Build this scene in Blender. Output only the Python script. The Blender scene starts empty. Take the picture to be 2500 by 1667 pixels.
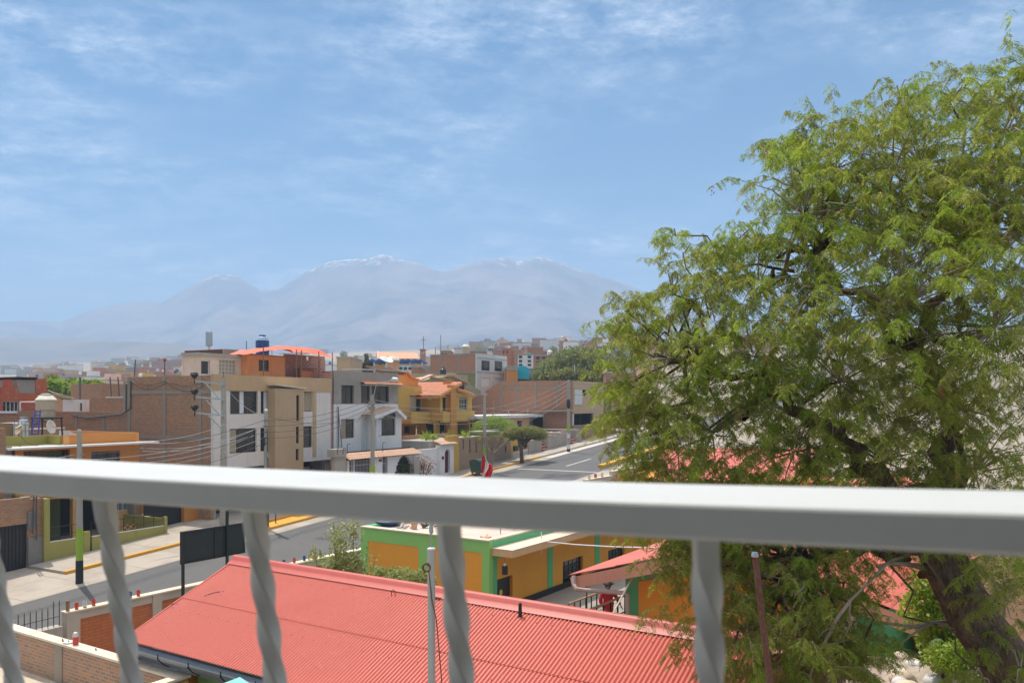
import bpy, math, random
import numpy as np
from math import radians, sin, cos, pi
from mathutils import Vector
random.seed(7); RNG = np.random.default_rng(7)
C = bpy.context.scene.collection
F, CU, HV, H = 2009.0, 1250.0, 983.0, 8.0        # focal length in photo pixels, centre column, eye line, eye height
ZS = {1:(0,800,3.92),2:(400,800,3.92),3:(780,800,3.92),4:(1050,800,3.92),5:(0,1180,3.22),6:(600,1180,3.22),
      7:(1200,1180,3.22),8:(1800,1180,3.22),'D':(0,880,6.533),'E':(900,820,7.84),'F':(1200,820,5.88),
      'G':(1350,980,7.84),'H':(1380,1300,7.127),'J1':(0,1360,5.107),'J2':(0,1180,5.107),'J3':(2050,1330,4.653),
      'J4':(1700,1330,4.653),'J5':(850,1260,5.227),'N':(0,0,1),'J7':(1450,700,3.267),'J6':(1800,400,2.613),'A':(1400,100,1.4255)}
def Z(k, x, y): o = ZS[k]; return (o[0]+x/o[2], o[1]+y/o[2])
def atY(u, v, Y): return Vector(((u-CU)/F*Y, Y, H-(v-HV)/F*Y))
class Fr:
    def __init__(s, deg): a = radians(deg); s.t = (sin(a), cos(a)); s.m = (-cos(a), sin(a)); s.a = a
    def p(s, S, n, z): return Vector((S*s.t[0]+n*s.m[0], S*s.t[1]+n*s.m[1], z))
    def inv(s, x, y): return (x*s.t[0]+y*s.t[1], x*s.m[0]+y*s.m[1])
    def onN(s, u, v, N):
        dx = (u-CU)/F; Y = N/(s.m[1]+s.m[0]*dx); return (Y*(s.t[0]*dx+s.t[1]), H-(v-HV)/F*Y)
    def onS(s, u, v, S):
        dx = (u-CU)/F; Y = S/(s.t[1]+s.t[0]*dx); return (Y*(s.m[0]*dx+s.m[1]), H-(v-HV)/F*Y)
    def rN(s, N, k, x0, y0, x1, y1):
        u0, v0 = Z(k, x0, y0); u1, v1 = Z(k, x1, y1); um = (u0+u1)/2
        return (s.onN(u0, v0, N)[0], s.onN(u1, v0, N)[0], s.onN(um, v1, N)[1], s.onN(um, v0, N)[1])
    def rS(s, S, k, x0, y0, x1, y1):
        u0, v0 = Z(k, x0, y0); u1, v1 = Z(k, x1, y1); um = (u0+u1)/2
        return (s.onS(u1, v0, S)[0], s.onS(u0, v0, S)[0], s.onS(um, v1, S)[1], s.onS(um, v0, S)[1])
RD = Fr(29.2); SC = Fr(33.0)
def gz(x, y):
    s = RD.inv(x, y)[0]
    if s <= 8: return -1.496
    return -2.0+.063*s if s < 130 else 6.19+.1*(s-130) if s < 700 else 63.19+.045*(s-700)
def gR(s): return -2.0+.063*s
# ---------------------------------------------------------------- mesh builder
class MB:
    def __init__(s): s.v = []; s.f = []; s.mi = []; s.cur = 0
    def vert(s, *ps): i = len(s.v); s.v += [tuple(p) for p in ps]; return i
    def face(s, *ids): s.f.append(tuple(ids)); s.mi.append(s.cur)
    def quad(s, *ps): i = s.vert(*ps); s.face(*range(i, i+len(ps)))
    def hexa(s, c):
        i = s.vert(*c)
        for q in ((3,2,1,0),(4,5,6,7),(0,1,5,4),(1,2,6,5),(2,3,7,6),(3,0,4,7)): s.face(*[i+k for k in q])
    def box(s, x0, x1, y0, y1, z0, z1, fr=None):
        P = (lambda a, b, c: fr.p(a, b, c)) if fr else (lambda a, b, c: Vector((a, b, c)))
        if x1 < x0: x0, x1 = x1, x0
        if y1 < y0: y0, y1 = y1, y0
        if z1 < z0: z0, z1 = z1, z0
        c = [P(x0,y0,z0),P(x1,y0,z0),P(x1,y1,z0),P(x0,y1,z0),P(x0,y0,z1),P(x1,y0,z1),P(x1,y1,z1),P(x0,y1,z1)]
        s.hexa(c)
        if fr: pass
        return s
    def bar(s, a, b, w, h=None, up=(0,0,1)):
        a = Vector(a); b = Vector(b); d = (b-a).normalized(); h = h or w
        u = Vector(up)
        if abs(d.dot(u)) > .95: u = Vector((1,0,0))
        r = d.cross(u).normalized()*w/2; q = r.cross(d).normalized()*h/2
        s.hexa([a-r-q, a+r-q, a+r+q, a-r+q, b-r-q, b+r-q, b+r+q, b-r+q]); return s
    def tube(s, pts, rad, seg=8, cap=True):
        pts = [Vector(p) for p in pts]; n = len(pts)
        rad = rad if hasattr(rad, '__len__') else [rad]*n
        ref = None; rings = []
        for i, p in enumerate(pts):
            d = (pts[min(i+1, n-1)]-pts[max(i-1, 0)]).normalized()
            if ref is None or abs(d.dot(ref)) > .98: ref = Vector((0,0,1)) if abs(d.z) < .9 else Vector((1,0,0))
            r = d.cross(ref).normalized(); q = r.cross(d).normalized(); ref = q
            rings.append(s.vert(*[p+(r*cos(2*pi*k/seg)+q*sin(2*pi*k/seg))*rad[i] for k in range(seg)]))
        for i in range(n-1):
            for k in range(seg):
                k2 = (k+1) % seg; s.face(rings[i]+k, rings[i]+k2, rings[i+1]+k2, rings[i+1]+k)
        if cap: s.face(*[rings[0]+k for k in reversed(range(seg))]); s.face(*[rings[-1]+k for k in range(seg)])
        return s
    def lathe(s, c, prof, seg=16):
        c = Vector(c); rings = [s.vert(*[c+Vector((r*cos(2*pi*k/seg), r*sin(2*pi*k/seg), z)) for k in range(seg)]) for r, z in prof]
        for i in range(len(prof)-1):
            for k in range(seg):
                k2 = (k+1) % seg; s.face(rings[i]+k, rings[i]+k2, rings[i+1]+k2, rings[i+1]+k)
        s.face(*[rings[0]+k for k in reversed(range(seg))]); s.face(*[rings[-1]+k for k in range(seg)]); return s
    def prism(s, poly, d):
        d = Vector(d); n = len(poly); i = s.vert(*poly); j = s.vert(*[Vector(p)+d for p in poly])
        s.face(*[i+k for k in reversed(range(n))]); s.face(*[j+k for k in range(n)])
        for k in range(n): k2 = (k+1) % n; s.face(i+k, i+k2, j+k2, j+k)
        return s
    def sph(s, c, r, seg=8, rg=5, sq=1.0):
        return s.lathe((c[0],c[1],c[2]), [(max(.001, r*sin(pi*k/rg)), -r*cos(pi*k/rg)*sq) for k in range(rg+1)], seg)
    def corr(s, O, E, W, pitch, amp, seg=6, rows=1, step=0.0, thick=.02, tile=False):
        """profiled roof sheet: O lower corner, E along the eave, W up the slope"""
        O = Vector(O); E = Vector(E); W = Vector(W); L = E.length; e = E/L; up = e.cross(W).normalized()
        if up.z < 0: up = -up
        n = max(2, int(L/pitch*seg))
        for r in range(rows):
            w0 = W*(r/rows)-W.normalized()*(.04 if r else 0); w1 = W*((r+1)/rows)
            a, b, c = [], [], []
            for i in range(n+1):
                x = L*i/n; ph = (x/pitch) % 1.0
                h = amp*abs(sin(pi*ph))**.8 if tile else amp*(.5+.5*cos(2*pi*ph))
                a.append(O+e*x+w0+up*(h+step)); b.append(O+e*x+w1+up*h); c.append(O+e*x+w0+up*(h+step-thick))
            ia = s.vert(*a); ib = s.vert(*b); ic = s.vert(*c)
            for i in range(n): s.face(ia+i, ia+i+1, ib+i+1, ib+i); s.face(ic+i, ic+i+1, ia+i+1, ia+i)
        return s
def wall(mb, fr, ax, P, a0, a1, z0, z1, holes=(), th=.2, top=None):
    """wall on plane n=P (ax 'N') or s=P (ax 'S') from a0 to a1, holes = [(a0,a1,z0,z1)]"""
    ed = sorted({a0, a1} | {min(max(x, a0), a1) for h in holes for x in h[:2]})
    for i in range(len(ed)-1):
        l, r = ed[i], ed[i+1]
        if r-l < 1e-4: continue
        m = (l+r)/2; hs = sorted([(h[2], h[3]) for h in holes if h[0] <= m <= h[1]]); z = z0
        for b, t in hs+[(z1, z1)]:
            b = min(max(b, z), z1)
            if b-z > 1e-3:
                if ax == 'N': mb.box(l, r, P, P+th, z, b, fr)
                else: mb.box(P, P+th, l, r, z, b, fr)
            z = max(z, t)
    return mb
# ---------------------------------------------------------------- objects
ORG = {}
def _mesh(name, mb, mats, org):
    me = bpy.data.meshes.new(name)
    v = [(a-org[0], b-org[1], c-org[2]) for a, b, c in mb.v]
    me.from_pydata(v, [], mb.f); me.update()
    mats = mats if isinstance(mats, (list, tuple)) else [mats]
    for m in mats: me.materials.append(m)
    me.polygons.foreach_set('material_index', mb.mi)
    if len(mb.f) < 60000:
        uv = me.uv_layers.new(name='UVMap').data; V = mb.v; li = 0
        for p in me.polygons:
            n = p.normal
            hx, hy = -n.y, n.x; l = math.hypot(hx, hy)
            if l < .05: hx, hy, w = 1, 0, (0, 1, 0)
            else:
                hx /= l; hy /= l; w = (n.y*0-n.z*hy, n.z*hx, n.x*hy-n.y*hx)
            for k in p.vertices:
                a, b, c = V[k]; uv[li].uv = (a*hx+b*hy, a*w[0]+b*w[1]+c*w[2]); li += 1
    return me
def thing(name, label, cat, loc, group=None):
    o = bpy.data.objects.new(name, None); C.objects.link(o); o.empty_display_size = .2
    o.location = loc; ORG[o.name] = tuple(loc); o['label'] = label; o['category'] = cat
    if group: o['group'] = group
    return o
def part(name, mb, mats, parent, label=None, smooth=False):
    org = ORG[parent.name]; me = _mesh(name, mb, mats, org)
    o = bpy.data.objects.new(name, me); C.objects.link(o); o.parent = parent; ORG[o.name] = org
    if label: o['label'] = label
    if smooth: me.polygons.foreach_set('use_smooth', [True]*len(me.polygons))
    return o
def single(name, mb, mats, label=None, cat=None, group=None, kind=None, smooth=False, loc=None):
    if loc is None:
        a = np.array(mb.v); loc = (float((a[:,0].min()+a[:,0].max())/2), float((a[:,1].min()+a[:,1].max())/2), float(a[:,2].min()))
        if kind == 'structure': loc = (0,0,0)
    me = _mesh(name, mb, mats, loc); o = bpy.data.objects.new(name, me); C.objects.link(o); o.location = loc
    ORG[o.name] = tuple(loc)
    if label: o['label'] = label
    if cat: o['category'] = cat
    if group: o['group'] = group
    if kind: o['kind'] = kind
    if smooth: me.polygons.foreach_set('use_smooth', [True]*len(me.polygons))
    return o
def dup(root, loc, rz=0, label=None, scale=None):
    r = root.copy(); C.objects.link(r); r.location = loc; r.rotation_euler = (0,0,rz)
    if scale: r.scale = (scale,)*3 if not hasattr(scale, '__len__') else scale
    if label: r['label'] = label
    for ch in list(root.children):
        c = ch.copy(); C.objects.link(c); c.parent = r
        for g in ch.children: d = g.copy(); C.objects.link(d); d.parent = c
    return r
# ---------------------------------------------------------------- materials
def _nt(name):
    m = bpy.data.materials.new(name); m.use_nodes = True; nt = m.node_tree
    return m, nt, nt.nodes['Principled BSDF']
def N(nt, t, **kw):
    n = nt.nodes.new(t)
    for k, v in kw.items():
        if k in n.inputs: n.inputs[k].default_value = v
        else: setattr(n, k, v)
    return n
def mixc(nt, fac, a, b, mode='MIX'):
    n = nt.nodes.new('ShaderNodeMix'); n.data_type = 'RGBA'; n.blend_type = mode
    for i, x in ((0, fac), (6, a), (7, b)):
        if hasattr(x, 'is_linked') or hasattr(x, 'links'): nt.links.new(x, n.inputs[i])
        else: n.inputs[i].default_value = x if i == 0 else (*x[:3], 1)
    return n.outputs[2]
def ramp(nt, src, p0, p1):
    n = nt.nodes.new('ShaderNodeMapRange'); n.inputs['From Min'].default_value = p0; n.inputs['From Max'].default_value = p1
    nt.links.new(src, n.inputs['Value']); return n.outputs['Result']
def uvn(nt): n = nt.nodes.new('ShaderNodeTexCoord'); return n.outputs['UV'], n.outputs['Object']
def noise(nt, vec, sc, det=4, rough=.6, sx=1, sy=1, sz=1):
    if (sx, sy, sz) != (1,1,1):
        mp = nt.nodes.new('ShaderNodeMapping'); mp.inputs['Scale'].default_value = (sx, sy, sz); nt.links.new(vec, mp.inputs[0]); vec = mp.outputs[0]
    n = N(nt, 'ShaderNodeTexNoise', Scale=sc, Detail=det, Roughness=rough); nt.links.new(vec, n.inputs['Vector']); return n.outputs['Fac']
def bump(nt, b, h, strength, dist=.02):
    n = N(nt, 'ShaderNodeBump', Strength=strength, Distance=dist); nt.links.new(h, n.inputs['Height']); nt.links.new(n.outputs[0], b.inputs['Normal'])
def paint(name, col, rough=.7, var=.12, dirt=None, dirt_amt=.35, bs=.15, streak=True, metal=0):
    """weathered plaster or paint"""
    m, nt, b = _nt(name); uv, ob = uvn(nt)
    big = noise(nt, uv, .7, 5, .65); fine = noise(nt, uv, 14, 3)
    d = dirt or tuple(c*.55+.04 for c in col)
    c1 = mixc(nt, ramp(nt, big, .3, .75), tuple(min(1, c*(1+var)) for c in col), tuple(c*(1-var) for c in col))
    if streak:
        st = noise(nt, uv, 1.0, 4, .6, 3.0, .35, 1); c1 = mixc(nt, ramp(nt, st, .58, .9), c1, d)
    sp = noise(nt, uv, 2.2, 6, .7); mr = ramp(nt, sp, .56, .72)
    mul = nt.nodes.new('ShaderNodeMath'); mul.operation = 'MULTIPLY'; nt.links.new(mr, mul.inputs[0]); mul.inputs[1].default_value = dirt_amt
    c2 = mixc(nt, mul.outputs[0], c1, d)
    nt.links.new(c2, b.inputs['Base Color']); b.inputs['Roughness'].default_value = rough; b.inputs['Metallic'].default_value = metal
    if bs: bump(nt, b, fine, bs, .01)
    return m
def brick(name, c1, c2, mortar, w=.25, h=.1, ms=.012, dirt=(.16,.13,.11), dirt_amt=.6, rough=.9):
    m, nt, b = _nt(name); uv, ob = uvn(nt)
    t = N(nt, 'ShaderNodeTexBrick', Scale=1.0); t.inputs['Brick Width'].default_value = w; t.inputs['Row Height'].default_value = h
    t.inputs['Mortar Size'].default_value = ms; t.inputs['Bias'].default_value = 0
    t.inputs['Color1'].default_value = (*c1,1); t.inputs['Color2'].default_value = (*c2,1); t.inputs['Mortar'].default_value = (*mortar,1)
    nt.links.new(uv, t.inputs['Vector'])
    big = noise(nt, uv, .8, 6, .7); c = mixc(nt, ramp(nt, big, .42, .72), t.outputs['Color'], dirt)
    mx = mixc(nt, dirt_amt, t.outputs['Color'], c)
    sm = noise(nt, uv, 4.5, 5, .7); mx = mixc(nt, ramp(nt, sm, .5, .95), mx, mortar)
    nt.links.new(mx, b.inputs['Base Color']); b.inputs['Roughness'].default_value = rough; b.inputs['Specular IOR Level'].default_value = .2
    bump(nt, b, t.outputs['Fac'], -.5, .01); return m
def flat(name, col, rough=.6, metal=0, spec=.5):
    m, nt, b = _nt(name); uv, ob = uvn(nt); f = noise(nt, ob, 6, 3)
    c = mixc(nt, f, tuple(x*.85 for x in col), tuple(min(1, x*1.15) for x in col)); nt.links.new(c, b.inputs['Base Color'])
    b.inputs['Roughness'].default_value = rough; b.inputs['Metallic'].default_value = metal; b.inputs['Specular IOR Level'].default_value = spec; return m
def leafm(name, ca, cb, cc, trans=.45, nscale=.6):
    m, nt, b = _nt(name); g = nt.nodes.new('ShaderNodeNewGeometry'); uv, ob = uvn(nt)
    n1 = noise(nt, ob, nscale, 3); a = mixc(nt, ramp(nt, n1, .35, .65), ca, cb)
    w = N(nt, 'ShaderNodeMath', operation='POWER'); nt.links.new(g.outputs['Random Per Island'], w.inputs[0]); w.inputs[1].default_value = 2.0
    col = mixc(nt, w.outputs[0], a, cc)
    nt.links.new(col, b.inputs['Base Color']); b.inputs['Roughness'].default_value = .45; b.inputs['Specular IOR Level'].default_value = .35
    tr = nt.nodes.new('ShaderNodeBsdfTranslucent'); nt.links.new(mixc(nt, .4, col, (.36,.44,.05)), tr.inputs['Color'])
    ms = nt.nodes.new('ShaderNodeMixShader'); ms.inputs[0].default_value = trans
    nt.links.new(b.outputs[0], ms.inputs[1]); nt.links.new(tr.outputs[0], ms.inputs[2])
    nt.links.new(ms.outputs[0], nt.nodes['Material Output'].inputs['Surface']); return m
M = {}
M['concb'] = paint('grey_brown_concrete', (.31,.25,.195), dirt_amt=.4)
M['white'] = paint('white_plaster', (.79,.735,.70), dirt=(.42,.38,.34), dirt_amt=.3, var=.04)
M['whitec'] = paint('white_concrete', (.62,.61,.59), dirt=(.35,.33,.3), dirt_amt=.4, var=.06)
M['beige'] = paint('beige_render', (.56,.36,.19), dirt=(.25,.27,.30), dirt_amt=.7, var=.08)
M['tower'] = paint('tan_render', (.50,.34,.20), dirt_amt=.25, var=.07)
M['grey'] = paint('raw_cement_render', (.33,.285,.24), dirt=(.18,.16,.145), dirt_amt=.7, var=.16)
M['conc'] = paint('concrete', (.40,.36,.31), dirt=(.22,.2,.18), dirt_amt=.5, var=.12)
M['conc_d'] = paint('dark_concrete', (.22,.2,.18), dirt_amt=.5)
M['cream'] = paint('cream_paint', (.70,.58,.44), dirt_amt=.25, var=.05)
M['orange'] = paint('orange_paint', (.62,.24,.05), dirt_amt=.2, var=.06)
M['sorange'] = paint('school_orange', (.86,.36,.035), dirt_amt=.12, var=.05, streak=False)
M['sgreen'] = paint('school_green', (.29,.58,.15), dirt_amt=.12, var=.05, streak=False)
M['sgreen2'] = paint('school_teal_green', (.12,.50,.22), dirt_amt=.12, var=.06, streak=False)
M['olive'] = paint('olive_paint', (.34,.30,.075), dirt_amt=.2, var=.06)
M['ochre'] = paint('ochre_paint', (.62,.36,.07), dirt=(.4,.23,.06), dirt_amt=.3, var=.06)
M['ochre2'] = paint('deep_ochre_paint', (.60,.25,.045), dirt_amt=.2, var=.06)
M['terra'] = paint('terracotta_paint', (.52,.17,.07), dirt_amt=.3)
M['redpaint'] = paint('red_orange_paint', (.50,.12,.05), dirt=(.5,.45,.42), dirt_amt=.6)
M['salmon'] = paint('salmon_plaster', (.62,.36,.22), dirt_amt=.3)
M['khaki'] = paint('khaki_plaster', (.44,.36,.20), dirt_amt=.3, var=.06)
M['moss'] = paint('moss_plaster', (.22,.21,.06), dirt_amt=.4)
M['brickA'] = brick('old_brick', (.50,.22,.11), (.34,.15,.08), (.40,.30,.21), dirt=(.27,.20,.14))
M['brickB'] = brick('warm_brick', (.54,.22,.11), (.40,.155,.08), (.40,.28,.20), dirt=(.29,.20,.14), dirt_amt=.5)
M['brickR'] = brick('red_brick', (.45,.13,.06), (.33,.09,.045), (.60,.50,.42), w=.26, h=.16, ms=.02, dirt_amt=.2)
M['brickN'] = brick('near_rough_brick', (.58,.24,.11), (.30,.17,.12), (.42,.34,.26), w=.2, h=.075, ms=.014, dirt=(.28,.21,.16), dirt_amt=.55)
M['block'] = brick('terracotta_block', (.56,.19,.075), (.50,.165,.07), (.31,.10,.05), w=.42, h=.105, ms=.006, dirt=(.40,.14,.07), dirt_amt=.3)
M['glass'] = flat('dark_window_glass', (.018,.02,.024), .06, spec=.6)
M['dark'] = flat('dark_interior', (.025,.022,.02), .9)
M['black'] = flat('black_steel', (.018,.018,.02), .5)
M['steel'] = flat('galvanised_steel', (.45,.46,.48), .35, .7)
M['gutter'] = flat('grey_gutter_sheet', (.20,.215,.235), .5, .2)
M['wfr'] = flat('white_frame_paint', (.75,.75,.75), .5)
M['bfr'] = flat('brown_frame_wood', (.15,.075,.04), .6)
M['curt'] = flat('beige_curtain', (.42,.33,.22), .9)
M['curtw'] = flat('white_curtain', (.75,.74,.76), .9)
M['tile'] = paint('clay_roof_tile', (.60,.24,.13), dirt=(.55,.40,.30), dirt_amt=.4, var=.15, streak=False)
M['tile2'] = paint('weathered_clay_tile', (.55,.33,.22), dirt=(.6,.52,.42), dirt_amt=.6, var=.2, streak=False)
M['wood'] = flat('weathered_wood', (.28,.17,.09), .8)
M['pole'] = paint('pole_concrete', (.40,.36,.30), dirt_amt=.3)
M['wire'] = flat('cable_sheath', (.09,.09,.095), .5)
M['wirel'] = flat('bare_conductor', (.42,.42,.42), .4, .4)
M['yellow'] = paint('kerb_yellow', (.66,.33,.03), dirt=(.35,.25,.15), dirt_amt=.7)
M['lime'] = paint('lime_paint', (.32,.46,.04), dirt_amt=.3)
M['blackp'] = paint('black_paint', (.02,.02,.022), dirt=(.08,.08,.08), dirt_amt=.4)
M['tankc'] = flat('beige_tank_plastic', (.48,.38,.26), .5)
M['tankw'] = flat('cream_tank_lid', (.78,.70,.58), .5)
M['tankb'] = flat('blue_tank_plastic', (.02,.07,.26), .4)
M['tankk'] = flat('black_tank_plastic', (.02,.025,.03), .4)
M['bin'] = flat('dark_green_plastic', (.03,.07,.05), .5)
M['red'] = flat('red_cloth', (.55,.012,.02), .85)
M['whitecl'] = flat('white_cloth', (.78,.74,.70), .85)
def barkm(name, a, c_, d_, k=1):
    m, nt, b = _nt(name); uv, ob = uvn(nt); n1 = noise(nt, ob, 3*k, 8, .75, 1, 1, .3); n2 = noise(nt, ob, 14*k, 6, .7, 1, 1, .35)
    c = mixc(nt, ramp(nt, n1, .35, .65), a, c_); c = mixc(nt, ramp(nt, n2, .45, .7), c, d_); nt.links.new(c, b.inputs['Base Color']); b.inputs['Roughness'].default_value = .95; b.inputs['Specular IOR Level'].default_value = .1
    bump(nt, b, n2, 1.0, .06); return m
M['bark'] = barkm('bark', (.16,.095,.06), (.26,.19,.14), (.06,.04,.03))
M['barkl'] = paint('pale_bark', (.30,.22,.17), dirt=(.16,.12,.1), dirt_amt=.6, var=.2, bs=.5)
M['skin'] = flat('skin', (.36,.19,.12), .6)
M['hair'] = flat('dark_hair', (.02,.015,.012), .6)
M['navy'] = flat('navy_cloth', (.02,.025,.05), .85)
M['cyan'] = flat('cyan_cloth', (.05,.42,.52), .8)
M['rust'] = barkm('rusty_steel', (.27,.085,.04), (.33,.13,.07), (.24,.23,.24), 4)
M['plred'] = flat('red_plastic', (.62,.06,.03), .4)
M['plblue'] = flat('blue_plastic', (.03,.08,.20), .4)
M['plclear'] = flat('pale_plastic', (.60,.60,.60), .3)
M['plwhite'] = flat('white_plastic', (.75,.72,.68), .45)
M['blueroof'] = flat('blue_awning', (.03,.12,.36), .6)
M['cyanp'] = flat('cyan_paint', (.02,.42,.52), .5)
M['tarp'] = flat('orange_tarpaulin', (.78,.11,.03), .6)
M['railw'] = None
# ================================================================ world, sun, camera
sc = bpy.context.scene
SUN = Vector((-.26, .36, .90)).normalized()
el = math.asin(SUN.z); az = math.atan2(SUN.x, SUN.y)
w = bpy.data.worlds.new("World"); sc.world = w; w.use_nodes = True; nt = w.node_tree
bg = nt.nodes['Background']; sky = nt.nodes.new('ShaderNodeTexSky'); sky.sky_type = 'NISHITA'; sky.sun_disc = False
sky.sun_elevation = el; sky.sun_rotation = az; sky.altitude = 2300; sky.air_density = 1.0; sky.dust_density = .3; sky.ozone_density = 1.4
tc = nt.nodes.new('ShaderNodeTexCoord')
# thin high cloud: stretched noise over the direction projected on a plane overhead
sep = nt.nodes.new('ShaderNodeSeparateXYZ'); nt.links.new(tc.outputs['Generated'], sep.inputs[0])
zz = N(nt, 'ShaderNodeMath', operation='MAXIMUM'); nt.links.new(sep.outputs['Z'], zz.inputs[0]); zz.inputs[1].default_value = .03
zp = N(nt, 'ShaderNodeMath', operation='ADD'); nt.links.new(zz.outputs[0], zp.inputs[0]); zp.inputs[1].default_value = .12
def dv(o):
    n = N(nt, 'ShaderNodeMath', operation='DIVIDE'); nt.links.new(o, n.inputs[0]); nt.links.new(zp.outputs[0], n.inputs[1]); return n.outputs[0]
cb = nt.nodes.new('ShaderNodeCombineXYZ'); nt.links.new(dv(sep.outputs['X']), cb.inputs[0]); nt.links.new(dv(sep.outputs['Y']), cb.inputs[1])
mp = nt.nodes.new('ShaderNodeMapping'); mp.inputs['Rotation'].default_value = (0,0,radians(-24)); mp.inputs['Scale'].default_value = (1.0,1.2,1); mp.inputs['Location'].default_value = (3.4,.7,0)
nt.links.new(cb.outputs[0], mp.inputs[0])
big = noise(nt, mp.outputs[0], 1.1, 3, .5); cl = noise(nt, mp.outputs[0], 4.6, 9, .66); fib = noise(nt, mp.outputs[0], 16, 6, .7)
a1 = N(nt, 'ShaderNodeMath', operation='MULTIPLY'); nt.links.new(ramp(nt, big, .38, .66), a1.inputs[0]); nt.links.new(ramp(nt, cl, .40, .72), a1.inputs[1])
a2 = N(nt, 'ShaderNodeMath', operation='MULTIPLY'); nt.links.new(a1.outputs[0], a2.inputs[0]); nt.links.new(ramp(nt, fib, .25, .72), a2.inputs[1])
a3 = N(nt, 'ShaderNodeMath', operation='MULTIPLY'); nt.links.new(a2.outputs[0], a3.inputs[0]); a3.inputs[1].default_value = 1.0
hs = N(nt, 'ShaderNodeHueSaturation', Hue=.49, Saturation=2.9, Value=.62); nt.links.new(sky.outputs[0], hs.inputs['Color'])
col = mixc(nt, a3.outputs[0], hs.outputs[0], (8.0,8.3,8.8))
# unseen bright veil added overhead as neutral fill for the shaded walls
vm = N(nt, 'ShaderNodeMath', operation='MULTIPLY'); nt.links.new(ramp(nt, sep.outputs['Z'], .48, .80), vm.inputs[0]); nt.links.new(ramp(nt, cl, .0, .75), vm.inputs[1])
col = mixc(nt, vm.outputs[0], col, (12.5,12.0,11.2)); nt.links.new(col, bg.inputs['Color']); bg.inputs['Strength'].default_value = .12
sl = bpy.data.lights.new('sun', 'SUN'); sl.energy = 3.6; sl.angle = radians(.53); sl.color = (1,.92,.81)
so = bpy.data.objects.new('sun', sl); C.objects.link(so); so.rotation_euler = SUN.to_track_quat('Z', 'Y').to_euler(); so.location = (0,0,60)
cd = bpy.data.cameras.new('camera'); cam = bpy.data.objects.new('camera', cd); C.objects.link(cam); sc.camera = cam
cam.location = (0,0,H); cam.rotation_euler = (radians(90),0,0); cd.sensor_width = 36; cd.lens = F/2500*36; cd.shift_y = (HV-833.5)/2500
cd.clip_start = .05; cd.clip_end = 20000; cd.dof.use_dof = True; cd.dof.focus_distance = 55; cd.dof.aperture_fstop = 10
sc.view_settings.view_transform = 'Standard'; sc.view_settings.look = 'None'; sc.view_settings.exposure = .60; sc.view_settings.gamma = 1
sc.cycles.use_denoising = True; sc.cycles.max_bounces = 7; sc.cycles.diffuse_bounces = 3; sc.cycles.transparent_max_bounces = 8; sc.cycles.volume_bounces = 1
# ================================================================ ground
def groundm():
    m, nt, b = _nt('dry_ground'); uv, ob = uvn(nt)
    a = noise(nt, ob, .02, 6, .65); f = noise(nt, ob, .7, 5)
    c = mixc(nt, ramp(nt, a, .35, .65), (.34,.28,.22), (.22,.19,.15)); c = mixc(nt, ramp(nt, f, .4, .8), c, (.42,.36,.29))
    g = noise(nt, ob, .006, 5, .6); c = mixc(nt, ramp(nt, g, .50, .58), c, (.20,.175,.13))
    nt.links.new(c, b.inputs['Base Color']); b.inputs['Roughness'].default_value = .95; bump(nt, b, f, .4, .05); return m
M['ground'] = groundm()
mb = MB()
def gq(mb, fr, s0, s1, n0, n1, dz=0.0):
    ps = []
    for s, n in ((s0,n0),(s0,n1),(s1,n1),(s1,n0)): p = fr.p(s, n, 0); p.z = gz(p.x, p.y)+dz; ps.append(p)
    mb.quad(ps[0], ps[3], ps[2], ps[1])
gq(mb, RD, -60, 8, -400, 400); gq(mb, RD, 8, 130, -2600, 2600); gq(mb, RD, 130, 700, -2600, 2600); gq(mb, RD, 700, 2600, -2600, 2600)
single('ground', mb, M['ground'], kind='structure')
def aspm():
    m, nt, b = _nt('asphalt'); uv, ob = uvn(nt)
    a = noise(nt, ob, .25, 5, .7); f = noise(nt, ob, 30, 2)
    c = mixc(nt, ramp(nt, a, .3, .7), (.070,.070,.074), (.10,.098,.096)); c = mixc(nt, ramp(nt, f, .3, .7), c, (.115,.113,.11))
    st = noise(nt, ob, 1.6, 7, .8); c = mixc(nt, ramp(nt, st, .62, .70), c, (.05,.049,.048)); pz = noise(nt, ob, .12, 3, .5, 1, 1, 1); c = mixc(nt, ramp(nt, pz, .60, .63), c, (.055,.055,.057))
    nt.links.new(c, b.inputs['Base Color']); b.inputs['Roughness'].default_value = .85; bump(nt, b, f, .4, .005); return m
M['asph'] = aspm()
mb = MB(); gq(mb, RD, 8.5, 130, 27.8, 35.9, .012); gq(mb, RD, 130, 260, 27.8, 35.9, .012); single('road', mb, M['asph'], kind='structure')
def slabm():
    m, nt, b = _nt('worn_concrete_paving'); uv, ob = uvn(nt)
    mp = nt.nodes.new('ShaderNodeMapping'); mp.inputs['Rotation'].default_value = (0,0,radians(-60.8)); nt.links.new(ob, mp.inputs[0])
    t = N(nt, 'ShaderNodeTexBrick', Scale=1.0); t.inputs['Brick Width'].default_value = 3.0; t.inputs['Row Height'].default_value = 3.0; t.offset = 0
    t.inputs['Mortar Size'].default_value = .02; t.inputs['Color1'].default_value = (.43,.375,.31,1); t.inputs['Color2'].default_value = (.38,.33,.28,1); t.inputs['Mortar'].default_value = (.15,.13,.11,1)
    nt.links.new(mp.outputs[0], t.inputs['Vector'])
    a = noise(nt, ob, .5, 6, .7); c = mixc(nt, ramp(nt, a, .45, .8), t.outputs['Color'], (.26,.225,.19)); f = noise(nt, mp.outputs[0], 1.2, 5, .65, .3, 3, 1)
    c = mixc(nt, ramp(nt, f, .55, .75), c, (.30,.265,.225)); nt.links.new(c, b.inputs['Base Color']); b.inputs['Roughness'].default_value = .9; bump(nt, b, a, .3, .02); return m
M['slab'] = slabm()
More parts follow.
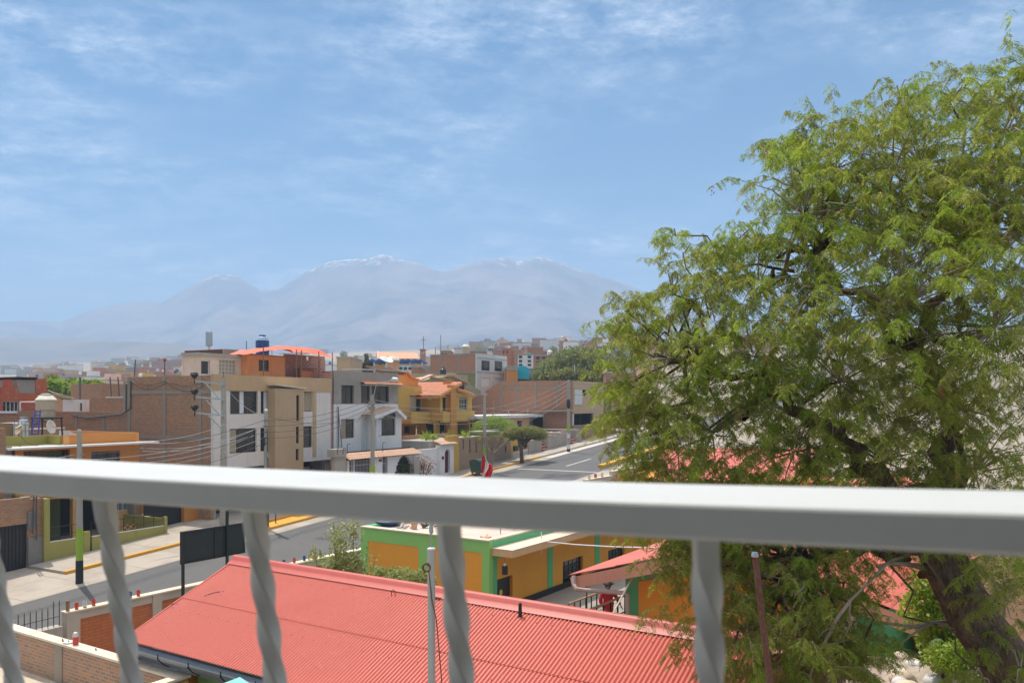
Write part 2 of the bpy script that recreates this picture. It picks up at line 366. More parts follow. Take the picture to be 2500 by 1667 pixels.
mb = MB(); gq(mb, RD, 8.5, 55, 35.9, 42.2, .02); gq(mb, RD, 20, 60, 42.2, 52, .02); gq(mb, RD, 55, 128, 35.9, 42.5, .02); gq(mb, RD, 34, 36, 42, 54, .03)
gq(mb, RD, 8.5, 66, 25.5, 27.8, .02); gq(mb, RD, 67, 128, 24, 27.75, .02)
single('pavement', mb, M['slab'], kind='structure')
def gbox(mb, fr, s0, s1, n0, n1, h, seg=4, base=-.2):
    """box that follows the slope of the street"""
    k = max(1, int((s1-s0)/seg))
    for i in range(k):
        a = s0+(s1-s0)*i/k; b = s0+(s1-s0)*(i+1)/k; c = []
        for dz in (base, h):
            for s, n in ((a,n0),(b,n0),(b,n1),(a,n1)): p = fr.p(s, n, 0); p.z = gz(p.x, p.y)+dz; c.append(p)
        mb.hexa(c)
mb = MB(); gbox(mb, RD, 24.6, 33, 39.05, 42.0, .155); gbox(mb, RD, 47, 118, 37.4, 39.6, .155); single('sidewalk', mb, M['slab'], kind='structure')
mb = MB(); gbox(mb, RD, 24.6, 33, 38.85, 39.05, .17); single('kerb', mb, M['yellow'], kind='structure')
mb = MB(); gbox(mb, RD, 57.5, 72.5, 37.2, 37.4, .17); single('kerb', mb, M['yellow'], kind='structure')
mb = MB(); gbox(mb, RD, 72.5, 118, 37.2, 37.4, .16); single('kerb', mb, M['conc'], kind='structure')
mb = MB(); gbox(mb, RD, 67.3, 84, 28.3, 28.9, .28); single('kerb', mb, M['yellow'], kind='structure')
mb = MB(); gbox(mb, RD, 72, 118, 35.9, 36.7, .06); single('gutter_strip', mb, paint('pale_gutter', (.52,.48,.42), dirt_amt=.3), kind='structure')
mb = MB(); gbox(mb, RD, 36.4, 48, 37.3, 38.9, .05); gbox(mb, RD, 36.2, 48.2, 37.1, 37.3, .17, 12); gbox(mb, RD, 36.2, 48.2, 38.9, 39.1, .17, 12); gbox(mb, RD, 36.2, 36.4, 37.3, 38.9, .17, 12)
single('kerb', mb, M['yellow'], kind='structure')
def mark(name, s0, s1, n0, n1):
    mb = MB(); gq(mb, RD, s0, s1, n0, n1, .018); single(name, mb, paint('road_paint', (.62,.61,.58), dirt=(.3,.3,.3), dirt_amt=.7), kind='structure')
mark('road_line', 67.5, 73, 32.0, 32.14); mark('road_line', 82, 88, 32.0, 32.14); mark('road_line', 96, 102, 32.0, 32.14); mark('road_line', 64.6, 64.8, 27.9, 35.6)
# ================================================================ mountains and far slopes
SIL = [(-900,800),(-500,792),(-150,790),(0,785),(60,782),(150,786),(210,762),(320,736),(368,733),(390,742),(460,700),(530,668),(574,671),(638,710),(680,707),(744,664),
       (808,638),(860,632),(904,632),(925,622),(940,620),(955,626),(978,634),(1004,636),(1020,641),(1047,654),(1079,664),(1100,660),(1127,650),(1140,646),(1169,638),(1200,634),(1222,629),(1240,633),(1265,638),(1280,637),
       (1300,631),(1320,627),(1345,635),(1371,643),(1424,661),(1488,680),(1573,710),(1637,734),(1754,766),(1913,797),(2200,815),(2500,840),(3200,860)]
def sil(u, T):
    for (a, b), (c, d) in zip(T, T[1:]):
        if a <= u <= c: return b+(d-b)*(u-a)/(c-a)
    return T[0][1] if u < T[0][0] else T[-1][1]
def mountm(name, a_, b_, snow=None):
    m, nt, b = _nt(name); uv, ob = uvn(nt); n = noise(nt, ob, .004, 8, .7, 1, 1, .3); c = mixc(nt, ramp(nt, n, .4, .62), a_, b_)
    if snow:
        g = nt.nodes.new('ShaderNodeSeparateXYZ'); nt.links.new(ob, g.inputs[0]); h = N(nt, 'ShaderNodeMath', operation='MULTIPLY_ADD')
        nt.links.new(noise(nt, ob, .03, 6, .75, 1, 1, .22), h.inputs[0]); h.inputs[1].default_value = 420; nt.links.new(g.outputs['Z'], h.inputs[2])
        c = mixc(nt, ramp(nt, h.outputs[0], snow, snow+75), c, (.92,.92,.95))
    nt.links.new(c, b.inputs['Base Color']); b.inputs['Roughness'].default_value = 1; b.inputs['Specular IOR Level'].default_value = 0; return m
from mathutils import noise as mn
def range_mesh(name, T, D, D0, back, mat, u0, u1, nu, nv, rough):
    """ridge at distance D(u), foot at D0, one heightfield with a far side"""
    mb = MB(); rows = []
    for i in range(nu+1):
        u = u0+(u1-u0)*i/nu; dx = (u-CU)/F; Dd = D(u); zr = H-(sil(u, T)-HV)/F*Dd; col = []
        for j in range(nv+1):
            f = j/nv
            if f <= .7:
                q = f/.7; Y = D0+(Dd-D0)*q; zb = gz(dx*D0, D0)-6; h = zb+(zr-zb)*(q**1.9)
                ed = min(1, q*3)*(1 if q < 1 else 0); k = 1-q**6
            else: q = (f-.7)/.3; Y = Dd+back*q; h = zr+(gz(0, D0)-40-zr)*q**.8; ed = .0; k = 0
            x = dx*Y
            r = mn.ridged_multi_fractal(Vector((x*.0022, Y*.0011, 3.3)), 1.0, 2.1, 5, 1.0, 2.0)-1.1
            h += r*rough*ed*(.10+.90*k)*(.4+.6*min(1, f/.7))+ed*5*mn.noise(Vector((x*.02, Y*.01, 9)))
            col.append(mb.vert((x, Y, h)))
        rows.append(col)
    for i in range(nu):
        for j in range(nv): mb.face(rows[i][j], rows[i+1][j], rows[i+1][j+1], rows[i][j+1])
    return single(name, mb, mat, kind='structure', smooth=True)
range_mesh('mountain_range', SIL, lambda u: 3500+260*sin(u*.004), 1500, 1500, mountm('volcanic_slopes', (.08,.09,.12), (.27,.22,.22), 785), -900, 3200, 520, 80, 55)
LOW = [(-700,835),(0,826),(150,822),(300,832),(420,838),(560,852),(700,862),(900,878),(1300,880),(1500,868),(1640,845),(1720,838),(1800,844),(2000,860),(3000,870)]
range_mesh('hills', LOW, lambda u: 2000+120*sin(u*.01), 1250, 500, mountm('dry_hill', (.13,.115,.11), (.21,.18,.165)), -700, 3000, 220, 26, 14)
TER = [(-500,906),(0,903),(120,900),(260,897),(420,893),(560,893),(760,893),(1000,900)]
range_mesh('terraced_slope', TER, lambda u: 860, 480, 300, mountm('terraced_fields', (.12,.125,.10), (.24,.215,.18)), -500, 1000, 160, 30, 5)
# ================================================================ haze
mb = MB(); mb.box(-4600, 4600, -60, 5200, -260, 690)
hz = single('haze', mb, M['ground'], kind='stuff'); hm = bpy.data.materials.new('haze'); hm.use_nodes = True; hn = hm.node_tree; hn.nodes.clear()
pv = hn.nodes.new('ShaderNodeVolumePrincipled'); pv.inputs['Color'].default_value = (.50,.69,.95,1); pv.inputs['Density'].default_value = 4.6e-4; pv.inputs['Anisotropy'].default_value = .0
oo = hn.nodes.new('ShaderNodeOutputMaterial'); hn.links.new(pv.outputs[0], oo.inputs['Volume']); hz.data.materials.clear(); hz.data.materials.append(hm)
# ================================================================ foliage helpers
M['shrub'] = leafm('shrub_leaf', (.10,.16,.03), (.16,.22,.04), (.22,.26,.07), .35, 1.5)
M['bright'] = leafm('bright_leaf', (.20,.33,.02), (.28,.42,.03), (.38,.46,.09), .45, 1.5)
M['olivel'] = leafm('olive_leaf', (.18,.19,.055), (.26,.25,.075), (.36,.33,.13), .4, 1.0)
M['fart'] = leafm('far_tree_leaf', (.12,.15,.05), (.18,.19,.065), (.28,.27,.12), .4, .5)
M['bush'] = leafm('broad_leaf', (.24,.29,.07), (.34,.36,.10), (.52,.52,.28), .4, 2.0)
def rings_np(c, d, L, W, up=None):
    """pointed leaf quads: c centre base (n,3), d unit direction, L length, W width -> verts (n*4,3)"""
    n = len(c); r = RNG.normal(size=(n,3)); s = np.cross(d, r); s /= np.linalg.norm(s, axis=1)[:,None]+1e-9
    L = np.broadcast_to(np.asarray(L, float), (n,))[:,None]; W = np.broadcast_to(np.asarray(W, float), (n,))[:,None]
    v = np.empty((n,4,3)); v[:,0] = c; v[:,1] = c+d*L*.45+s*W*.5; v[:,2] = c+d*L; v[:,3] = c+d*L*.45-s*W*.5
    return v.reshape(-1,3)
def np_obj(name, V, mat, parent=None, org=(0,0,0), label=None):
    n = len(V)//4; me = bpy.data.meshes.new(name); V = V-np.array(org)[None]
    me.vertices.add(len(V)); me.vertices.foreach_set('co', V.astype(np.float32).ravel())
    me.loops.add(n*4); me.loops.foreach_set('vertex_index', np.arange(n*4, dtype=np.int32))
    me.polygons.add(n); me.polygons.foreach_set('loop_start', np.arange(0, n*4, 4, dtype=np.int32))
    me.update(calc_edges=True); me.materials.append(mat)
    o = bpy.data.objects.new(name, me); C.objects.link(o); ORG[o.name] = org
    if parent: o.parent = parent
    if label: o['label'] = label
    return o
def unit(a): return a/(np.linalg.norm(a, axis=1)[:,None]+1e-9)
def cloud_np(c, rad, n, L, W, shell=.5, droop=.3):
    d = unit(RNG.normal(size=(n,3))); r = RNG.random(n)**shell*.999; c0 = np.array(c)[None]+d*r[:,None]*np.array(rad)[None]
    dd = unit(d*.5+RNG.normal(size=(n,3))*.7+np.array([[0,0,-droop]])); return rings_np(c0, dd, L*(.6+.8*RNG.random(n)), W*(.6+.8*RNG.random(n)))
def leaf_cloud(mb, c, rad, n, L, W, shell=.4):
    v = cloud_np(c, rad, n, L, W, shell); i0 = len(mb.v); mb.v += [tuple(map(float, p)) for p in v]
    mb.f += [tuple(range(i0+4*k, i0+4*k+4)) for k in range(n)]; mb.mi += [mb.cur]*n
def round_tree(name, label, base, h, rad, mat, trunkmat='bark', n=9000, L=.22, W=.10, tr=.12, blobs=9, cat='tree', group=None, trunk_top=.55, flatten=.8, seed=0):
    rg = random.Random(seed+11); T = thing(name, label, cat, tuple(base), group); b = Vector(base); top = b+Vector((rg.uniform(-.1,.1)*rad, 0, h*trunk_top))
    mb = MB(); mb.tube([b-Vector((0,0,.2)), b+(top-b)*.5+Vector((rg.uniform(-.1,.1),0,0)), top], [tr*1.2, tr, tr*.75], 8)
    V = []; cc = b+Vector((0,0,h-rad*flatten))
    for k in range(blobs):
        a = rg.random()*2*pi; e = rg.uniform(-.5,1); q = rg.uniform(.35,.72) if k else 0
        p = cc+Vector((cos(a)*q*rad*math.cos(e), sin(a)*q*rad*math.cos(e), sin(e)*q*rad*flatten)); r = rad*rg.uniform(.38,.56)
        V.append(cloud_np(p, (r, r, r*flatten), n//blobs, L, W, .45)); m_ = top.lerp(p, .5)+Vector((rg.uniform(-.2,.2),rg.uniform(-.2,.2),.1))
        mb.tube([top, m_, p], [tr*.6, tr*.38, tr*.15], 5)
    part('trunk', mb, M[trunkmat], T, smooth=True); np_obj('crown', np.concatenate(V), M[mat], T, tuple(base)); return T
def agave(label, base, r, mat='bright', n=34, name='spiky_plant'):
    T = thing(name, label, 'plant', tuple(base)); mb = MB(); b = Vector(base); mb.tube([b-Vector((0,0,.1)), b+Vector((0,0,.15))], .08, 6); part('stem', mb, M['bark'], T)
    d = unit(np.stack([RNG.normal(size=n), RNG.normal(size=n), np.abs(RNG.normal(size=n))*.9+.1], 1)); c = np.repeat(np.array([[b.x,b.y,b.z+.1]]), n, 0)
    np_obj('leaves', rings_np(c, d, r*(.8+.4*RNG.random(n)), .1), M[mat], T, tuple(base)); return T
# ================================================================ window helper
def window(par, fr, ax, P, r, nx=2, nz=1, fw=.05, rec=.14, frame='black', glass='glass', curt=None, bars=0, sgn=1):
    """frame (> pane, curtain) set into a hole r=(a0,a1,z0,z1) of a wall whose outer face is plane P"""
    a0, a1, z0, z1 = r; p0 = P+rec*sgn; f = MB()
    def B(mb, l, rr, d0, d1, b, t):
        if ax == 'N': mb.box(l, rr, d0, d1, b, t, fr)
        else: mb.box(d0, d1, l, rr, b, t, fr)
    for l, rr, b, t in ((a0+.002,a0+fw,z0+.002,z1-.002),(a1-fw,a1-.002,z0+.002,z1-.002),(a0+fw,a1-fw,z0+.002,z0+fw),(a0+fw,a1-fw,z1-fw,z1-.002)): B(f, l, rr, p0, p0+.05*sgn, b, t)
    for i in range(1, nx): x = a0+(a1-a0)*i/nx; B(f, x-fw*.4, x+fw*.4, p0+.004, p0+.046, z0+fw, z1-fw)
    for i in range(1, nz): z = z0+(z1-z0)*i/nz; B(f, a0+fw, a1-fw, p0+.008, p0+.042, z-fw*.35, z+fw*.35)
    if bars:
        for i in range(1, bars): x = a0+(a1-a0)*i/bars; B(f, x-.012, x+.012, p0-.06*sgn, p0-.04*sgn, z0+.01, z1-.01)
    w_ = part('window', f, M[frame], par)
    g = MB(); B(g, a0+.01, a1-.01, p0+.02, p0+.03, z0+.01, z1-.01); part('pane', g, M[glass], w_)
    if curt:
        c = MB()
        for (k0, k1, mat) in curt:
            n = 8; x0 = a0+(a1-a0)*k0; x1 = a0+(a1-a0)*k1
            for i in range(n):
                l = x0+(x1-x0)*i/n; rr = x0+(x1-x0)*(i+1)/n; d = .012 if i % 2 else .004
                B(c, l, rr, p0+.010-d, p0+.018-d, z0+fw, z1-fw)
        part('curtain', c, M[curt[0][2]], w_)
    return w_
def opening(r): return r
# ================================================================ balcony rail right in front of the eye
def rail():
    st = [(0,1078,54),(280,1096,59.5),(564,1111,65),(870,1127,71.5),(1176,1141.5,77.5),(1460,1152,83.5),(1740,1161,89.5),(2050,1170.5,94.5),(2352,1179,99.5)]
    hgt = .02; k = 1/.9408; pts = []
    for u, v, hpx in st:
        Y = hgt*F*.9408/(53.8+.0196*u); p = atY(u*k, v*k, Y); pts.append(p)
    d = (pts[-1]-pts[0]).normalized(); nrm = Vector((-d.y, d.x, 0)).normalized()
    if nrm.y < 0: nrm = -nrm
    a = pts[0]+(pts[0]-pts[1])*1.6; b = pts[-1]+(pts[-1]-pts[-2])*1.6; pts = [a]+pts+[b]
    root = thing('balcony_railing', 'white painted steel balcony railing with twisted bars, close in front of the viewer', 'railing', (pts[5].x, pts[5].y, H-1.1))
    mb = MB(); rings = []; W = .113; bev = .0022
    for p in pts:
        c = [(0,-hgt+bev),(0,-bev),(bev*.35,-bev*.3),(bev,0),(W-bev,0),(W,-bev),(W,-hgt+bev),(W-bev,-hgt),(bev,-hgt)]
        rings.append(mb.vert(*[p+nrm*x+Vector((0,0,z)) for x, z in c]))
    for i in range(len(rings)-1):
        for j in range(9): j2 = (j+1) % 9; mb.face(rings[i]+j, rings[i+1]+j, rings[i+1]+j2, rings[i]+j2)
    mb.face(*[rings[0]+j for j in range(9)]); mb.face(*[rings[-1]+j for j in reversed(range(9))])
    rm, nt, bs = _nt('white_enamel'); uv, ob = uvn(nt); n1 = noise(nt, ob, 9, 5, .65); c = mixc(nt, ramp(nt, n1, .45, .75), (.59,.61,.605), (.54,.555,.54))
    c = mixc(nt, ramp(nt, noise(nt, ob, 60, 4, .7), .68, .8), c, (.42,.40,.36)); nt.links.new(c, bs.inputs['Base Color']); bs.inputs['Roughness'].default_value = .45; bs.inputs['Specular IOR Level'].default_value = .25; bump(nt, bs, noise(nt, ob, 35, 4), .12, .002)
    M['railw'] = rm
    part('handrail', mb, rm, root, smooth=False)
    def on(u):   # point on the rail's front edge for a picture column
        for p, q in zip(pts, pts[1:]):
            up = CU+p.x/p.y*F; uq = CU+q.x/q.y*F
            if up <= u <= uq:
                lo, hi = 0., 1.
                for _ in range(40):
                    m_ = (lo+hi)/2; r = p.lerp(q, m_)
                    if CU+r.x/r.y*F < u: lo = m_
                    else: hi = m_
                return p.lerp(q, lo)
        return pts[-1]
    us = [228, 575, 1028, 1630]
    ps = [on((u-23)*k) for u in us]; st_ = (ps[3]-ps[0])/3
    ps = [ps[0]-st_, *ps, ps[3]+st_*.995]
    w2 = .0069; hz_ = 1.0
    lean = Vector((.075, .155, 0))
    for pi_, p in enumerate(ps):
        top = p+nrm*.013+Vector((0,0,-hgt+.001)); mb = MB(); nseg = 220; rings = []
        for i in range(nseg+1):
            z = hz_*i/nseg; tw = 0 if z < .018 else (z-.018)*2*pi/.145
            # square bar with softly rounded corners, twisted along its length
            c = []
            for q in range(24):
                a = 2*pi*q/24; rr = w2*(1/max(abs(cos(a)), abs(sin(a))))**.72*.99
                c.append(top+lean*z+Vector((rr*cos(a+tw+.3+pi_*1.1), rr*sin(a+tw+.3+pi_*1.1), -z)))
            rings.append(mb.vert(*c))
        for i in range(nseg):
            for q in range(24): q2 = (q+1) % 24; mb.face(rings[i]+q, rings[i+1]+q, rings[i+1]+q2, rings[i]+q2)
        part('baluster', mb, rm, root, smooth=True)
rail()
def own_balcony():
    mb = MB(); mb.box(-3.2, 3.2, -1.7, .62, H-1.75, H-1.6); single('balcony_floor', mb, paint('balcony_tile', (.25,.24,.22)), kind='structure')
    mb = MB(); mb.box(-3.2, 3.2, -1.95, -1.701, -1.5, H+1.3); mb.box(-3.2, 3.2, -1.7, .05, H+1.1, H+1.3); single('balcony_wall_and_shade_slab', mb, paint('balcony_render', (.30,.27,.24)), kind='structure')  # overhead slab is unseen, added to shade the wall and darken the rail's face
own_balcony()
# ================================================================ three storey building A with a brick flank
def building_a():
    N0 = 43.0; fr = RD; s0 = 37.2; s1 = 48.4; zt = 9.85; zb = 3.65
    T = thing('apartment_building', 'three storey block, brick flank, white front with a tan band and a tan stair tower', 'building', tuple(fr.p(42.8, 47, gR(42))))
    R = lambda *a: fr.rN(N0, 2, *a)
    wn = [R(635,605,900,825), R(928,607,1060,820), R(1338,612,1423,800), R(630,963,888,1195), R(925,955,1057,1178), R(1335,940,1420,1145)]
    zband = R(600,603,1500,700)[3]
    mb = MB(); wall(mb, fr, 'N', N0, s0, s1, zb, zband, wn, .25); part('wall', mb, paint('warm_white_plaster', (.76,.68,.62), dirt=(.42,.37,.33), dirt_amt=.4, var=.06), T)
    mb = MB(); mb.box(s0-.02, s1+.02, N0-.07, N0+.25, zband+.002, zt, fr); part('parapet_band', mb, M['beige'], T)
    # brick flank and its lower rear part
    mb = MB(); mb.box(s0-.0, s0+.22, N0+.26, 51.6, -.3, zt-.06, fr); part('brick_wall', mb, M['brickA'], T)
    mb = MB()
    for n in (44.1, 47.6, 51.3): mb.box(s0-.05, s0+.1, n, n+.32, .2, zt-.1, fr)
    mb.box(s0-.045, s0+.1, 43.3, 51.6, 8.6, 8.85, fr); mb.box(s0-.04, s0+.1, 43.3, 51.6, 5.55, 5.8, fr); part('concrete_column', mb, M['concb'], T)
    # concrete corner strip, back, roof, ground floor
    mb = MB(); mb.box(s0+.22, s1, 52.2, 52.45, -.2, zt-.3, fr); mb.box(s1-.2, s1, N0+.26, 52.2, 0, zt-.3, fr); mb.box(s0+.22, s1, N0+.26, 52.2, zb-.02, zb+.18, fr)
    part('rear_wall', mb, M['grey'], T)
    mb = MB(); mb.box(s0+.22, s1-.2, N0+.26, 52.2, 9.3, 9.5, fr); part('roof', mb, M['conc'], T)
    for q_ in ((s0+.3, 42.3),(45.4, s1)): mb = MB(); mb.box(q_[0], q_[1], 44.9, 45.1, .2, zb-.03, fr); part('shopfront', mb, M['dark'], T)
    for q_ in ((s0+.02, s0+.45),(s1-.3, s1-.02)): mb = MB(); mb.box(q_[0], q_[1], N0+.3, N0+.65, -.2, zb-.03, fr); part('pillar', mb, M['conc'], T)
    mb = MB(); mb.box(s1-1.7, s1-.6, 44.6, 44.66, 1.9, 3.1, fr); part('shop_sign', mb, M['plwhite'], T)
    # projecting stair tower
    ts = R(1066,590,1270,1340); tN = N0-.75; a0 = fr.onN(*Z(2,1066,900), tN)[0]; a1 = fr.onN(*Z(2,1336,900), tN)[0]
    sl = [fr.rN(tN, 2, *q) for q in ((1268,645,1298,890),(1265,945,1295,1105),(1263,1158,1292,1268))]
    mb = MB(); wall(mb, fr, 'N', tN, a0, a1, .6, 9.0, sl, .22); mb.box(a0, a0+.2, tN+.23, N0-.002, .6, 9.0, fr); mb.box(a1-.2, a1, tN+.23, N0-.002, .6, 9.0, fr)
    part('stair_tower', mb, M['tower'], T)
    mb = MB(); n = 10
    for i in range(n):
        l = a0-.12+(a1-a0+.3)*i/n; r = a0-.12+(a1-a0+.3)*(i+1)/n; z = 9.02+.22*(1-(i+.5)/n)**1.5
        mb.box(l, r, tN-.12, N0-.075, z, z+.1, fr)
    part('tower_cap', mb, M['cream'], T)
    for q in sl: window(T, fr, 'N', tN, q, 1, 2, .04, .12)
    mb = MB(); q = R(1425,612,1455,1230); mb.box(q[0], q[1], N0-.05, N0, q[2], q[3], fr); part('pilaster', mb, M['beige'], T)
    cu = [[(.38,.52,'curtw')], [(.3,.6,'curtw')], [(0,1,'curt')], [(.0,.28,'curt')], None, None]
    for k, q in enumerate(wn): window(T, fr, 'N', N0, q, 3 if q[1]-q[0] > 1.6 else 1, 1, .05, .13, 'bfr' if k < 2 else 'black', 'glass', cu[k])
    # rear lower brick part of the plot
    mb = MB(); mb.box(s0+.05, s0+.27, 51.65, 61.8, -.3, 7.35, fr)
    q = single('brick_boundary_wall', mb, M['brickA'], 'long low brick party wall stepping down behind the three storey block', 'wall')
    mb = MB()
    for n in (54.2, 57.4, 60.6): mb.box(s0, s0+.2, n, n+.28, 3, 7.3, fr)
    q2 = part('concrete_column', mb, M['concb'], q)
    # cables sagging over the bare brick
    mb = MB()
    for z0, z1, d in ((9.4,9.6,.9),(9.2,9.5,1.3)):
        mb.tube([fr.p(s0-.08, 43.6+(51.4-43.6)*t/14, z0+(z1-z0)*t/14-d*sin(pi*((t/7) % 1))*.4) for t in range(15)], .018, 5)
    mb.tube([fr.p(s0-.08, 51.2, 9.5), fr.p(s0-.08, 51.25, 7.6), fr.p(s0-.06, 52.2, 7.2), fr.p(s0-.06, 56, 6.9), fr.p(s0-.06, 58, 7.1)], .05, 6)
    part('drain_hose', mb, M['wire'], T)
    return T
building_a()
def rooftop_a():
    fr = RD; zr = 9.5
    # brown rear block
    P = 48.2; a = fr.onN(*Z(2,580,300), P)[0]; b = fr.onN(*Z(2,850,300), P)[0]; n9 = fr.onS(*Z(2,205,300), a)[0]; top = fr.onN(*Z(2,580,204), P)[1]
    T = thing('rooftop_house', 'brown and maroon rooftop room with a steel flue on top', 'rooftop room', tuple(fr.p(a+2, P+1.5, zr)))
    mb = MB(); mb.box(a, b, P, n9, zr, top-.55, fr); part('wall', mb, M['tower'], T)
    mb = MB(); mb.box(a-.04, a+.16, P+.2, n9+.03, top-.548, top, fr); part('parapet', mb, flat('maroon_band', (.14,.045,.03), .8), T)
    mb = MB(); mb.box(a-.02, b+.03, P-.03, P+.198, top-.548, top+.01, fr); part('parapet', mb, M['grey'], T, 'bare grey parapet')
    c = fr.p(a+1.0, fr.onS(*Z(2,433,150), a+1.0)[0], top-.56); mb = MB(); mb.lathe(c, [(.05,0),(.05,.9),(.23,.91),(.25,1.0),(.25,1.95),(.22,2.03),(.02,2.07)], 16)
    single('water_heater', mb, M['steel'], 'shiny upright steel cylinder on a short pipe above the maroon rooftop room', 'tank', smooth=False)
    # cream front room
    P = 46.2; R = lambda *q: fr.rN(P, 2, *q); a, b, z0, z1 = R(315,280,795,452)
    T = thing('rooftop_house', 'cream rooftop room with a large mesh window and a dark doorway', 'rooftop room', tuple(fr.p((a+b)/2, P+1.5, zr)))
    d1 = R(357,312,440,450); d2 = R(528,308,695,450)
    mb = MB(); wall(mb, fr, 'N', P, a, b, zr, z1, [d1, d2], .18); mb.box(a, a+.18, P+.19, P+1.3, zr, z1, fr); mb.box(b-.18, b, P+.19, P+1.3, zr, z1, fr); mb.box(a, b, P+1.32, P+1.5, zr, z1, fr)
    part('wall', mb, paint('pinkish_cream', (.76,.56,.43), dirt_amt=.3), T)
    mb = MB(); mb.box(a-.1, b+.1, P-.12, P+1.5, z1+.002, z1+.22, fr); part('roof', mb, M['conc'], T)
    window(T, fr, 'N', P, d1, 1, 1, .06, .1, 'wfr'); window(T, fr, 'N', P, d2, 5, 4, .03, .1, 'wfr', 'curt')
    # orange room
    P = 45.6; R = lambda *q: fr.rN(P, 2, *q); a2, b2, z0, z1 = R(798,272,1158,465); w_ = R(908,308,1008,415)
    T = thing('rooftop_house', 'orange rooftop room with a barred window under the tarpaulin', 'rooftop room', tuple(fr.p((a2+b2)/2, P+1.5, zr)))
    mb = MB(); wall(mb, fr, 'N', P, a2, b2, zr, z1, [w_], .18); mb.box(b2-.18, b2, P+.19, P+3, zr, z1, fr); mb.box(a2, a2+.18, P+.19, P+3, zr, z1, fr); mb.box(a2, b2, P+3.02, P+3.2, zr, z1, fr); part('wall', mb, paint('sunset_orange', (.90,.33,.11), dirt_amt=.2), T)
    mb = MB(); mb.box(a2-.02, b2+.02, P-.02, P+3.2, z1+.002, z1+.1, fr); part('roof', mb, M['terra'], T); window(T, fr, 'N', P, w_, 4, 4, .03, .1, 'bfr')
    # red brick terrace wall
    P = 46.4; a3, b3, z0, z1 = fr.rN(P, 2, 1162, 262, 1540, 475)
    T = thing('rooftop_house', 'unplastered red brick rooftop wall with a small opening beside the orange room', 'rooftop room', tuple(fr.p((a3+b3)/2, P, zr)))
    h_ = fr.rN(P, 2, 1366, 275, 1400, 312)
    mb = MB(); wall(mb, fr, 'N', P, a3, b3, zr, z1, [h_], .2); mb.box(b3-.2, b3, P+.21, P+3, zr, z1-.3, fr); part('wall', mb, M['brickR'], T)
    mb = MB(); mb.box(a3+.1, b3, P-1.6, P-1.45, zr, zr+.95, fr); part('low_wall', mb, M['terra'], T)
    a4, b4, z0, z4 = fr.rN(44.2, 2, 1545, 310, 1646, 540); mb = MB(); mb.box(a4, 48.58, 44.2, 44.4, 8.0, z4, fr); mb.box(48.42, 48.58, 43.0, 44.2, 1.2, z4-1.0, fr); mb.box(48.42, 48.58, 44.41, 51, 1.2, z4-.6, fr)
    part('brick_pier', mb, M['brickR'], T)
    # tarpaulin
    T = thing('tarpaulin', 'orange tarpaulin stretched over thin posts on the three storey block', 'tarpaulin', tuple(fr.p(45.5, 45, zr)))
    mb = MB(); P = 44.6; n, k = 26, 8
    tl = [(845,240),(960,214),(1100,194),(1280,190),(1450,186),(1600,185)]
    a_ = fr.onN(*Z(2,845,240), P); b_ = fr.onN(*Z(2,1600,187), P); g = []
    for i in range(n+1):
        f = i/n; s = a_[0]+(b_[0]-a_[0])*f; zz_ = a_[1]+(b_[1]-a_[1])*min(1, f*1.6)**.7; row = []
        for j in range(k+1):
            q = j/k; drop = (.95*f**.7+.15)*(1-q)**2*(.9+.35*mn.noise(Vector((i*.55,q*2,7)))) if f > .45 else .35*(1-q)**2*f*2
            if q < .02: drop += .18*mn.noise(Vector((i*.8,4,2)))
            row.append(mb.vert(fr.p(s, P-.3+2.6*q, zz_-drop*.8+.10*mn.noise(Vector((i*.45,j*.5,1)))-.10*sin(pi*q))))
        g.append(row)
    for i in range(n):
        for j in range(k): mb.face(g[i][j], g[i+1][j], g[i+1][j+1], g[i][j+1])
    tp = part('sheet', mb, M['tarp'], T, smooth=True)
    for s_, d in ((a_[0]+.9,0),(a_[0]+4.2,0),(b_[0]-3.5,0),(b_[0]-1.6,0),(b_[0]-.05,0)):
        m2 = MB(); m2.bar(fr.p(s_, 44.42, zr), fr.p(s_, 44.42, a_[1]+(b_[1]-a_[1])*.7-.15), .07); part('post', m2, M['wood'], T)
    # blue tank
    c = fr.p(fr.onN(*Z(2,943,250), 49.2)[0], 49.2, fr.onN(*Z(2,943,262), 49.2)[1]-.2); T = thing('water_tank', 'round blue water tank with a pale shoulder behind the orange tarpaulin', 'water tank', tuple(c))
    mb = MB(); mb.lathe(c, [(.5,0),(.52,.3),(.5,.32),(.52,.6),(.5,.62),(.52,.9),(.52,1.35)], 20); part('barrel', mb, M['tankb'], T, smooth=False)
    mb = MB(); mb.lathe(c+Vector((0,0,1.352)), [(.52,0),(.40,.25),(.28,.32)], 20); part('shoulder', mb, flat('pale_blue_plastic', (.35,.50,.62), .4), T)
    mb = MB(); mb.lathe(c+Vector((0,0,1.675)), [(.28,0),(.28,.1),(.12,.16)], 16); part('lid', mb, M['tankb'], T)
    mb = MB(); mb.box(-.6, .6, -.6, .6, 0, 0.1); mb.v = [(x+c.x, y+c.y, z+c.z-.104) for x, y, z in mb.v]; mb2 = mb
    for dx in (-.5,.5):
        for dy in (-.5,.5): mb2.box(c.x+dx-.06, c.x+dx+.06, c.y+dy-.06, c.y+dy+.06, zr, c.z-.106)
    part('stand', mb2, M['conc'], T)
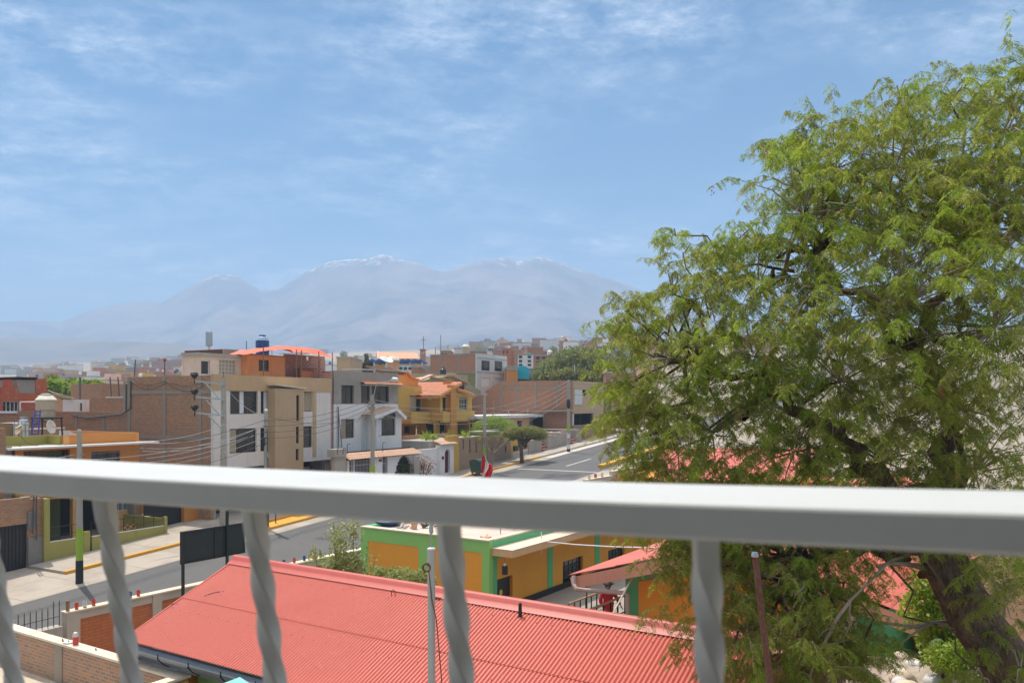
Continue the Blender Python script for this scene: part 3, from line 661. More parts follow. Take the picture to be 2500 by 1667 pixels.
    for u, v0, v1, nm in ((790,125,215,'thin bare mast beside the blue tank'),(1003,128,262,'thin bent pipe mast just right of the blue tank')):
        s_, z1_ = fr.onN(*Z(2,u,v0), 47.9); mb = MB(); mb.tube([fr.p(s_, 47.9, zr), fr.p(s_, 47.9, z1_)], .03, 5)
        if u > 900: mb.tube([fr.p(s_, 47.9, z1_-.4), fr.p(s_+.35, 47.9, z1_-.4), fr.p(s_+.35, 47.9, z1_-1.4)], .02, 5)
        single('mast', mb, M['wire'], nm, 'mast')
rooftop_a()
# ================================================================ grey and white building B
def building_b():
    fr = RD; N0 = 43.0; s0 = 48.75; s1 = 56.9; R = lambda *a: fr.rN(N0, 3, *a)
    T = thing('town_house', 'three storey house, raw cement top floor over white lower floors, tiled bay gable', 'house', tuple(fr.p(52.8, 46, gR(52))))
    zt = 10.5; zm = fr.onN(*Z(3,450,730), N0)[1]
    up = [R(210,550,330,725), R(398,555,665,722)]; lo = [R(208,872,333,1057)]
    mb = MB(); wall(mb, fr, 'N', N0, s0, s1, zm, zt, up, .22); part('wall', mb, M['grey'], T, 'unpainted cement upper wall')
    mb = MB(); wall(mb, fr, 'N', N0, s0, s1, 1.0, zm-.002, lo, .22); part('wall', mb, M['white'], T, 'white painted lower wall')
    mb = MB(); mb.box(s0, s0+.2, N0+.23, 52, 1, zt-.05, fr); mb.box(s1-.2, s1, N0+.23, 52, 1, zt-.05, fr); mb.box(s0, s1, 52.02, 52.2, 1, zt-.05, fr); part('side_wall', mb, M['brickA'], T)
    mb = MB(); mb.box(s0+.21, s1-.21, N0+.23, 52, zt-.3, zt-.06, fr); mb.box(s0+.21, s1-.21, N0+.23, 52, zm-.1, zm+.1, fr); part('floor_slab', mb, M['grey'], T)
    x = R(488,555,500,722); mb = MB(); mb.box(x[0], x[1], N0+.02, N0+.2, x[2], x[3], fr); part('mullion', mb, M['conc'], T)
    q = R(398,866,525,1190); mb = MB(); mb.box(q[0], q[1], N0-.05, N0-.002, 1.4, q[3], fr); part('panel', mb, M['whitec'], T)
    for k, w_ in enumerate(up): window(T, fr, 'N', N0, w_, 2, 1, .05, .16, 'black')
    window(T, fr, 'N', N0, lo[0], 2, 1, .04, .1, 'bfr', 'glass', [(.1,.4,'curt')])
    # tiled strip above the wide opening
    a, b, z0, z1 = R(395,512,752,545); mb = MB(); mb.corr(fr.p(a, N0-.55, z0), fr.p(b, N0, 0)-fr.p(a, N0, 0), fr.p(0,.62,.26), .22, .06, 5, 2, .02, .03, True); part('tile_canopy', mb, M['tile'], T)
    mb = MB(); mb.box(a, b, N0-.5, N0-.002, z0-.12, z0-.01, fr); part('canopy_slab', mb, M['grey'], T)
    # bay with gabled tile roof
    P = 42.0; a, b, z0, z1 = fr.rN(P, 3, 545, 800, 785, 1190); w_ = fr.rN(P, 3, 562, 868, 728, 1032)
    pk = fr.onN(*Z(3,738,742), P-.4); el_ = fr.onN(*Z(3,528,838), P-.4); er = fr.onN(*Z(3,828,848), P-.4)
    pz = pk[1]-.15
    mb = MB(); wall(mb, fr, 'N', P, a, b, 1.2, el_[1]+.05, [w_], .2)
    mb.prism([fr.p(a, P, el_[1]+.05), fr.p(b, P, el_[1]+.05), fr.p(b, P, er[1]+.5), fr.p(pk[0], P, pz-.15)], fr.p(0,.2,0)); mb.box(a, a+.2, P+.21, N0-.06, 1.2, el_[1]+.05, fr); mb.box(b-.2, b, P+.21, N0-.06, 1.2, el_[1]+.05, fr)
    part('bay', mb, M['white'], T); window(T, fr, 'N', P, w_, 2, 1, .05, .12, 'bfr', 'glass', [(.02,.25,'curtw')])
    tri = MB(); tri.prism([fr.p(w_[0]+.5, P-.012, w_[3]+.02), fr.p(w_[1], P-.012, w_[3]+.02), fr.p(w_[1], P-.012, w_[3]+.62), fr.p(w_[1]-.3, P-.012, w_[3]+.72)], fr.p(0,.01,0)); part('fanlight', tri, M['glass'], T)
    mb = MB(); E = fr.p(0,1.5,0); pkp = fr.p(pk[0], P-.4, pz)
    lw = fr.p(el_[0], P-.4, el_[1]); mb.corr(lw, E, pkp-lw, .24, .07, 5, 5, .03, .03, True)
    rw = fr.p(er[0], P-.4, er[1]); mb.corr(rw, E, pkp-rw, .24, .07, 5, 3, .03, .03, True); part('gable_roof', mb, M['tile2'], T)
    mb = MB(); mb.bar(lw+Vector((0,0,-.16)), pkp+Vector((0,0,-.16)), .12, .26); mb.bar(rw+Vector((0,0,-.16)), pkp+Vector((0,0,-.16)), .12, .26); part('bargeboard', mb, M['wfr'], T)
    # roof clutter
    mb = MB(); a, b, z0, z1 = fr.rN(44.5, 3, 190, 408, 640, 425); mb.bar(fr.p(a+1, 44.4, zt+.25), fr.p(b+1.2, 44.4, zt+.32), 1.3, .05); part('roof_sheet', mb, M['wfr'], T)
    mb = MB(); a, b, z0, z1 = fr.rN(43.6, 3, 560, 410, 778, 430)
    for i in range(12): s_ = a+(b-a)*i/11; mb.bar(fr.p(s_, 43.1, z0), fr.p(s_, 45.0, z1+.35), .12, .1)
    mb.bar(fr.p(a, 43.3, z0-.1), fr.p(b, 43.3, z0-.1), .1); part('pergola', mb, M['bfr'], T)
    # left concrete edge + vent pipes
    mb = MB(); mb.tube([fr.p(s0+.9, N0-.12, 3.8), fr.p(s0+.35, N0-.12, 7.6)], .03, 6); mb.tube([fr.p(s0+.4, N0-.1, 2.2), fr.p(s0+.4, N0-.1, 7.7)], .04, 6); part('pipe', mb, M['wire'], T)
    # white neighbour roof objects: beige tank house and dish on the roof
    c = fr.p(fr.onN(*Z(3,703,370), 47.5)[0], 47.5, zt-.06); T2 = thing('chimney', 'beige chimney box with a pale domed cap on the cement house roof', 'chimney', tuple(c))
    mb = MB(); mb.lathe(c, [(.6,0),(.6,1.5)], 4); part('shaft', mb, M['salmon'], T2); mb = MB(); mb.lathe(c+Vector((0,0,1.502)), [(.65,0),(.62,.12),(.38,.38),(.1,.42)], 8); part('cap', mb, M['tankw'], T2)
    c = fr.p(fr.onN(*Z(3,640,370), 46.5)[0], 46.5, zt-.06); T2 = thing('satellite_dish', 'large white dish tilted on a white post on the cement house roof', 'satellite dish', tuple(c))
    mb = MB(); mb.tube([c, c+Vector((0,0,1.1))], .12, 8); part('post', mb, M['wfr'], T2)
    dish(T2, c+Vector((0,0,1.35)), Vector((.35,-.35,1)), .62)
def dish(par, c, d, r, mat='wfr'):
    d = d.normalized(); a = d.cross(Vector((0,.3,1))).normalized()
    if a.length < .1: a = Vector((1,0,0))
    b = d.cross(a).normalized(); mb = MB(); rings = []
    for (q, h) in ((.02,0),(.4,.05),(.75,.16),(1,.28),(1.0,.25),(.75,.12),(.4,.01),(.02,-.04)): rings.append(mb.vert(*[c+(a*cos(2*pi*k/20)+b*sin(2*pi*k/20))*r*q+d*h*r for k in range(20)]))
    for i in range(len(rings)-1):
        for k in range(20): k2 = (k+1) % 20; mb.face(rings[i]+k, rings[i]+k2, rings[i+1]+k2, rings[i+1]+k)
    o = part('dish', mb, M[mat], par, smooth=True)
    mb = MB(); mb.tube([c-b*r*.95+d*r*.2, c+d*r*.75], .02, 5); mb.sph(c+d*r*.75, .07, 8, 5); part('feed_arm', mb, M['steel'], par)
building_b()
def yard_b():
    fr = RD; P = 39.5; R = lambda *a: fr.rN(P, 3, *a)
    T = thing('garden_wall', 'white street wall with a tiled coping, iron grilles and an oval archway', 'wall', tuple(fr.p(50, P, gR(50))))
    a, _, _, zt = R(270,1240,900,1390); a = R(268,1,270,2)[0]; b = R(1,1,1135,2)[1]; g1 = R(283,1258,330,1390); g2 = R(335,1250,500,1390); dr = R(603,1238,652,1390); ar = R(722,1222,903,1390)
    zt = R(300,1240,900,1390)[3]; zl = gR(47)-.3; fl = lambda h: (h[0], h[1], zl+.4, h[3]); hs = [fl(g1), fl(g2), fl(dr)]
    tc_ = R(1,1,952,2)[1]
    # the arch opening cut out as steps of columns
    cx = (ar[0]+ar[1])/2; hw = (ar[1]-ar[0])/2; zc = ar[3]-1.9
    for i in range(14):
        x0 = ar[0]+2*hw*i/14; x1 = ar[0]+2*hw*(i+1)/14; xm = abs((x0+x1)/2-cx)/hw; hs.append((x0, x1, zl+.4, zc+1.9*math.sqrt(max(.02, 1-xm*xm))))
    mb = MB(); wall(mb, fr, 'N', P, a, tc_, zl, zt, hs, .25); wall(mb, fr, 'N', P, tc_, b, zl, zt+.35, [], .25); part('wall', mb, M['white'], T)
    mb = MB(); E = fr.p(tc_-a+.15,0,0); mb.corr(fr.p(a-.1, P-.35, zt+.02), E, fr.p(0,1.0,.40), .30, .10, 5, 3, .03, .03, True); part('tile_coping', mb, M['tile2'], T)
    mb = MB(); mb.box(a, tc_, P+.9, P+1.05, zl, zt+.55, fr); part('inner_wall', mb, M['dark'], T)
    for g in hs[:3]:
        m2 = MB(); n = max(3, int((g[1]-g[0])/.16))
        for i in range(n+1): x = g[0]+(g[1]-g[0])*i/n; m2.box(x-.02, x+.02, P+.1, P+.14, g[2], g[3]-.1, fr)
        for z in (g[2]+.2, g[3]-.5): m2.box(g[0], g[1], P+.09, P+.15, z, z+.05, fr)
        part('grille', m2, M['steel'], T)
    m2 = MB(); q = R(568,1256,594,1280); m2.box(q[0], q[1], P-.04, P-.002, q[2], q[3], fr); part('house_plaque', m2, M['bfr'], T)
    m2 = MB(); leaf_cloud(m2, fr.p(cx, P+.6, zc+.4), (hw*.8, .3, 1.6), 900, .12, .07); part('climber', m2, M['shrub'], T)
    # concrete stub wall on the left
    m3 = MB(); q = R(145,1232,262,1390); m3.box(q[0], q[1], P+.05, P+.3, zl, q[3], fr); m3.box(q[0]-.2, q[1]-.15, P-.1, P+.5, q[3]+.002, q[3]+.55, fr); single('concrete_wall', m3, M['conc'], 'short bare concrete wall at the foot of the cement house', 'wall')
    # arched gate pillar with tile cap
    q = R(1130,1118,1258,1390); gq_ = R(1172,1160,1222,1385); T = thing('gate', 'narrow arched gate of dark bars in a white surround under a small tile cap', 'gate', tuple(fr.p(q[0]+.8, P, gR(57))))
    arc = []
    for i in range(8): x0 = gq_[0]+(gq_[1]-gq_[0])*i/8; x1 = gq_[0]+(gq_[1]-gq_[0])*(i+1)/8; xm = abs(i+.5-4)/4; arc.append((x0, x1, gq_[2], gq_[3]-.45+.45*math.sqrt(1-xm*xm*.98)))
    mb = MB(); wall(mb, fr, 'N', P-.3, q[0], q[1], gR(57)-.3, q[3], arc, .5); part('surround', mb, M['white'], T)
    mb = MB()
    for i in range(7): x = gq_[0]+(gq_[1]-gq_[0])*(i+.5)/7; mb.box(x-.03, x+.03, P-.1, P-.04, gq_[2], gq_[3]-.1, fr)
    for z in (gq_[2]+.4, gq_[2]+1.3): mb.box(gq_[0], gq_[1], P-.11, P-.03, z, z+.05, fr)
    part('bars', mb, flat('dark_red_iron', (.16,.03,.03), .5), T)
    mb = MB(); mb.corr(fr.p(q[0]-.15, P-.6, q[3]+.02), fr.p(q[1]-q[0]+.3,0,0), fr.p(0,.95,.34), .30, .09, 5, 2, .03, .03, True); part('tile_cap', mb, M['tile2'], T)
    mb = MB(); mb.box(q[0]+.2, q[0]+.45, P-.36, P-.302, q[3]-1.2, q[3]-.95, fr); part('meter_box', mb, M['black'], T)
    # brick side yard wall above
    q = R(800,1022,1225,1165); P2 = 43.5; q = fr.rN(P2, 3, 792, 1022, 1222, 1165)
    T = thing('brick_wall', 'brown brick wall with a white coping between the white house and the yellow pillar', 'wall', tuple(fr.p(q[0]+2, P2, 2)))
    mb = MB(); mb.box(max(q[0], 57.0), q[1]+.6, P2, P2+.2, 1.5, q[3], fr); part('wall', mb, M['brickA'], T); mb = MB(); mb.box(max(q[0], 57.0), q[1]+.4, P2-.06, P2-.002, q[3]-.5, q[3]-.34, fr); part('coping', mb, M['wfr'], T)
    # yellow pillar and brown walls
    q = R(1222,1030,1325,1400); mb = MB(); mb.box(q[0], q[1], P-.1, P+.3, gR(60)-.4, q[3], fr); single('yellow_pillar', mb, paint('peeling_ochre', (.60,.34,.06), dirt=(.34,.30,.28), dirt_amt=.7), 'tall ochre wall panel with a peeling patch near its foot', 'wall')
    br = paint('brown_stucco', (.33,.22,.14), dirt_amt=.4)
    for k, (x0, y0, x1, y1, lb) in enumerate(((1327,1045,1556,1400,'brown stucco street wall with three narrow vertical slots'),(1606,1030,1830,1330,'brown stucco street wall behind the bare tree'))):
        q = R(x0,y0,x1,y1); T = thing('street_wall', lb, 'wall', tuple(fr.p(q[0]+1, P, gR(q[0]))))
        sl_ = [R(*z) for z in (((1370,1070,1384,1160),(1432,1068,1446,1198),(1494,1065,1508,1195)) if k == 0 else ((1640,1150,1656,1210),(1775,1130,1790,1190)))]
        mb = MB(); wall(mb, fr, 'N', P, q[0], q[1], gR(q[0])-.3, q[3], sl_, .25); part('wall', mb, br, T)
        mb = MB(); mb.box(q[0], q[1], P+.4, P+.5, gR(q[0])-.3, q[3]-.1, fr); part('inner_wall', mb, M['bfr'], T)
    q = R(1556,998,1612,1300); T = thing('gate', 'tall gateway in the brown wall under a thin overhanging slab', 'gate', tuple(fr.p(q[0]+.5, P, gR(66))))
    mb = MB(); mb.box(q[0]+.05, q[1]-.05, P+.1, P+.15, gR(q[0])-.3, q[3]-.02, fr); part('leaf', mb, M['bfr'], T); q2 = R(1495,990,1662,1002); mb = MB(); mb.box(q2[0], q2[1], P-.8, P+.8, q2[2], q2[3]+.04, fr); part('canopy', mb, M['conc'], T)
    q = R(1832,1075,1962,1240); T = thing('gate', 'ochre gateway panel with a dark letter box beside the stone garden', 'gate', tuple(fr.p(q[0]+1, P+.3, gR(72))))
    mb = MB(); mb.box(q[0], q[1], P+.3, P+.5, gR(q[0])-.3, q[3], fr); part('panel', mb, M['ochre'], T)
    m2 = R(1880,1130,1912,1175); mb = MB(); mb.box(m2[0], m2[1], P+.1, P+.298, m2[2], m2[3], fr); part('letter_box', mb, M['black'], T)
    q = R(1828,1215,1962,1275); T = thing('picket_fence', 'low white picket fence in front of the ochre gateway', 'fence', tuple(fr.p(q[0]+1, P-.3, gR(72)))); mb = MB(); n = 13
    for i in range(n): x = q[0]+(q[1]-q[0])*i/(n-1); mb.box(x-.03, x+.03, P-.32, P-.28, gR(x)-.02, gR(x)+.75, fr)
    part('picket', mb, M['wfr'], T); mb = MB(); mb.bar(fr.p(q[0], P-.26, gR(q[0])+.6), fr.p(q[1], P-.26, gR(q[1])+.6), .04, .06); part('rail', mb, M['wfr'], T)
    # raised garden behind the walls
    mb = MB(); mb.box(57.2, 69.5, 40.0, 43.3, 1.2, 4.75, fr); mb.box(69.6, 74.5, 40.2, 46, 2.2, 4.4, fr); single('garden_bed', mb, M['conc'], kind='structure')
yard_b()
# ================================================================ yellow house C
def house_c():
    fr = RD
    T = thing('yellow_house', 'ochre yellow two storey house with clay tiled gable, brown pier and arched window', 'house', tuple(fr.p(66, 48, gR(66))))
    # left wing
    P = 48.2; R = lambda *a: fr.rN(P, 3, *a); a = 57.1; b = 67.7; zt = R(760,560,985,600)[3]; zb = R(760,560,985,912)[2]
    w1 = R(862,648,972,800)
    gl = [R(800,925,860,1010), R(905,940,960,1010)]
    mb = MB(); wall(mb, fr, 'N', P, a, b, zb, zt, [w1], .22); part('wall', mb, M['ochre'], T)
    mb = MB(); wall(mb, fr, 'N', P+1.2, a, b, 3.0, zb-.002, gl, .2); mb.box(a, b, P+.23, P+1.2, zb-.25, zb-.002, fr); part('porch_wall', mb, M['ochre2'], T)
    for g in gl: window(T, fr, 'N', P+1.2, g, 1, 1)
    window(T, fr, 'N', P, w1, 3, 1, .06, .12, 'bfr', 'glass', [(.0,.65,'curt')])
    # curved raised parapet at the back left
    P3 = 50.2; top = fr.onN(*Z(3,800,430), P3); e1 = fr.onN(*Z(3,850,450), P3); e2 = fr.onN(*Z(3,905,490), P3); e3 = fr.onN(*Z(3,945,500), P3); l = fr.onN(*Z(3,760,432), P3)
    mb = MB(); xl = fr.onN(*Z(3,640,430), P3)[0]; poly = [fr.p(xl, P3, zt-.4), fr.p(e3[0], P3, zt-.4), fr.p(e3[0], P3, e3[1]), fr.p(e2[0], P3, e2[1]), fr.p(e1[0]+.3, P3, e1[1]-.25), fr.p(e1[0]-.3, P3, e1[1]+.2), fr.p(top[0], P3, top[1]), fr.p(xl, P3, l[1]-.1)]
    mb.prism(poly, fr.p(0,.25,0)); part('parapet', mb, paint('apricot_paint', (.72,.32,.07), dirt_amt=.2), T)
    mb = MB(); cs = poly[2:]
    for p, q in zip(cs, cs[1:]): mb.bar(p+Vector((0,0,.04)), q+Vector((0,0,.04)), .42, .14)
    part('coping', mb, paint('orange_coping', (.72,.25,.06), dirt_amt=.2), T)
    # right wing with the gable to the street
    G = 46.0; RG = lambda *q: fr.rN(G, 3, *q); g0 = 67.72; g1 = fr.onN(*Z(3,1458,700), G)[0]; le = fr.onN(*Z(3,1165,642), G-.5); pk = fr.onN(*Z(3,1362,522), G-.5); lo = fr.onN(*Z(3,1332,588), G-.5); re = fr.onN(*Z(3,1482,638), G-.5)
    zb2 = RG(1280,1,1450,885)[2]
    wa = RG(1178,648,1216,792); wt = RG(1278,590,1310,768); wr = RG(1338,628,1415,785)
    mb = MB(); wall(mb, fr, 'N', G, g0, g1, zb2, le[1]-.25, [wa, wt, wr], .22)
    mb.prism([fr.p(g0, G, le[1]-.25), fr.p(pk[0]-.4, G, le[1]-.25), fr.p(pk[0]-.4, G, pk[1]-.55), fr.p(g0, G, le[1]-.2)], fr.p(0,.22,0))
    mb.prism([fr.p(pk[0]-.39, G, le[1]-.25), fr.p(g1, G, le[1]-.25), fr.p(g1, G, re[1]-.1), fr.p(pk[0]-.39, G, lo[1]-.15)], fr.p(0,.22,0))
    part('gable_wall', mb, M['ochre'], T)
    zl = fr.onN(*Z(3,1100,910), 47)[1]
    mb = MB(); wl = fr.onS(*Z(3,1085,700), g0)
    mb.box(g0, g0+.2, G+.23, 52.5, zl, le[1]-.25, fr); mb.box(g1-.2, g1, G+.23, 53, 3, re[1]-.2, fr); part('side_wall', mb, M['ochre'], T)
    window(T, fr, 'N', G, wa, 1, 2, .04); window(T, fr, 'N', G, wt, 1, 2, .04); window(T, fr, 'N', G, wr, 3, 3, .05, .1, 'wfr')
    # arch over the arched window
    am = MB(); cxm = (wa[0]+wa[1])/2; hw = (wa[1]-wa[0])/2
    am.prism([fr.p(cxm+hw*cos(pi*k/10), G-.02, wa[3]-.02+hw*sin(pi*k/10)) for k in range(11)], fr.p(0,.012,0)); part('fanlight', am, M['glass'], T)
    # brown pier / chimney running up the front
    q = RG(1222,620,1276,1020); mb = MB(); mb.box(q[0], q[1], G-.45, G-.005, 3.1, pk[1]-.3, fr); part('pier', mb, M['ochre2'], T)
    q = fr.rN(G+.9, 3, 1214, 512, 1275, 600); mb = MB(); mb.box(q[0], q[1], G+.5, G+1.3, q[2]-.7, q[3], fr); part('chimney', mb, M['ochre2'], T)
    # roofs
    mb = MB(); back = 6.2; lw = fr.p(le[0]-.35, G-.5, le[1]-.08); pkp = fr.p(pk[0], G-.5, pk[1]); mb.corr(lw, fr.p(0,back,0), pkp-lw, .26, .08, 5, 7, .035, .03, True)
    rw = fr.p(re[0], G-.5, re[1]); lop = fr.p(lo[0]-.3, G-.5, lo[1]+.12); mb.corr(rw, fr.p(0,back,0), lop-rw, .26, .08, 5, 4, .035, .03, True); part('tiled_roof', mb, M['tile'], T)
    mb = MB()
    for p, r_ in ((lw, pkp), (rw, lop)): mb.bar(p+Vector((0,0,-.14)), r_+Vector((0,0,-.14)), .14, .24)
    mb.bar(lw+Vector((0,0,-.2)), lw+fr.p(0,back,0)+Vector((0,0,-.2)), .1, .2); part('bargeboard', mb, M['ochre2'], T)
    # balcony parapet band
    mb = MB(); q = RG(1164,805,1222,905); mb.box(g0-.02, q[1], G-.35, G-.005, q[2], q[3], fr); q = RG(1276,795,1455,890); mb.box(q[0], q[1]+.05, G-.35, G-.005, q[2], q[3], fr); part('balcony_band', mb, M['ochre'], T)
    q = fr.rN(P-.9, 3, 865, 805, 1164, 912); mb = MB(); mb.box(q[0], g0-.025, P-1.1, P-.9, q[2], q[3], fr); mb.box(q[0], g0-.025, P-.9, P-.005, q[2], q[2]+.15, fr); part('balcony', mb, M['ochre'], T)
    # ground floor of right wing
    op = [fr.rN(G+.6, 3, *z) for z in ((1153,905,1210,1015),(1276,900,1300,1015),(1325,895,1432,1020))]
    mb = MB(); wall(mb, fr, 'N', G+.6, g0, g1-.25, 3.0, zb2-.002, [(a_, b_, c_, d_) for a_, b_, c_, d_ in op], .2); mb.box(g0, g1-.22, G+.23, G+.6, zb2-.2, zb2-.002, fr); part('ground_wall', mb, M['ochre'], T)
    mb = MB(); mb.box(g0, g1-.25, G+1.6, G+1.7, 3.0, zb2-.2, fr); mb.box(a, b, P+2.6, P+2.7, 3, zb-.3, fr); part('inner_wall', mb, M['dark'], T)
    mb = MB(); mb.box(a, g1-.3, 53.0, 53.2, 2.2, zt-.2, fr); mb.box(a, g0, P+.23, 53, zt-.5, zt-.3, fr); mb.box(a, a+.2, P+.25, 53, 3, zt-.1, fr); part('rear_wall', mb, M['ochre'], T)
    # wall lamp
    u_, z_ = fr.onS(*Z(3,1063,675), g0); mb = MB(); mb.box(g0-.3, g0-.002, u_-.15, u_+.15, z_-.2, z_+.25, fr); part('wall_lamp', mb, M['cream'], T)
    q = fr.rN(39.6, 3, 1432, 908, 1512, 1010); mb = MB(); mb.box(g1+.02, g1+1.9, 45.6, 45.8, 3, re[1]-4.3, fr); part('side_gate', mb, M['ochre'], T)
house_c()
def khaki_row():
    fr = RD
    # khaki house behind the yellow one: low pitched ridge lines
    P = 56; R = lambda *a: fr.rN(P, 3, *a); q = R(885,445,1420,640)
    T = thing('khaki_house', 'khaki plaster house with shallow tiled gables behind the yellow house', 'house', tuple(fr.p(q[0]+4, P+2, 3)))
    A = lambda x, y, p=P: (lambda t: fr.p(t[0], p, t[1]))(fr.onN(*Z(3,x,y), p))
    base = 5.0; b = lambda x, p=P: fr.p(fr.onN(*Z(3,x,600), p)[0], p, base)
    mb = MB(); mb.prism([b(900), b(1545), A(1545,600), A(1400,520), A(1245,462), A(1080,478), A(1040,492), A(900,530)], fr.p(0,3.5,0)); part('wall', mb, M['khaki'], T)
    mb = MB(); P2 = P+2.0; mb.prism([b(885,P2+2), b(1420,P2+2), A(1420,450,P2+2), A(885,440,P2+2)], fr.p(0,3,0)); part('upper_wall', mb, M['khaki'], T)
    mb = MB()
    for pts in (((905,520),(1070,452)),((1060,470),(1240,505)),((1215,455),(1270,458)),((1262,462),(1418,535))):
        p, r = [A(x, y, P-.25) for x, y in pts]; mb.bar(p, r, .7, .16)
    part('tiled_coping', mb, M['tile2'], T)
    q = R(1358,445,1405,500); mb = MB(); mb.box(q[0], q[1], P+1.5, P+2.3, q[2], q[3]+.2, fr); part('parapet', mb, M['khaki'], T)
    c = A(1385,580,P-.4); c = fr.p(fr.inv(c.x, c.y)[0], P-.03, c.z); mb = MB(); r = .62; mb.prism([c+fr.p(r*cos(2*pi*k/16), 0, r*1.2*sin(2*pi*k/16)) for k in range(16)], fr.p(0,.02,0)); part('round_window', mb, M['glass'], T)
    c = A(1183,440,P+5); T2 = thing('water_tank', 'small black water tank standing on the khaki roof before the tall brick flank', 'water tank', tuple(c))
    mb = MB(); mb.lathe(c-Vector((0,0,.3)), [(.42,0),(.42,.3),(.40,.32),(.42,.6),(.40,.62),(.42,.85),(.2,1.05)], 16); part('barrel', mb, M['tankk'], T2); mb = MB(); mb.lathe(c+Vector((0,0,.752)), [(.22,0),(.22,.12),(.08,.18)], 12); part('lid', mb, M['tankk'], T2)
khaki_row()
def building_d():
    fr = RD; N0 = 65.7; R = lambda *a: fr.rN(N0, 3, *a); s0 = 106.6; s1 = fr.onN(*Z(3,1795,400), N0)[0]; zt = fr.onN(*Z(3,1512,245), N0)[1]
    T = thing('tall_house', 'tall white fronted house with big dark square windows and a bare brick flank', 'house', tuple(fr.p(111, 70, gR(111))))
    ws = [R(1550,315,1630,410), R(1676,320,1749,416), R(1550,480,1632,563), R(1676,483,1750,560)]
    mb = MB(); wall(mb, fr, 'N', N0, s0, s1, gR(106)-.5, zt, ws, .25); part('wall', mb, M['whitec'], T)
    for k, w_ in enumerate(ws): window(T, fr, 'N', N0, w_, 2 if k > 1 else 1, 1, .07, .1, 'wfr' if k > 1 else 'black', 'glass', [(0,1,'curtw')] if k > 1 else None)
    mb = MB()
    for y in (298, 430): z = fr.onN(*Z(3,1650,y), N0)[1]; mb.box(s0, s1, N0-.06, N0-.002, z-.06, z+.06, fr)
    part('string_course', mb, M['conc'], T)
    n1 = fr.onS(*Z(3,1060,400), s0)[0]; zb = fr.onS(*Z(3,1300,438), s0)[1]
    mb = MB(); mb.box(s0, s0+.25, N0+.26, n1, zb, zt-.08, fr); part('brick_wall', mb, M['brickB'], T)
    mb = MB(); mb.box(s0, s0+.25, N0+.26, n1, gR(106)-.5, zb-.002, fr); part('moss_wall', mb, M['moss'], T, 'moss coloured lower flank')
    mb = MB()
    for z in (zt-3.0, zt-.25): mb.box(s0-.05, s0-.002, N0+.3, n1, z, z+.28, fr)
    for n in (N0+3.0, N0+6.2): mb.box(s0-.045, s0-.002, n, n+.3, zb, zt-.3, fr)
    part('concrete_band', mb, M['concb'], T)
    mb = MB(); mb.box(s1-.25, s1, N0+.26, n1, gR(106), zt-.1, fr); mb.box(s0+.26, s1-.26, n1-.25, n1, gR(106), zt-.1, fr); mb.box(s0+.26, s1-.26, N0+.26, n1-.26, zt-.6, zt-.4, fr); part('rear_wall', mb, M['grey'], T)
    c = fr.p(fr.onN(*Z(3,1400,240), N0+5)[0], N0+5, zt-.4); c = fr.p(s0+3.2, *((lambda t: (t[0], zt-.4))(fr.onS(*Z(3,1400,240), s0+3.2))))
    T2 = thing('water_tank', 'tall cream water tank on top of the tall house with the brick flank', 'water tank', tuple(c))
    mb = MB(); k = fr.onS(*Z(3,1400,170), s0+3.2)[1]-c.z; mb.lathe(c, [(.58,0),(.58,k*.86)], 18); part('barrel', mb, M['tankc'], T2)
    mb = MB(); mb.lathe(c+Vector((0,0,k*.86+.002)), [(.62,0),(.62,.12),(.4,.38),(.3,.42)], 18); part('lid', mb, M['tankw'], T2)
building_d()
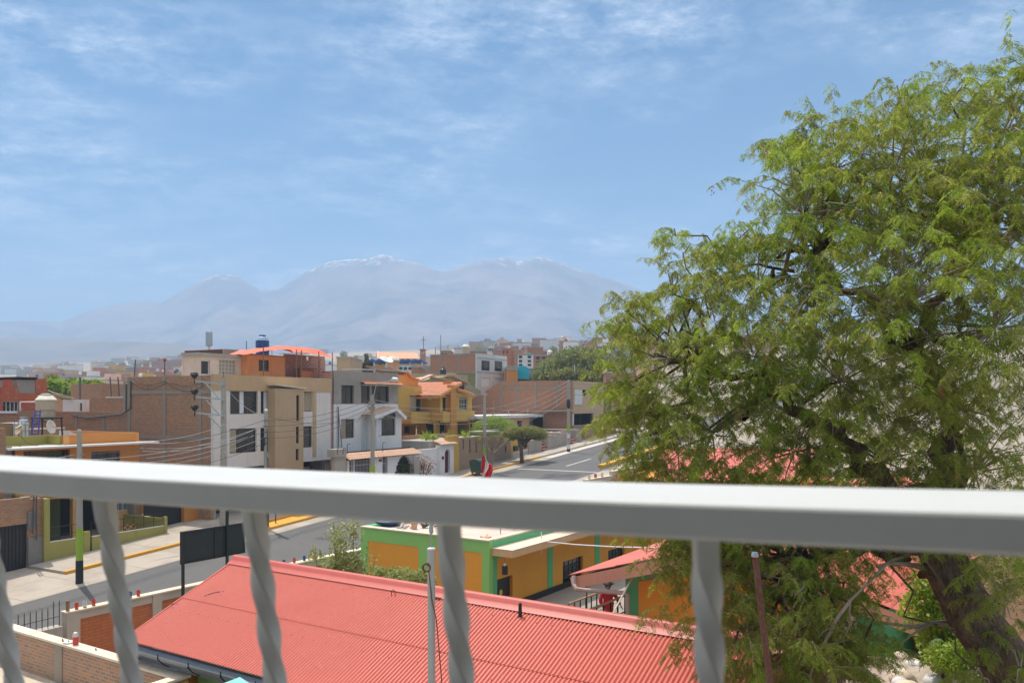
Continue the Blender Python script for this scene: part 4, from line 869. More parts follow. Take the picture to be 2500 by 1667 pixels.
def building_e():
    fr = RD; S = 87.9; R = lambda *a: fr.rS(S, 4, *a); n0 = 41.0; n1 = fr.onS(*Z(4,680,510), S)[0]; n2 = fr.onS(*Z(4,540,600), S)[0]; zt = fr.onS(*Z(4,1200,505), S)[1]; zs = fr.onS(*Z(4,540,600), S)[1]
    T = thing('brick_warehouse', 'long brown brick warehouse with thin concrete columns and a black open gateway', 'warehouse', tuple(fr.p(S+4, 46, gR(S))))
    g = R(958,820,1100,1050); g = (g[0], g[1], gR(S)-.2, g[3])
    mb = MB(); wall(mb, fr, 'S', S, n0, n1, gR(S)-1, zt, [g], .25); mb.prism([fr.p(S, n1+.002, gR(S)-1), fr.p(S, n2+6, gR(S)-1), fr.p(S, n2+6, zs-3.2), fr.p(S, n2, zs), fr.p(S, n1+.002, zt)], fr.p(.25,0,0)); part('brick_wall', mb, M['brickB'], T)
    mb = MB()
    for x in (680, 832, 1010, 1215, 1340):
        n = fr.onS(*Z(4,x,700), S)[0]; z = fr.onS(*Z(4,x,775), S)[1]; mb.box(S-.05, S-.002, n-.13, n+.13, z, zt-.06, fr)
    z = fr.onS(*Z(4,900,578), S)[1]; mb.box(S-.04, S-.002, n0+.3, n1-.5, z-.12, z+.12, fr)
    q = R(1105,785,1370,795); mb.box(S-.6, S-.002, q[0]-.05, q[1], q[2]-.1, q[3], fr); mb.box(S-.08, S-.002, g[1]-.3, g[1], gR(S), g[3], fr); mb.box(S-.08, S-.002, g[0]-.05, g[0]+.25, gR(S), g[3], fr); part('concrete_column', mb, M['concb'], T)
    mb = MB(); q = R(1105,1000,1370,1090); mb.box(S-.1, S-.002, q[0], q[1]-.3, gR(S)-.5, q[3]-.2, fr); part('plinth', mb, M['conc_d'], T)
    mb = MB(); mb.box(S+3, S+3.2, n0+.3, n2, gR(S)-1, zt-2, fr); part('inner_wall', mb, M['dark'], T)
    mb = MB(); mb.box(S+.26, S+12, n0+.3, n1, zt-.5, zt-.3, fr); mb.box(S+12, S+12.2, n0, n2, 3, zt-.4, fr); part('roof', mb, M['grey'], T)
    # street face to the right: pale panel, porch
    q = (S+.002, S+9.4); w0 = fr.rN(n0, 4, 1370, 590, 1452, 735); po = fr.rN(n0, 4, 1368, 820, 1560, 928); w3 = fr.rN(n0, 4, 1455, 595, 1500, 650)
    T = thing('street_house', 'brown two storey house with a pale panel and a dark ground floor porch', 'house', tuple(fr.p(S+5, n0+3, gR(S+5))))
    mb = MB(); wall(mb, fr, 'N', n0, S+.3, S+9.4, gR(S)-.5, zt-.05, [po, w3], .25); mb.box(S+9.2, S+9.4, n0+.26, n0+9, 3, zt-.1, fr); part('wall', mb, M['tower'], T)
    mb = MB(); mb.box(w0[0]+.3, w0[1], n0-.08, n0-.002, w0[2], w0[3], fr); part('panel', mb, M['whitec'], T)
    mb = MB(); mb.box(S+.3, S+9.2, n0+1.8, n0+1.9, 3, zt-.4, fr); mb.box(S+.3, S+9.2, n0+.26, n0+1.8, po[3]+.02, po[3]+.2, fr); part('porch_wall', mb, M['dark'], T)
    mb = MB(); x = (po[0]+.1, po[0]+.5); mb.box(x[0]-.3, x[0]-.05, n0-.1, n0-.002, po[2], po[3], fr); mb.box(x[1]+1.1, x[1]+1.5, n0+.8, n0+1.1, po[2], po[3], fr); part('pillar', mb, M['whitec'], T)
    q = fr.rN(n0-1.4, 4, 1350, 925, 1600, 1090); mb = MB(); mb.box(S+.2, S+8, n0-1.5, n0-1.3, gR(S)-.5, q[3], fr); mb.box(S+3.4, S+3.8, n0-1.6, n0-1.502, gR(S)-.5, q[3]+.03, fr); single('street_wall', mb, M['brickA'], 'low brown brick street wall in front of the dark porch', 'wall')
    # higher brick wall behind
    P = 62; q = fr.rN(P, 4, 722, 430, 1430, 600); mb = MB(); n = 8
    for i in range(n): a = q[0]+(q[1]-q[0])*i/n; b = q[0]+(q[1]-q[0])*(i+1)/n; mb.box(a, b, P, P+.3, 5, q[3]-.3*(abs(i+.5-3.2)/4.5)**2, fr)
    single('brick_wall', mb, M['brickB'], 'tall brown brick boundary wall rising behind the warehouse roof', 'wall')
building_e()
def building_g():
    fr = RD; P = 45.2; R = lambda *a: fr.rN(P, 4, *a); q = R(562,862,950,1060); d = R(836,890,880,966); s = R(402,834,1024,862)
    T = thing('low_house', 'small peach house with an overhanging pale flat roof and one dark window', 'house', tuple(fr.p((q[0]+q[1])/2, P+2, gR(80))))
    s1 = min(q[1], 87.0)
    mb = MB(); wall(mb, fr, 'N', P, q[0], s1, gR(q[0])-.3, s[2], [d], .2); mb.box(q[0], q[0]+.2, P+.21, P+4, 2.6, s[2], fr); mb.box(s1-.2, s1, P+.21, P+4, 2.6, s[2], fr); part('wall', mb, M['salmon'], T); window(T, fr, 'N', P, d, 1, 1, .05, .1, 'bfr')
    mb = MB(); mb.box(R(402,1,403,2)[0], 87.5, P-.6, P+4.5, s[2]+.004, s[3]-.02, fr); part('roof_slab', mb, M['whitec'], T)
    mb = MB(); q = fr.rN(46.5, 4, 405, 866, 560, 990); mb.box(q[0], q[1]+.4, 46.5, 46.7, 3, q[3], fr); single('brick_wall', mb, M['brickA'], 'dark brick wall in shade beside the small peach house', 'wall')
    # posts on the roof
    for i, x in enumerate((605, 752, 935)):
        a = fr.onN(*Z(4,x,830), P+1.5); b = fr.onN(*Z(4,x,(712,785,775)[i]), P+1.5); mb = MB(); mb.tube([fr.p(a[0], P+1.5, s[3]-.02), fr.p(a[0], P+1.5, b[1])], .06, 6)
        if i == 0: mb.sph(fr.p(a[0], P+1.5, b[1]), .12)
        single('roof_post', mb, M['conc' if i else 'wood'], ('dark post with a pale tip on the peach house roof','short thick pale post mid roof of the peach house','thin pale post near the far end of the peach house roof')[i], 'post')
    # stone garden with red steps
    T = thing('stone_terrace', 'raised stone garden terrace with red painted steps along the pavement', 'terrace', tuple(fr.p(79, 39.5, gR(79))))
    mb = MB(); a = 73.6; b = 86.5; n = 9
    for i in range(n):
        l = a+(b-a)*i/n; r = a+(b-a)*(i+1)/n
        if i in (2, 7): continue
        mb.box(l, r, 39.2, 44.9, gR(l)-.3, gR(l)+1.55+.1*sin(i*2.7), fr)
    part('stone_wall', mb, paint('rubble_stone', (.34,.28,.23), dirt=(.2,.16,.13), dirt_amt=.8, var=.25, bs=1), T)
    for i in (2, 7):
        l = a+(b-a)*i/n+.02; r = a+(b-a)*(i+1)/n-.02; mb = MB(); mb.cur = 0
        for k in range(5): mb.cur = 0; mb.box(l, r, 39.0+k*.3, 39.3+k*.3, gR(l)-.2, gR(l)+.3+k*.3, fr); mb.cur = 1; mb.box(l, r, 38.99+k*.3, 39.31+k*.3, gR(l)+.305+k*.3, gR(l)+.37+k*.3, fr)
        part('steps', mb, [flat('step_red', (.38,.04,.03), .7), M['conc']], T)
    mb = MB()
    rg = random.Random(3)
    for i in range(90): p = fr.p(rg.uniform(a, b), rg.uniform(39.6, 44.5), gR(80)+1.55); mb.sph((p.x, p.y, p.z-.02), rg.uniform(.08,.25), 6, 4, .7)
    part('boulder', mb, M['conc'], T)
building_g()
# ---------------------------------------------------------------- street planting
def street_plants():
    fr = RD; G = lambda s, n: tuple(fr.p(s, n, gR(s)+.05))
    agave('large yellow green spiky plant on the garden bed before the yellow house', fr.p(fr.onN(*Z(3,1020,990), 41.2)[0], 41.2, 4.7), 1.0)
    agave('blue green spiky plant in the middle of the raised bed', fr.p(fr.onN(*Z(3,1222,990), 41.2)[0], 41.2, 4.7), 1.0, 'shrub', 24)
    agave('smaller bright spiky plant near the bin end of the raised bed', fr.p(fr.onN(*Z(3,1405,1020), 40.4)[0], 40.4, 4.7), .95, n=40)
    s_, z_ = fr.onN(*Z(3,1090,1000), 41.0); agave('low spreading yellow shrub beside the large spiky plant', fr.p(s_, 41, 4.7), .65, 'bright', 60, 'shrub')
    # round bush
    c = fr.p(fr.onN(*Z(3,1665,965), 41.8)[0], 41.8, 0); z1 = fr.onN(*Z(3,1665,905), 41.8)[1]; z0 = fr.onN(*Z(3,1665,1025), 41.8)[1]
    T = thing('clipped_bush', 'bright lime green clipped dome bush above the brown street wall', 'bush', (c.x, c.y, z0-.4)); mb = MB(); mb.tube([(c.x,c.y,z0-.5),(c.x,c.y,z0+1)], .1, 6); part('trunk', mb, M['bark'], T)
    V = [cloud_np((c.x+dx, c.y, (z0+z1)/2+dz), (r, r, r*.8), 5200, .12, .07, .25) for dx, dz, r in ((-.9,-.15,1.35),(.9,-.1,1.55),(0,.15,1.5))]; np_obj('foliage', np.concatenate(V), M['bright'], T, (c.x, c.y, z0-.4))
    # trimmed flat topped tree
    b = fr.p(68.2, 37.0, gR(68.2)+.1); T = thing('street_tree', 'flat topped trimmed street tree with a dark bent trunk in the yellow kerb', 'tree', tuple(b))
    ct = fr.p(fr.onN(*Z(3,1960,1030), 37.2)[0], 37.2, fr.onN(*Z(3,1960,1010), 37.2)[1])
    mb = MB(); mb.tube([b-Vector((0,0,.3)), b+Vector((-.1,0,1.0)), b+Vector((-.35,0,2.2)), ct+Vector((.1,0,-1.2)), ct+Vector((0,0,-.5))], [.2,.17,.16,.22,.25], 8)
    for k in range(11): a = 2*pi*k/11; e = ct+Vector((cos(a)*1.9, sin(a)*1.6, .1)); mb.tube([ct+Vector((0,0,-1.0)), ct+Vector((cos(a)*.8, sin(a)*.8, -.35)), e], [.13,.09,.04], 5)
    part('trunk', mb, M['bark'], T, smooth=True)
    V = [cloud_np((ct.x+dx*.95, ct.y+dy, ct.z+.05+dz), (.95,.9,.55), 2200, .15, .06, .4) for dx, dy, dz in ((0,0,.15),(1.2,0,0),(-1.2,.2,.0),(.7,.9,.1),(-.8,-.8,.1),(1.45,.3,-.15),(-.2,1.2,0),(.5,-1,.15),(-1.5,.3,-.2))]; np_obj('crown', np.concatenate(V), M['olivel'], T, tuple(b))
    # bare pruned tree
    b = fr.p(62.0, 37.0, gR(62)+.1); rg = random.Random(5); T = thing('bare_tree', 'small pollarded tree, nearly bare grey branches, beside the green bin', 'tree', tuple(b)); mb = MB(); V = []
    f = b+Vector((.35,0,1.5)); mb.tube([b-Vector((0,0,.3)), b+Vector((.3,0,.7)), f], [.15,.13,.12], 7)
    def br(p, d, L, r, dep):
        q = p+d*L; mb.tube([p, p.lerp(q, .5)+Vector((rg.uniform(-.06,.06),rg.uniform(-.06,.06),0)), q], [r, r*.8, r*.6], 5)
        if dep == 0: V.append(cloud_np(tuple(q), (.22,.22,.2), 9, .08, .03, .6)); return
        for _ in range(3 if dep > 1 else 4): dd = (d+Vector((rg.uniform(-.8,.8), rg.uniform(-.8,.8), rg.uniform(-.1,.5)))).normalized(); br(q, dd, L*rg.uniform(.6,.9), r*.55, dep-1)
    for k in range(5): br(f, Vector((cos(k*1.26)*.8, sin(k*1.26)*.8, .8)).normalized(), .75, .08, 3)
    part('trunk', mb, M['barkl'], T); np_obj('crown', np.concatenate(V), M['olivel'], T, tuple(b))
    # bougainvillea by the white wall
    b = fr.p(fr.onN(*Z(3,985,1380), 38.8)[0], 38.8, gR(54)); T = thing('flowering_shrub', 'scruffy pink flowering shrub against the white garden wall', 'shrub', tuple(b)); mb = MB()
    for k in range(9): a = k*.7; mb.tube([b, b+Vector((cos(a)*.4, sin(a)*.2, .9)), b+Vector((cos(a)*.9, sin(a)*.4, 1.5+.3*sin(k)))], [.04,.03,.015], 5)
    part('stem', mb, M['bark'], T); np_obj('foliage', cloud_np((b.x,b.y,b.z+1.5), (1.1,.5,.9), 900, .14, .07, .6), leafm('dusty_pink_bract', (.20,.17,.07), (.40,.16,.15), (.5,.22,.2), .3, 3), T, tuple(b))
    mb = MB(); p = fr.p(fr.onN(*Z(3,932,1370), 38.7)[0], 38.7, gR(53)); mb.box(-.2,.2,-.2,.2,0,2.2); mb.v = [(x+p.x, y+p.y, z+p.z) for x, y, z in mb.v]; mb.box(p.x-.14, p.x+.14, p.y-.14, p.y+.14, p.z+2.202, p.z+2.4); single('bollard', mb, M['conc'], 'square concrete post beside the archway and pink shrub', 'post')
    # bin
    c = fr.p(60.2, 36.9, gR(60.2)+.12); T = thing('waste_container', 'dark green wheeled waste container on the kerb beside the flag', 'container', tuple(c)); o = lambda x, y, z: c+fr.p(x, y, 0)+Vector((0,0,z))
    mb = MB(); mb.hexa([o(-.6,-.42,.15),o(.6,-.42,.15),o(.6,.42,.15),o(-.6,.42,.15),o(-.72,-.52,1.05),o(.72,-.52,1.05),o(.72,.52,1.05),o(-.72,.52,1.05)]); part('body', mb, M['bin'], T)
    mb = MB(); n = 8
    for i in range(n):
        a0 = pi*i/n; a1 = pi*(i+1)/n; mb.quad(o(-.74,-.54*cos(a0),1.06+.22*sin(a0)), o(.74,-.54*cos(a0),1.06+.22*sin(a0)), o(.74,-.54*cos(a1),1.06+.22*sin(a1)), o(-.74,-.54*cos(a1),1.06+.22*sin(a1)))
    for x in (-.74,.74): mb.quad(*[o(x,-.54*cos(pi*i/n),1.06+.22*sin(pi*i/n)) for i in range(n+1)])
    part('lid', mb, M['bin'], T)
    for x in (-.5,.5):
        for y in (-.35,.35): mb = MB(); mb.tube([o(x,y-.03,.08), o(x,y+.03,.08)], .08, 10); part('wheel', mb, M['black'], T)
street_plants()
# ================================================================ left: brick yard with the black gate, olive and orange house
def left_side():
    fr = RD
    P = 42.2; R = lambda *a: fr.rN(P, 'J2', *a)
    T = thing('yard_wall', 'tall rough brown brick street wall with a broken top beside the olive wall', 'wall', tuple(fr.p(22, P, gR(22))))
    e = fr.onN(*Z('J2',545,600), P)[0]; g = R(-400,545,345,1150); c0 = R(345,1,346,2)[0]; zt = fr.onN(*Z('J2',500,180), P)[1]; zg = g[3]
    a = 12.0
    mb = MB(); wall(mb, fr, 'N', P, a, c0, zg, zt+.1, [], .25); mb.box(c0, e, P, P+.25, gR(20)-.3, zt, fr); part('brick_wall', mb, M['brickA'], T)
    mb = MB(); mb.box(c0-.02, e+.02, P-.1, P-.004, gR(20)-.3, fr.onN(*Z('J2',440,660), P)[1], fr); mb.box(c0-.02, c0+.35, P-.1, P-.004, zg-.3, zg+.6, fr); part('concrete_pillar', mb, M['conc_d'], T)
    mb = MB(); rg = random.Random(2)
    for i in range(60): p = fr.p(rg.uniform(a+4, e), P+.12+rg.uniform(-.1,.1), zt+.08); mb.sph(p, rg.uniform(.03,.1), 5, 3, .8)
    part('rubble', mb, M['conc'], T)
    mb = MB(); mb.box(a, c0-.03, P+.1, P+.15, gR(15)-.1, zg-.005, fr)
    n = int((c0-a)/.18)
    for i in range(n): x = a+(c0-a)*i/n; mb.box(x, x+.05, P+.07, P+.098, gR(15), zg-.05, fr)
    single('metal_gate', mb, M['black'], 'black ribbed steel gate set in the rough brown brick wall', 'gate')
    mb = MB()
    for i, x in enumerate((400,432)): p = fr.onN(*Z('J2',x,150), P); q = fr.onN(*Z('J2',x-20+15*i,620+80*i), P); mb.tube([fr.p(p[0], P-.2, p[1]+1.5), fr.p(p[0], P-.16, p[1]), fr.p(q[0], P-.2, q[1])], .035, 6)
    part('conduit', mb, M['wire'], T)
    # higher brick house wall just visible above the rail at far left
    q0 = fr.onN(*Z('D',0,1070), P+2); q1 = fr.onN(*Z('D',92,1075), P+2); q2 = fr.onN(*Z('D',240,1370), P+2)
    T = thing('brick_house', 'dark brown brick house corner left of the olive and orange house', 'house', tuple(fr.p(20, P+3, gR(20))))
    mb = MB(); mb.box(12, q1[0], P+2, P+2.3, -1, q1[1], fr); mb.box(q1[0]-.3, q1[0], P+2.31, P+9, -1, q1[1]-.1, fr); part('wall', mb, M['brickA'], T)
    mb = MB(); mb.box(q1[0]+.01, min(q2[0], 25.2), P+2.3, P+2.6, -1, q2[1], fr); part('low_wall', mb, M['conc_d'], T)
    # ------------- olive wall and fence
    P = 42.0; T = thing('garden_wall', 'olive green low street wall with thin black railings', 'wall', tuple(fr.p(28, P, gR(28))))
    s0 = fr.onN(*Z('J2',549,900), P)[0]; sA = fr.onN(*Z('J2',1045,900), P)[0]; sB = fr.onN(*Z('J2',1150,900), P)[0]; s1 = fr.onN(*Z('J2',2085,600), P)[0]
    za = fr.onN(*Z('J2',780,712), P)[1]; zb = fr.onN(*Z('J2',1720,580), P)[1]; tall = fr.onN(*Z('J2',570,190), P)[1]
    mb = MB(); mb.box(s0+.3, sA, P, P+.2, gR(s0)-.2, za, fr); mb.box(sB, s1-.2, P, P+.2, gR(s0)-.2, zb, fr); mb.box(s0, s0+.3, P-.02, P+3.2, gR(s0)-.2, tall, fr)
    mb.box(s1-.2, s1, P-.02, P+.22, gR(s0)-.2, zb+.55, fr); mb.box(s1-.2, s1, P+.23, P+4.0, gR(s0)-.2, zb+.45, fr); part('wall', mb, M['olive'], T)
    mb = MB(); mb.box(s0+.3, sA, P+.02, P+.18, za+.002, za+.04, fr); mb.box(sB, s1-.2, P+.02, P+.18, zb+.002, zb+.04, fr); part('coping', mb, M['plwhite'], T)
    for a_, b_, z in ((s0+.3, sA, za+.04), (sB, s1-.2, zb+.04)):
        mb = MB(); n = max(2, int((b_-a_)/.62))
        for i in range(n+1): x = a_+(b_-a_)*i/n; mb.tube([fr.p(x, P+.1, z), fr.p(x, P+.1, z+.75)], .018, 5)
        for dz in (.3, .72): mb.tube([fr.p(a_, P+.1, z+dz), fr.p(b_, P+.1, z+dz)], .014, 5)
        part('railing', mb, M['black'], T)
    mb = MB(); mb.box(sA+.03, sB-.03, P+.05, P+.1, gR(s0)+.1, fr.onN(*Z('J2',1100,790), P)[1], fr); part('wicket', mb, M['black'], T)
    mb = MB(); mb.box(sA-.0, sA+.35, P-.02, P+.3, gR(s0)-.1, za+.3, fr); part('meter_post', mb, M['olive'], T)
    mb = MB(); mb.box(s0+.31, sA+.8, P+.21, P+3, gR(s0)-.2, gR(s0)+.62, fr); single('lawn', mb, leafm('lawn_green', (.10,.25,.03), (.14,.3,.04), (.2,.3,.05), .1, 3), kind='stuff')
    mb = MB(); mb.box(sA+.81, s1-.21, P+.21, P+3, gR(s0)-.2, gR(s0)+.35, fr); single('garden_bed', mb, flat('dark_red_soil', (.10,.035,.025), .9), kind='structure')
    # ------------- house
    P = 45.0; T = thing('orange_house', 'two storey olive and orange house with a white cornice slab and flat roof', 'house', tuple(fr.p(29, P+3, gR(29))))
    R1 = lambda *a: fr.rN(P, 1, *a)
    a = fr.onN(*Z(1,145,1200), P)[0]; b = fr.onN(*Z(1,1332,1200), P)[0]; zr = R1(600,1015,1330,1020)[3]; zc1 = fr.onN(*Z(1,750,1118), P-.9)[1]; zc0 = fr.onN(*Z(1,750,1150), P-.9)[1]
    m = R1(617,1,618,2)[0]
    wn = [R1(225,1172,672,1300), R1(875,1180,1150,1300)]; zw = zc0-1.75
    wn = [(wn[0][0], wn[0][1], zw, wn[0][3]), (wn[1][0], wn[1][1], zw+.3, wn[1][3])]
    zf = zw-.9
    mb = MB(); wall(mb, fr, 'N', P, a, b, zf, zc0+.05, wn, .2); part('wall', mb, M['orange'], T)
    for k, w_ in enumerate(wn): window(T, fr, 'N', P, w_, 4, 1, .05, .4 if k == 0 else .12, 'bfr')
    mb = MB(); mb.box(a-.9, b+.75, P-.9, P+.4, zc0+.055, zc1-.03, fr); part('cornice_slab', mb, M['plwhite'], T)
    mb = MB(); mb.box(m, b, P+.02, P+.2, zc1-.02, zr, fr); mb.box(b-.2, b, P+.21, P+7.2, zc1-.3, zr, fr); part('parapet', mb, M['orange'], T)
    mb = MB(); mb.box(a-1.2, m, P+1.3, P+1.5, zc1-.02, zr-.02, fr); mb.box(m-.2, m, P+.21, P+1.29, zc1-.02, zr-.02, fr); mb.box(a-1.2, m, P+.41, P+1.29, zc1-.25, zc1-.1, fr); part('parapet', mb, M['olive'], T, 'olive green roof parapet')
    mb = MB(); mb.box(m-.05, m+.02+.25, P-.0, P+.019, zc1-.02, zr+.03, fr); part('parapet_pier', mb, paint('pale_orange', (.72,.36,.12), dirt_amt=.1), T)
    mb = MB(); mb.box(a-1.2, b-.21, P+1.51, P+9, zr-.8, zr-.6, fr); part('roof', mb, M['conc'], T)
    mb = MB(); mb.box(b-.2, b-.002, P+.21, P+9, -.5, zc1-.31, fr); mb.box(a-1.2, a-1.0, P+.5, P+9, -.5, zr-.1, fr); mb.box(a-1.2, b, P+9.01, P+9.2, -.5, zr-.1, fr); part('side_wall', mb, M['grey'], T)
    # ground floor: dark carport, green inner pillar, orange pier, window, balcony lattice
    Q = P+.6; RQ = lambda *z: fr.rN(Q, 'J2', *z)
    mb = MB(); x = RQ(870,190,928,550); mb.box(x[0], x[1], Q-.3, Q, -1.0, zf, fr); x2 = RQ(1385,190,1400,500); x3 = RQ(1660,240,1725,460); mb.box(x3[0], x3[1], Q-.3, Q, -.8, zf, fr); mb.box(a, b, Q-.2, Q+.1, zf-.25, zf-.002, fr); part('pier', mb, paint('light_orange', (.75,.40,.14), dirt_amt=.15), T)
    x = RQ(725,180,868,620); mb = MB(); mb.box(x[0], x[1], Q+.9, Q+1.2, -1, zf-.26, fr); part('pillar', mb, flat('dark_green_pillar', (.10,.12,.03), .8), T)
    wq = RQ(1400,235,1650,345); mb = MB(); mb.box(wq[0]-.2, wq[1]+.1, Q+.2, Q+.4, -1, wq[2], fr); mb.box(wq[1], wq[1]+.2, Q+.2, Q+.4, wq[2]+.002, zf-.26, fr); part('bay_wall', mb, paint('light_orange_b', (.75,.40,.14), dirt_amt=.15), T)
    window(T, fr, 'N', Q+.2, (wq[0], wq[1], wq[2]+.002, wq[3]), 3, 1, .05, .08, 'wfr', 'glass', None, 12)
    mb = MB(); lq = RQ(1385,485,1690,548)
    for i in range(4): x0 = lq[0]+(lq[1]-lq[0])*i/4; x1 = lq[0]+(lq[1]-lq[0])*(i+1)/4; mb.bar(fr.p(x0, Q-1.0, lq[2]), fr.p(x1, Q-1.0, lq[3]), .05); mb.bar(fr.p(x0, Q-.96, lq[3]), fr.p(x1, Q-.96, lq[2]), .05)
    part('lattice', mb, paint('light_orange_c', (.75,.40,.14)), T)
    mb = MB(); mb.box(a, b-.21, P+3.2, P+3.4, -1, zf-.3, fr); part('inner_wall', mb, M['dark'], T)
    # garage between the houses
    T = thing('garage_front', 'black garage shutter and orange pier between the orange house and the brick flank', 'garage', tuple(fr.p(35, 45, 0)))
    P = 44.6; x0 = b+.05; x1 = fr.onN(*Z('J2',2258,400), P)[0]; x2 = fr.onN(*Z(5,1632,300), P)[0]; mb = MB(); mb.box(x0, x1, P, P+.06, gR(35)-.2, 2.35, fr)
    for i in range(14): z = gR(35)+.2*i; mb.box(x0, x1, P-.03, P-.002, z, z+.06, fr)
    part('shutter', mb, M['black'], T); mb = MB(); mb.box(x1, x2, P-.3, P+.2, gR(36)-.3, 2.4, fr); part('pier', mb, M['orange'], T); mb = MB(); mb.box(x2+.01, 37.15, P-.25, P+.1, gR(36)-.3, 2.3, fr); part('stub_wall', mb, M['conc'], T)
    mb = MB(); mb.box(x0, 37.1, P+.3, P+2, 2.36, 2.5, fr); part('roof', mb, M['conc'], T)
    # ------------- on the roof
    zf_ = zr-.6; A = lambda x, y, p: (lambda t: fr.p(t[0], p, t[1]))(fr.onN(*Z('D',x,y), p))
    p = P+4.5; c = A(735, 905, p); T = thing('water_tank', 'big beige water tank with a pale conical shoulder on a dark steel stand', 'water tank', (c.x, c.y, zf_))
    top = A(735, 632, p).z; mid = A(735, 785, p).z; mb = MB(); mb.lathe(c, [(.50,0),(.50,mid-c.z-.01)], 20); mb.lathe((c.x, c.y, mid), [(.57,0),(.57,top-mid)], 20); part('barrel', mb, M['tankc'], T)
    mb = MB(); mb.lathe((c.x, c.y, top+.002), [(.60,0),(.58,.05),(.34,.30)], 20); part('shoulder', mb, M['tankw'], T); mb = MB(); mb.lathe((c.x, c.y, top+.305), [(.34,0),(.34,.06),(.14,.1)], 16); part('lid', mb, M['steel'], T)
    m2 = MB(); m2.box(c.x-.58, c.x+.72, c.y-.6, c.y+.6, c.z-.08, c.z-.004)
    for dx in (-.52, .64):
        for dy in (-.52, .52): m2.bar((c.x+dx*1.1, c.y+dy*1.1, zf_), (c.x+dx, c.y+dy, c.z-.08), .07)
    m2.bar((c.x-.5, c.y-.52, c.z-.5), (c.x+.1, c.y-.52, c.z-.1), .04); m2.bar((c.x+.62, c.y-.52, c.z-.5), (c.x, c.y-.52, c.z-.1), .04); part('stand', m2, M['black'], T)
    p = P+3; q0 = A(82, 1185, p); q1 = A(460, 990, p); h = q1.z-zf_; T = thing('tote_tank', 'white cubic liquid tote in a wire cage beside the grey dish', 'tank', (q0.x, q0.y, zf_))
    mb = MB(); u0 = fr.inv(q0.x, q0.y)[0]; u1 = fr.inv(q1.x, q1.y)[0]; um = u0+(u1-u0)*.38; mb.box(um, u1, p, p+1.3, zf_, q1.z, fr); part('container', mb, M['plwhite'], T)
    mb = MB(); mb.box(u0, um-.02, p+.1, p+1.2, zf_, q1.z, fr); part('pallet_stack', mb, M['wood'], T)
    mb = MB()
    for i in range(5): x = um+(u1-um)*i/4; mb.bar(fr.p(x, p-.03, zf_), fr.p(x, p-.03, q1.z+.03), .035)
    for i in range(4): z = zf_+h*(i+.6)/4; mb.bar(fr.p(um, p-.035, z), fr.p(u1, p-.035, z), .035)
    part('cage', mb, M['steel'], T); mb = MB(); mb.lathe(fr.p(um+.9, p+.6, q1.z+.01), [(.28,0),(.28,.1),(.2,.2),(.14,.28),(.24,.29),(.24,.32)], 14); part('basin', mb, M['steel'], T)
    c = A(318, 1115, P+2); T = thing('satellite_dish', 'grey oval satellite dish on the olive parapet facing up left', 'satellite dish', (c.x, c.y, zf_)); mb = MB(); mb.tube([(c.x,c.y,zf_), (c.x,c.y,c.z-.1)], .05, 6); part('post', mb, M['steel'], T); dish(T, c, Vector((-.5,-.75,.5)), .34, 'tower')
    c = A(792, 1065, P+3); T = thing('satellite_dish', 'pale satellite dish seen edge on under the beige tank stand', 'satellite dish', (c.x, c.y, zf_)); mb = MB(); mb.tube([(c.x+.1,c.y,zf_), (c.x+.1,c.y,c.z-.3)], .04, 6); part('post', mb, M['steel'], T); dish(T, c, Vector((1,-.12,.2)), .42, 'tankw')
    # blue ladder with clothes pegs
    t = A(600, 790, P+3.4); b_ = A(545, 1175, P+2.6); mb = MB()
    b_.z = zf_
    for d in (-.2,.2): mb.bar(b_+fr.p(d,0,0), t+fr.p(d*.8,0,0), .07)
    for i in range(11): f = (i+.5)/11; q = b_.lerp(t, f); mb.bar(q-fr.p(.2,0,0), q+fr.p(.2,0,0), .05)
    single('ladder', mb, flat('ladder_blue', (.04,.05,.30), .5), 'blue ladder leaning on the beige tank, draped with coloured cloth', 'ladder')
    q = A(1095, 1115, P+5); q2 = A(1270, 1170, P+5); mb = MB(); mb.hexa([fr.p(*z) for z in ((fr.inv(q.x,q.y)[0], P+5, zf_),(fr.inv(q2.x,q2.y)[0], P+5, zf_),(fr.inv(q2.x,q2.y)[0], P+6, zf_),(fr.inv(q.x,q.y)[0], P+6, zf_),(fr.inv(q.x,q.y)[0], P+5, q.z),(fr.inv(q2.x,q2.y)[0], P+5, q.z-.35),(fr.inv(q2.x,q2.y)[0], P+6, q.z-.35),(fr.inv(q.x,q.y)[0], P+6, q.z))])
    single('stair_hood', mb, M['whitec'], 'small grey sloping stair hood on the orange roof', 'roof hood')
    # brick wall behind the roof with pale coping line
    P3 = P+7.5; mb = MB(); zt = A(1000,1090,P3).z; mb.box(22, b-.3, P3, P3+.2, 3, zt, fr); T = single('brick_wall', mb, M['brickA'], 'reddish brick wall with a cream coping at the back of the orange roof', 'wall'); mb = MB(); mb.box(22, b-.3, P3-.05, P3+.25, zt+.002, zt+.1, fr); part('coping', mb, M['cream'], T)
left_side()
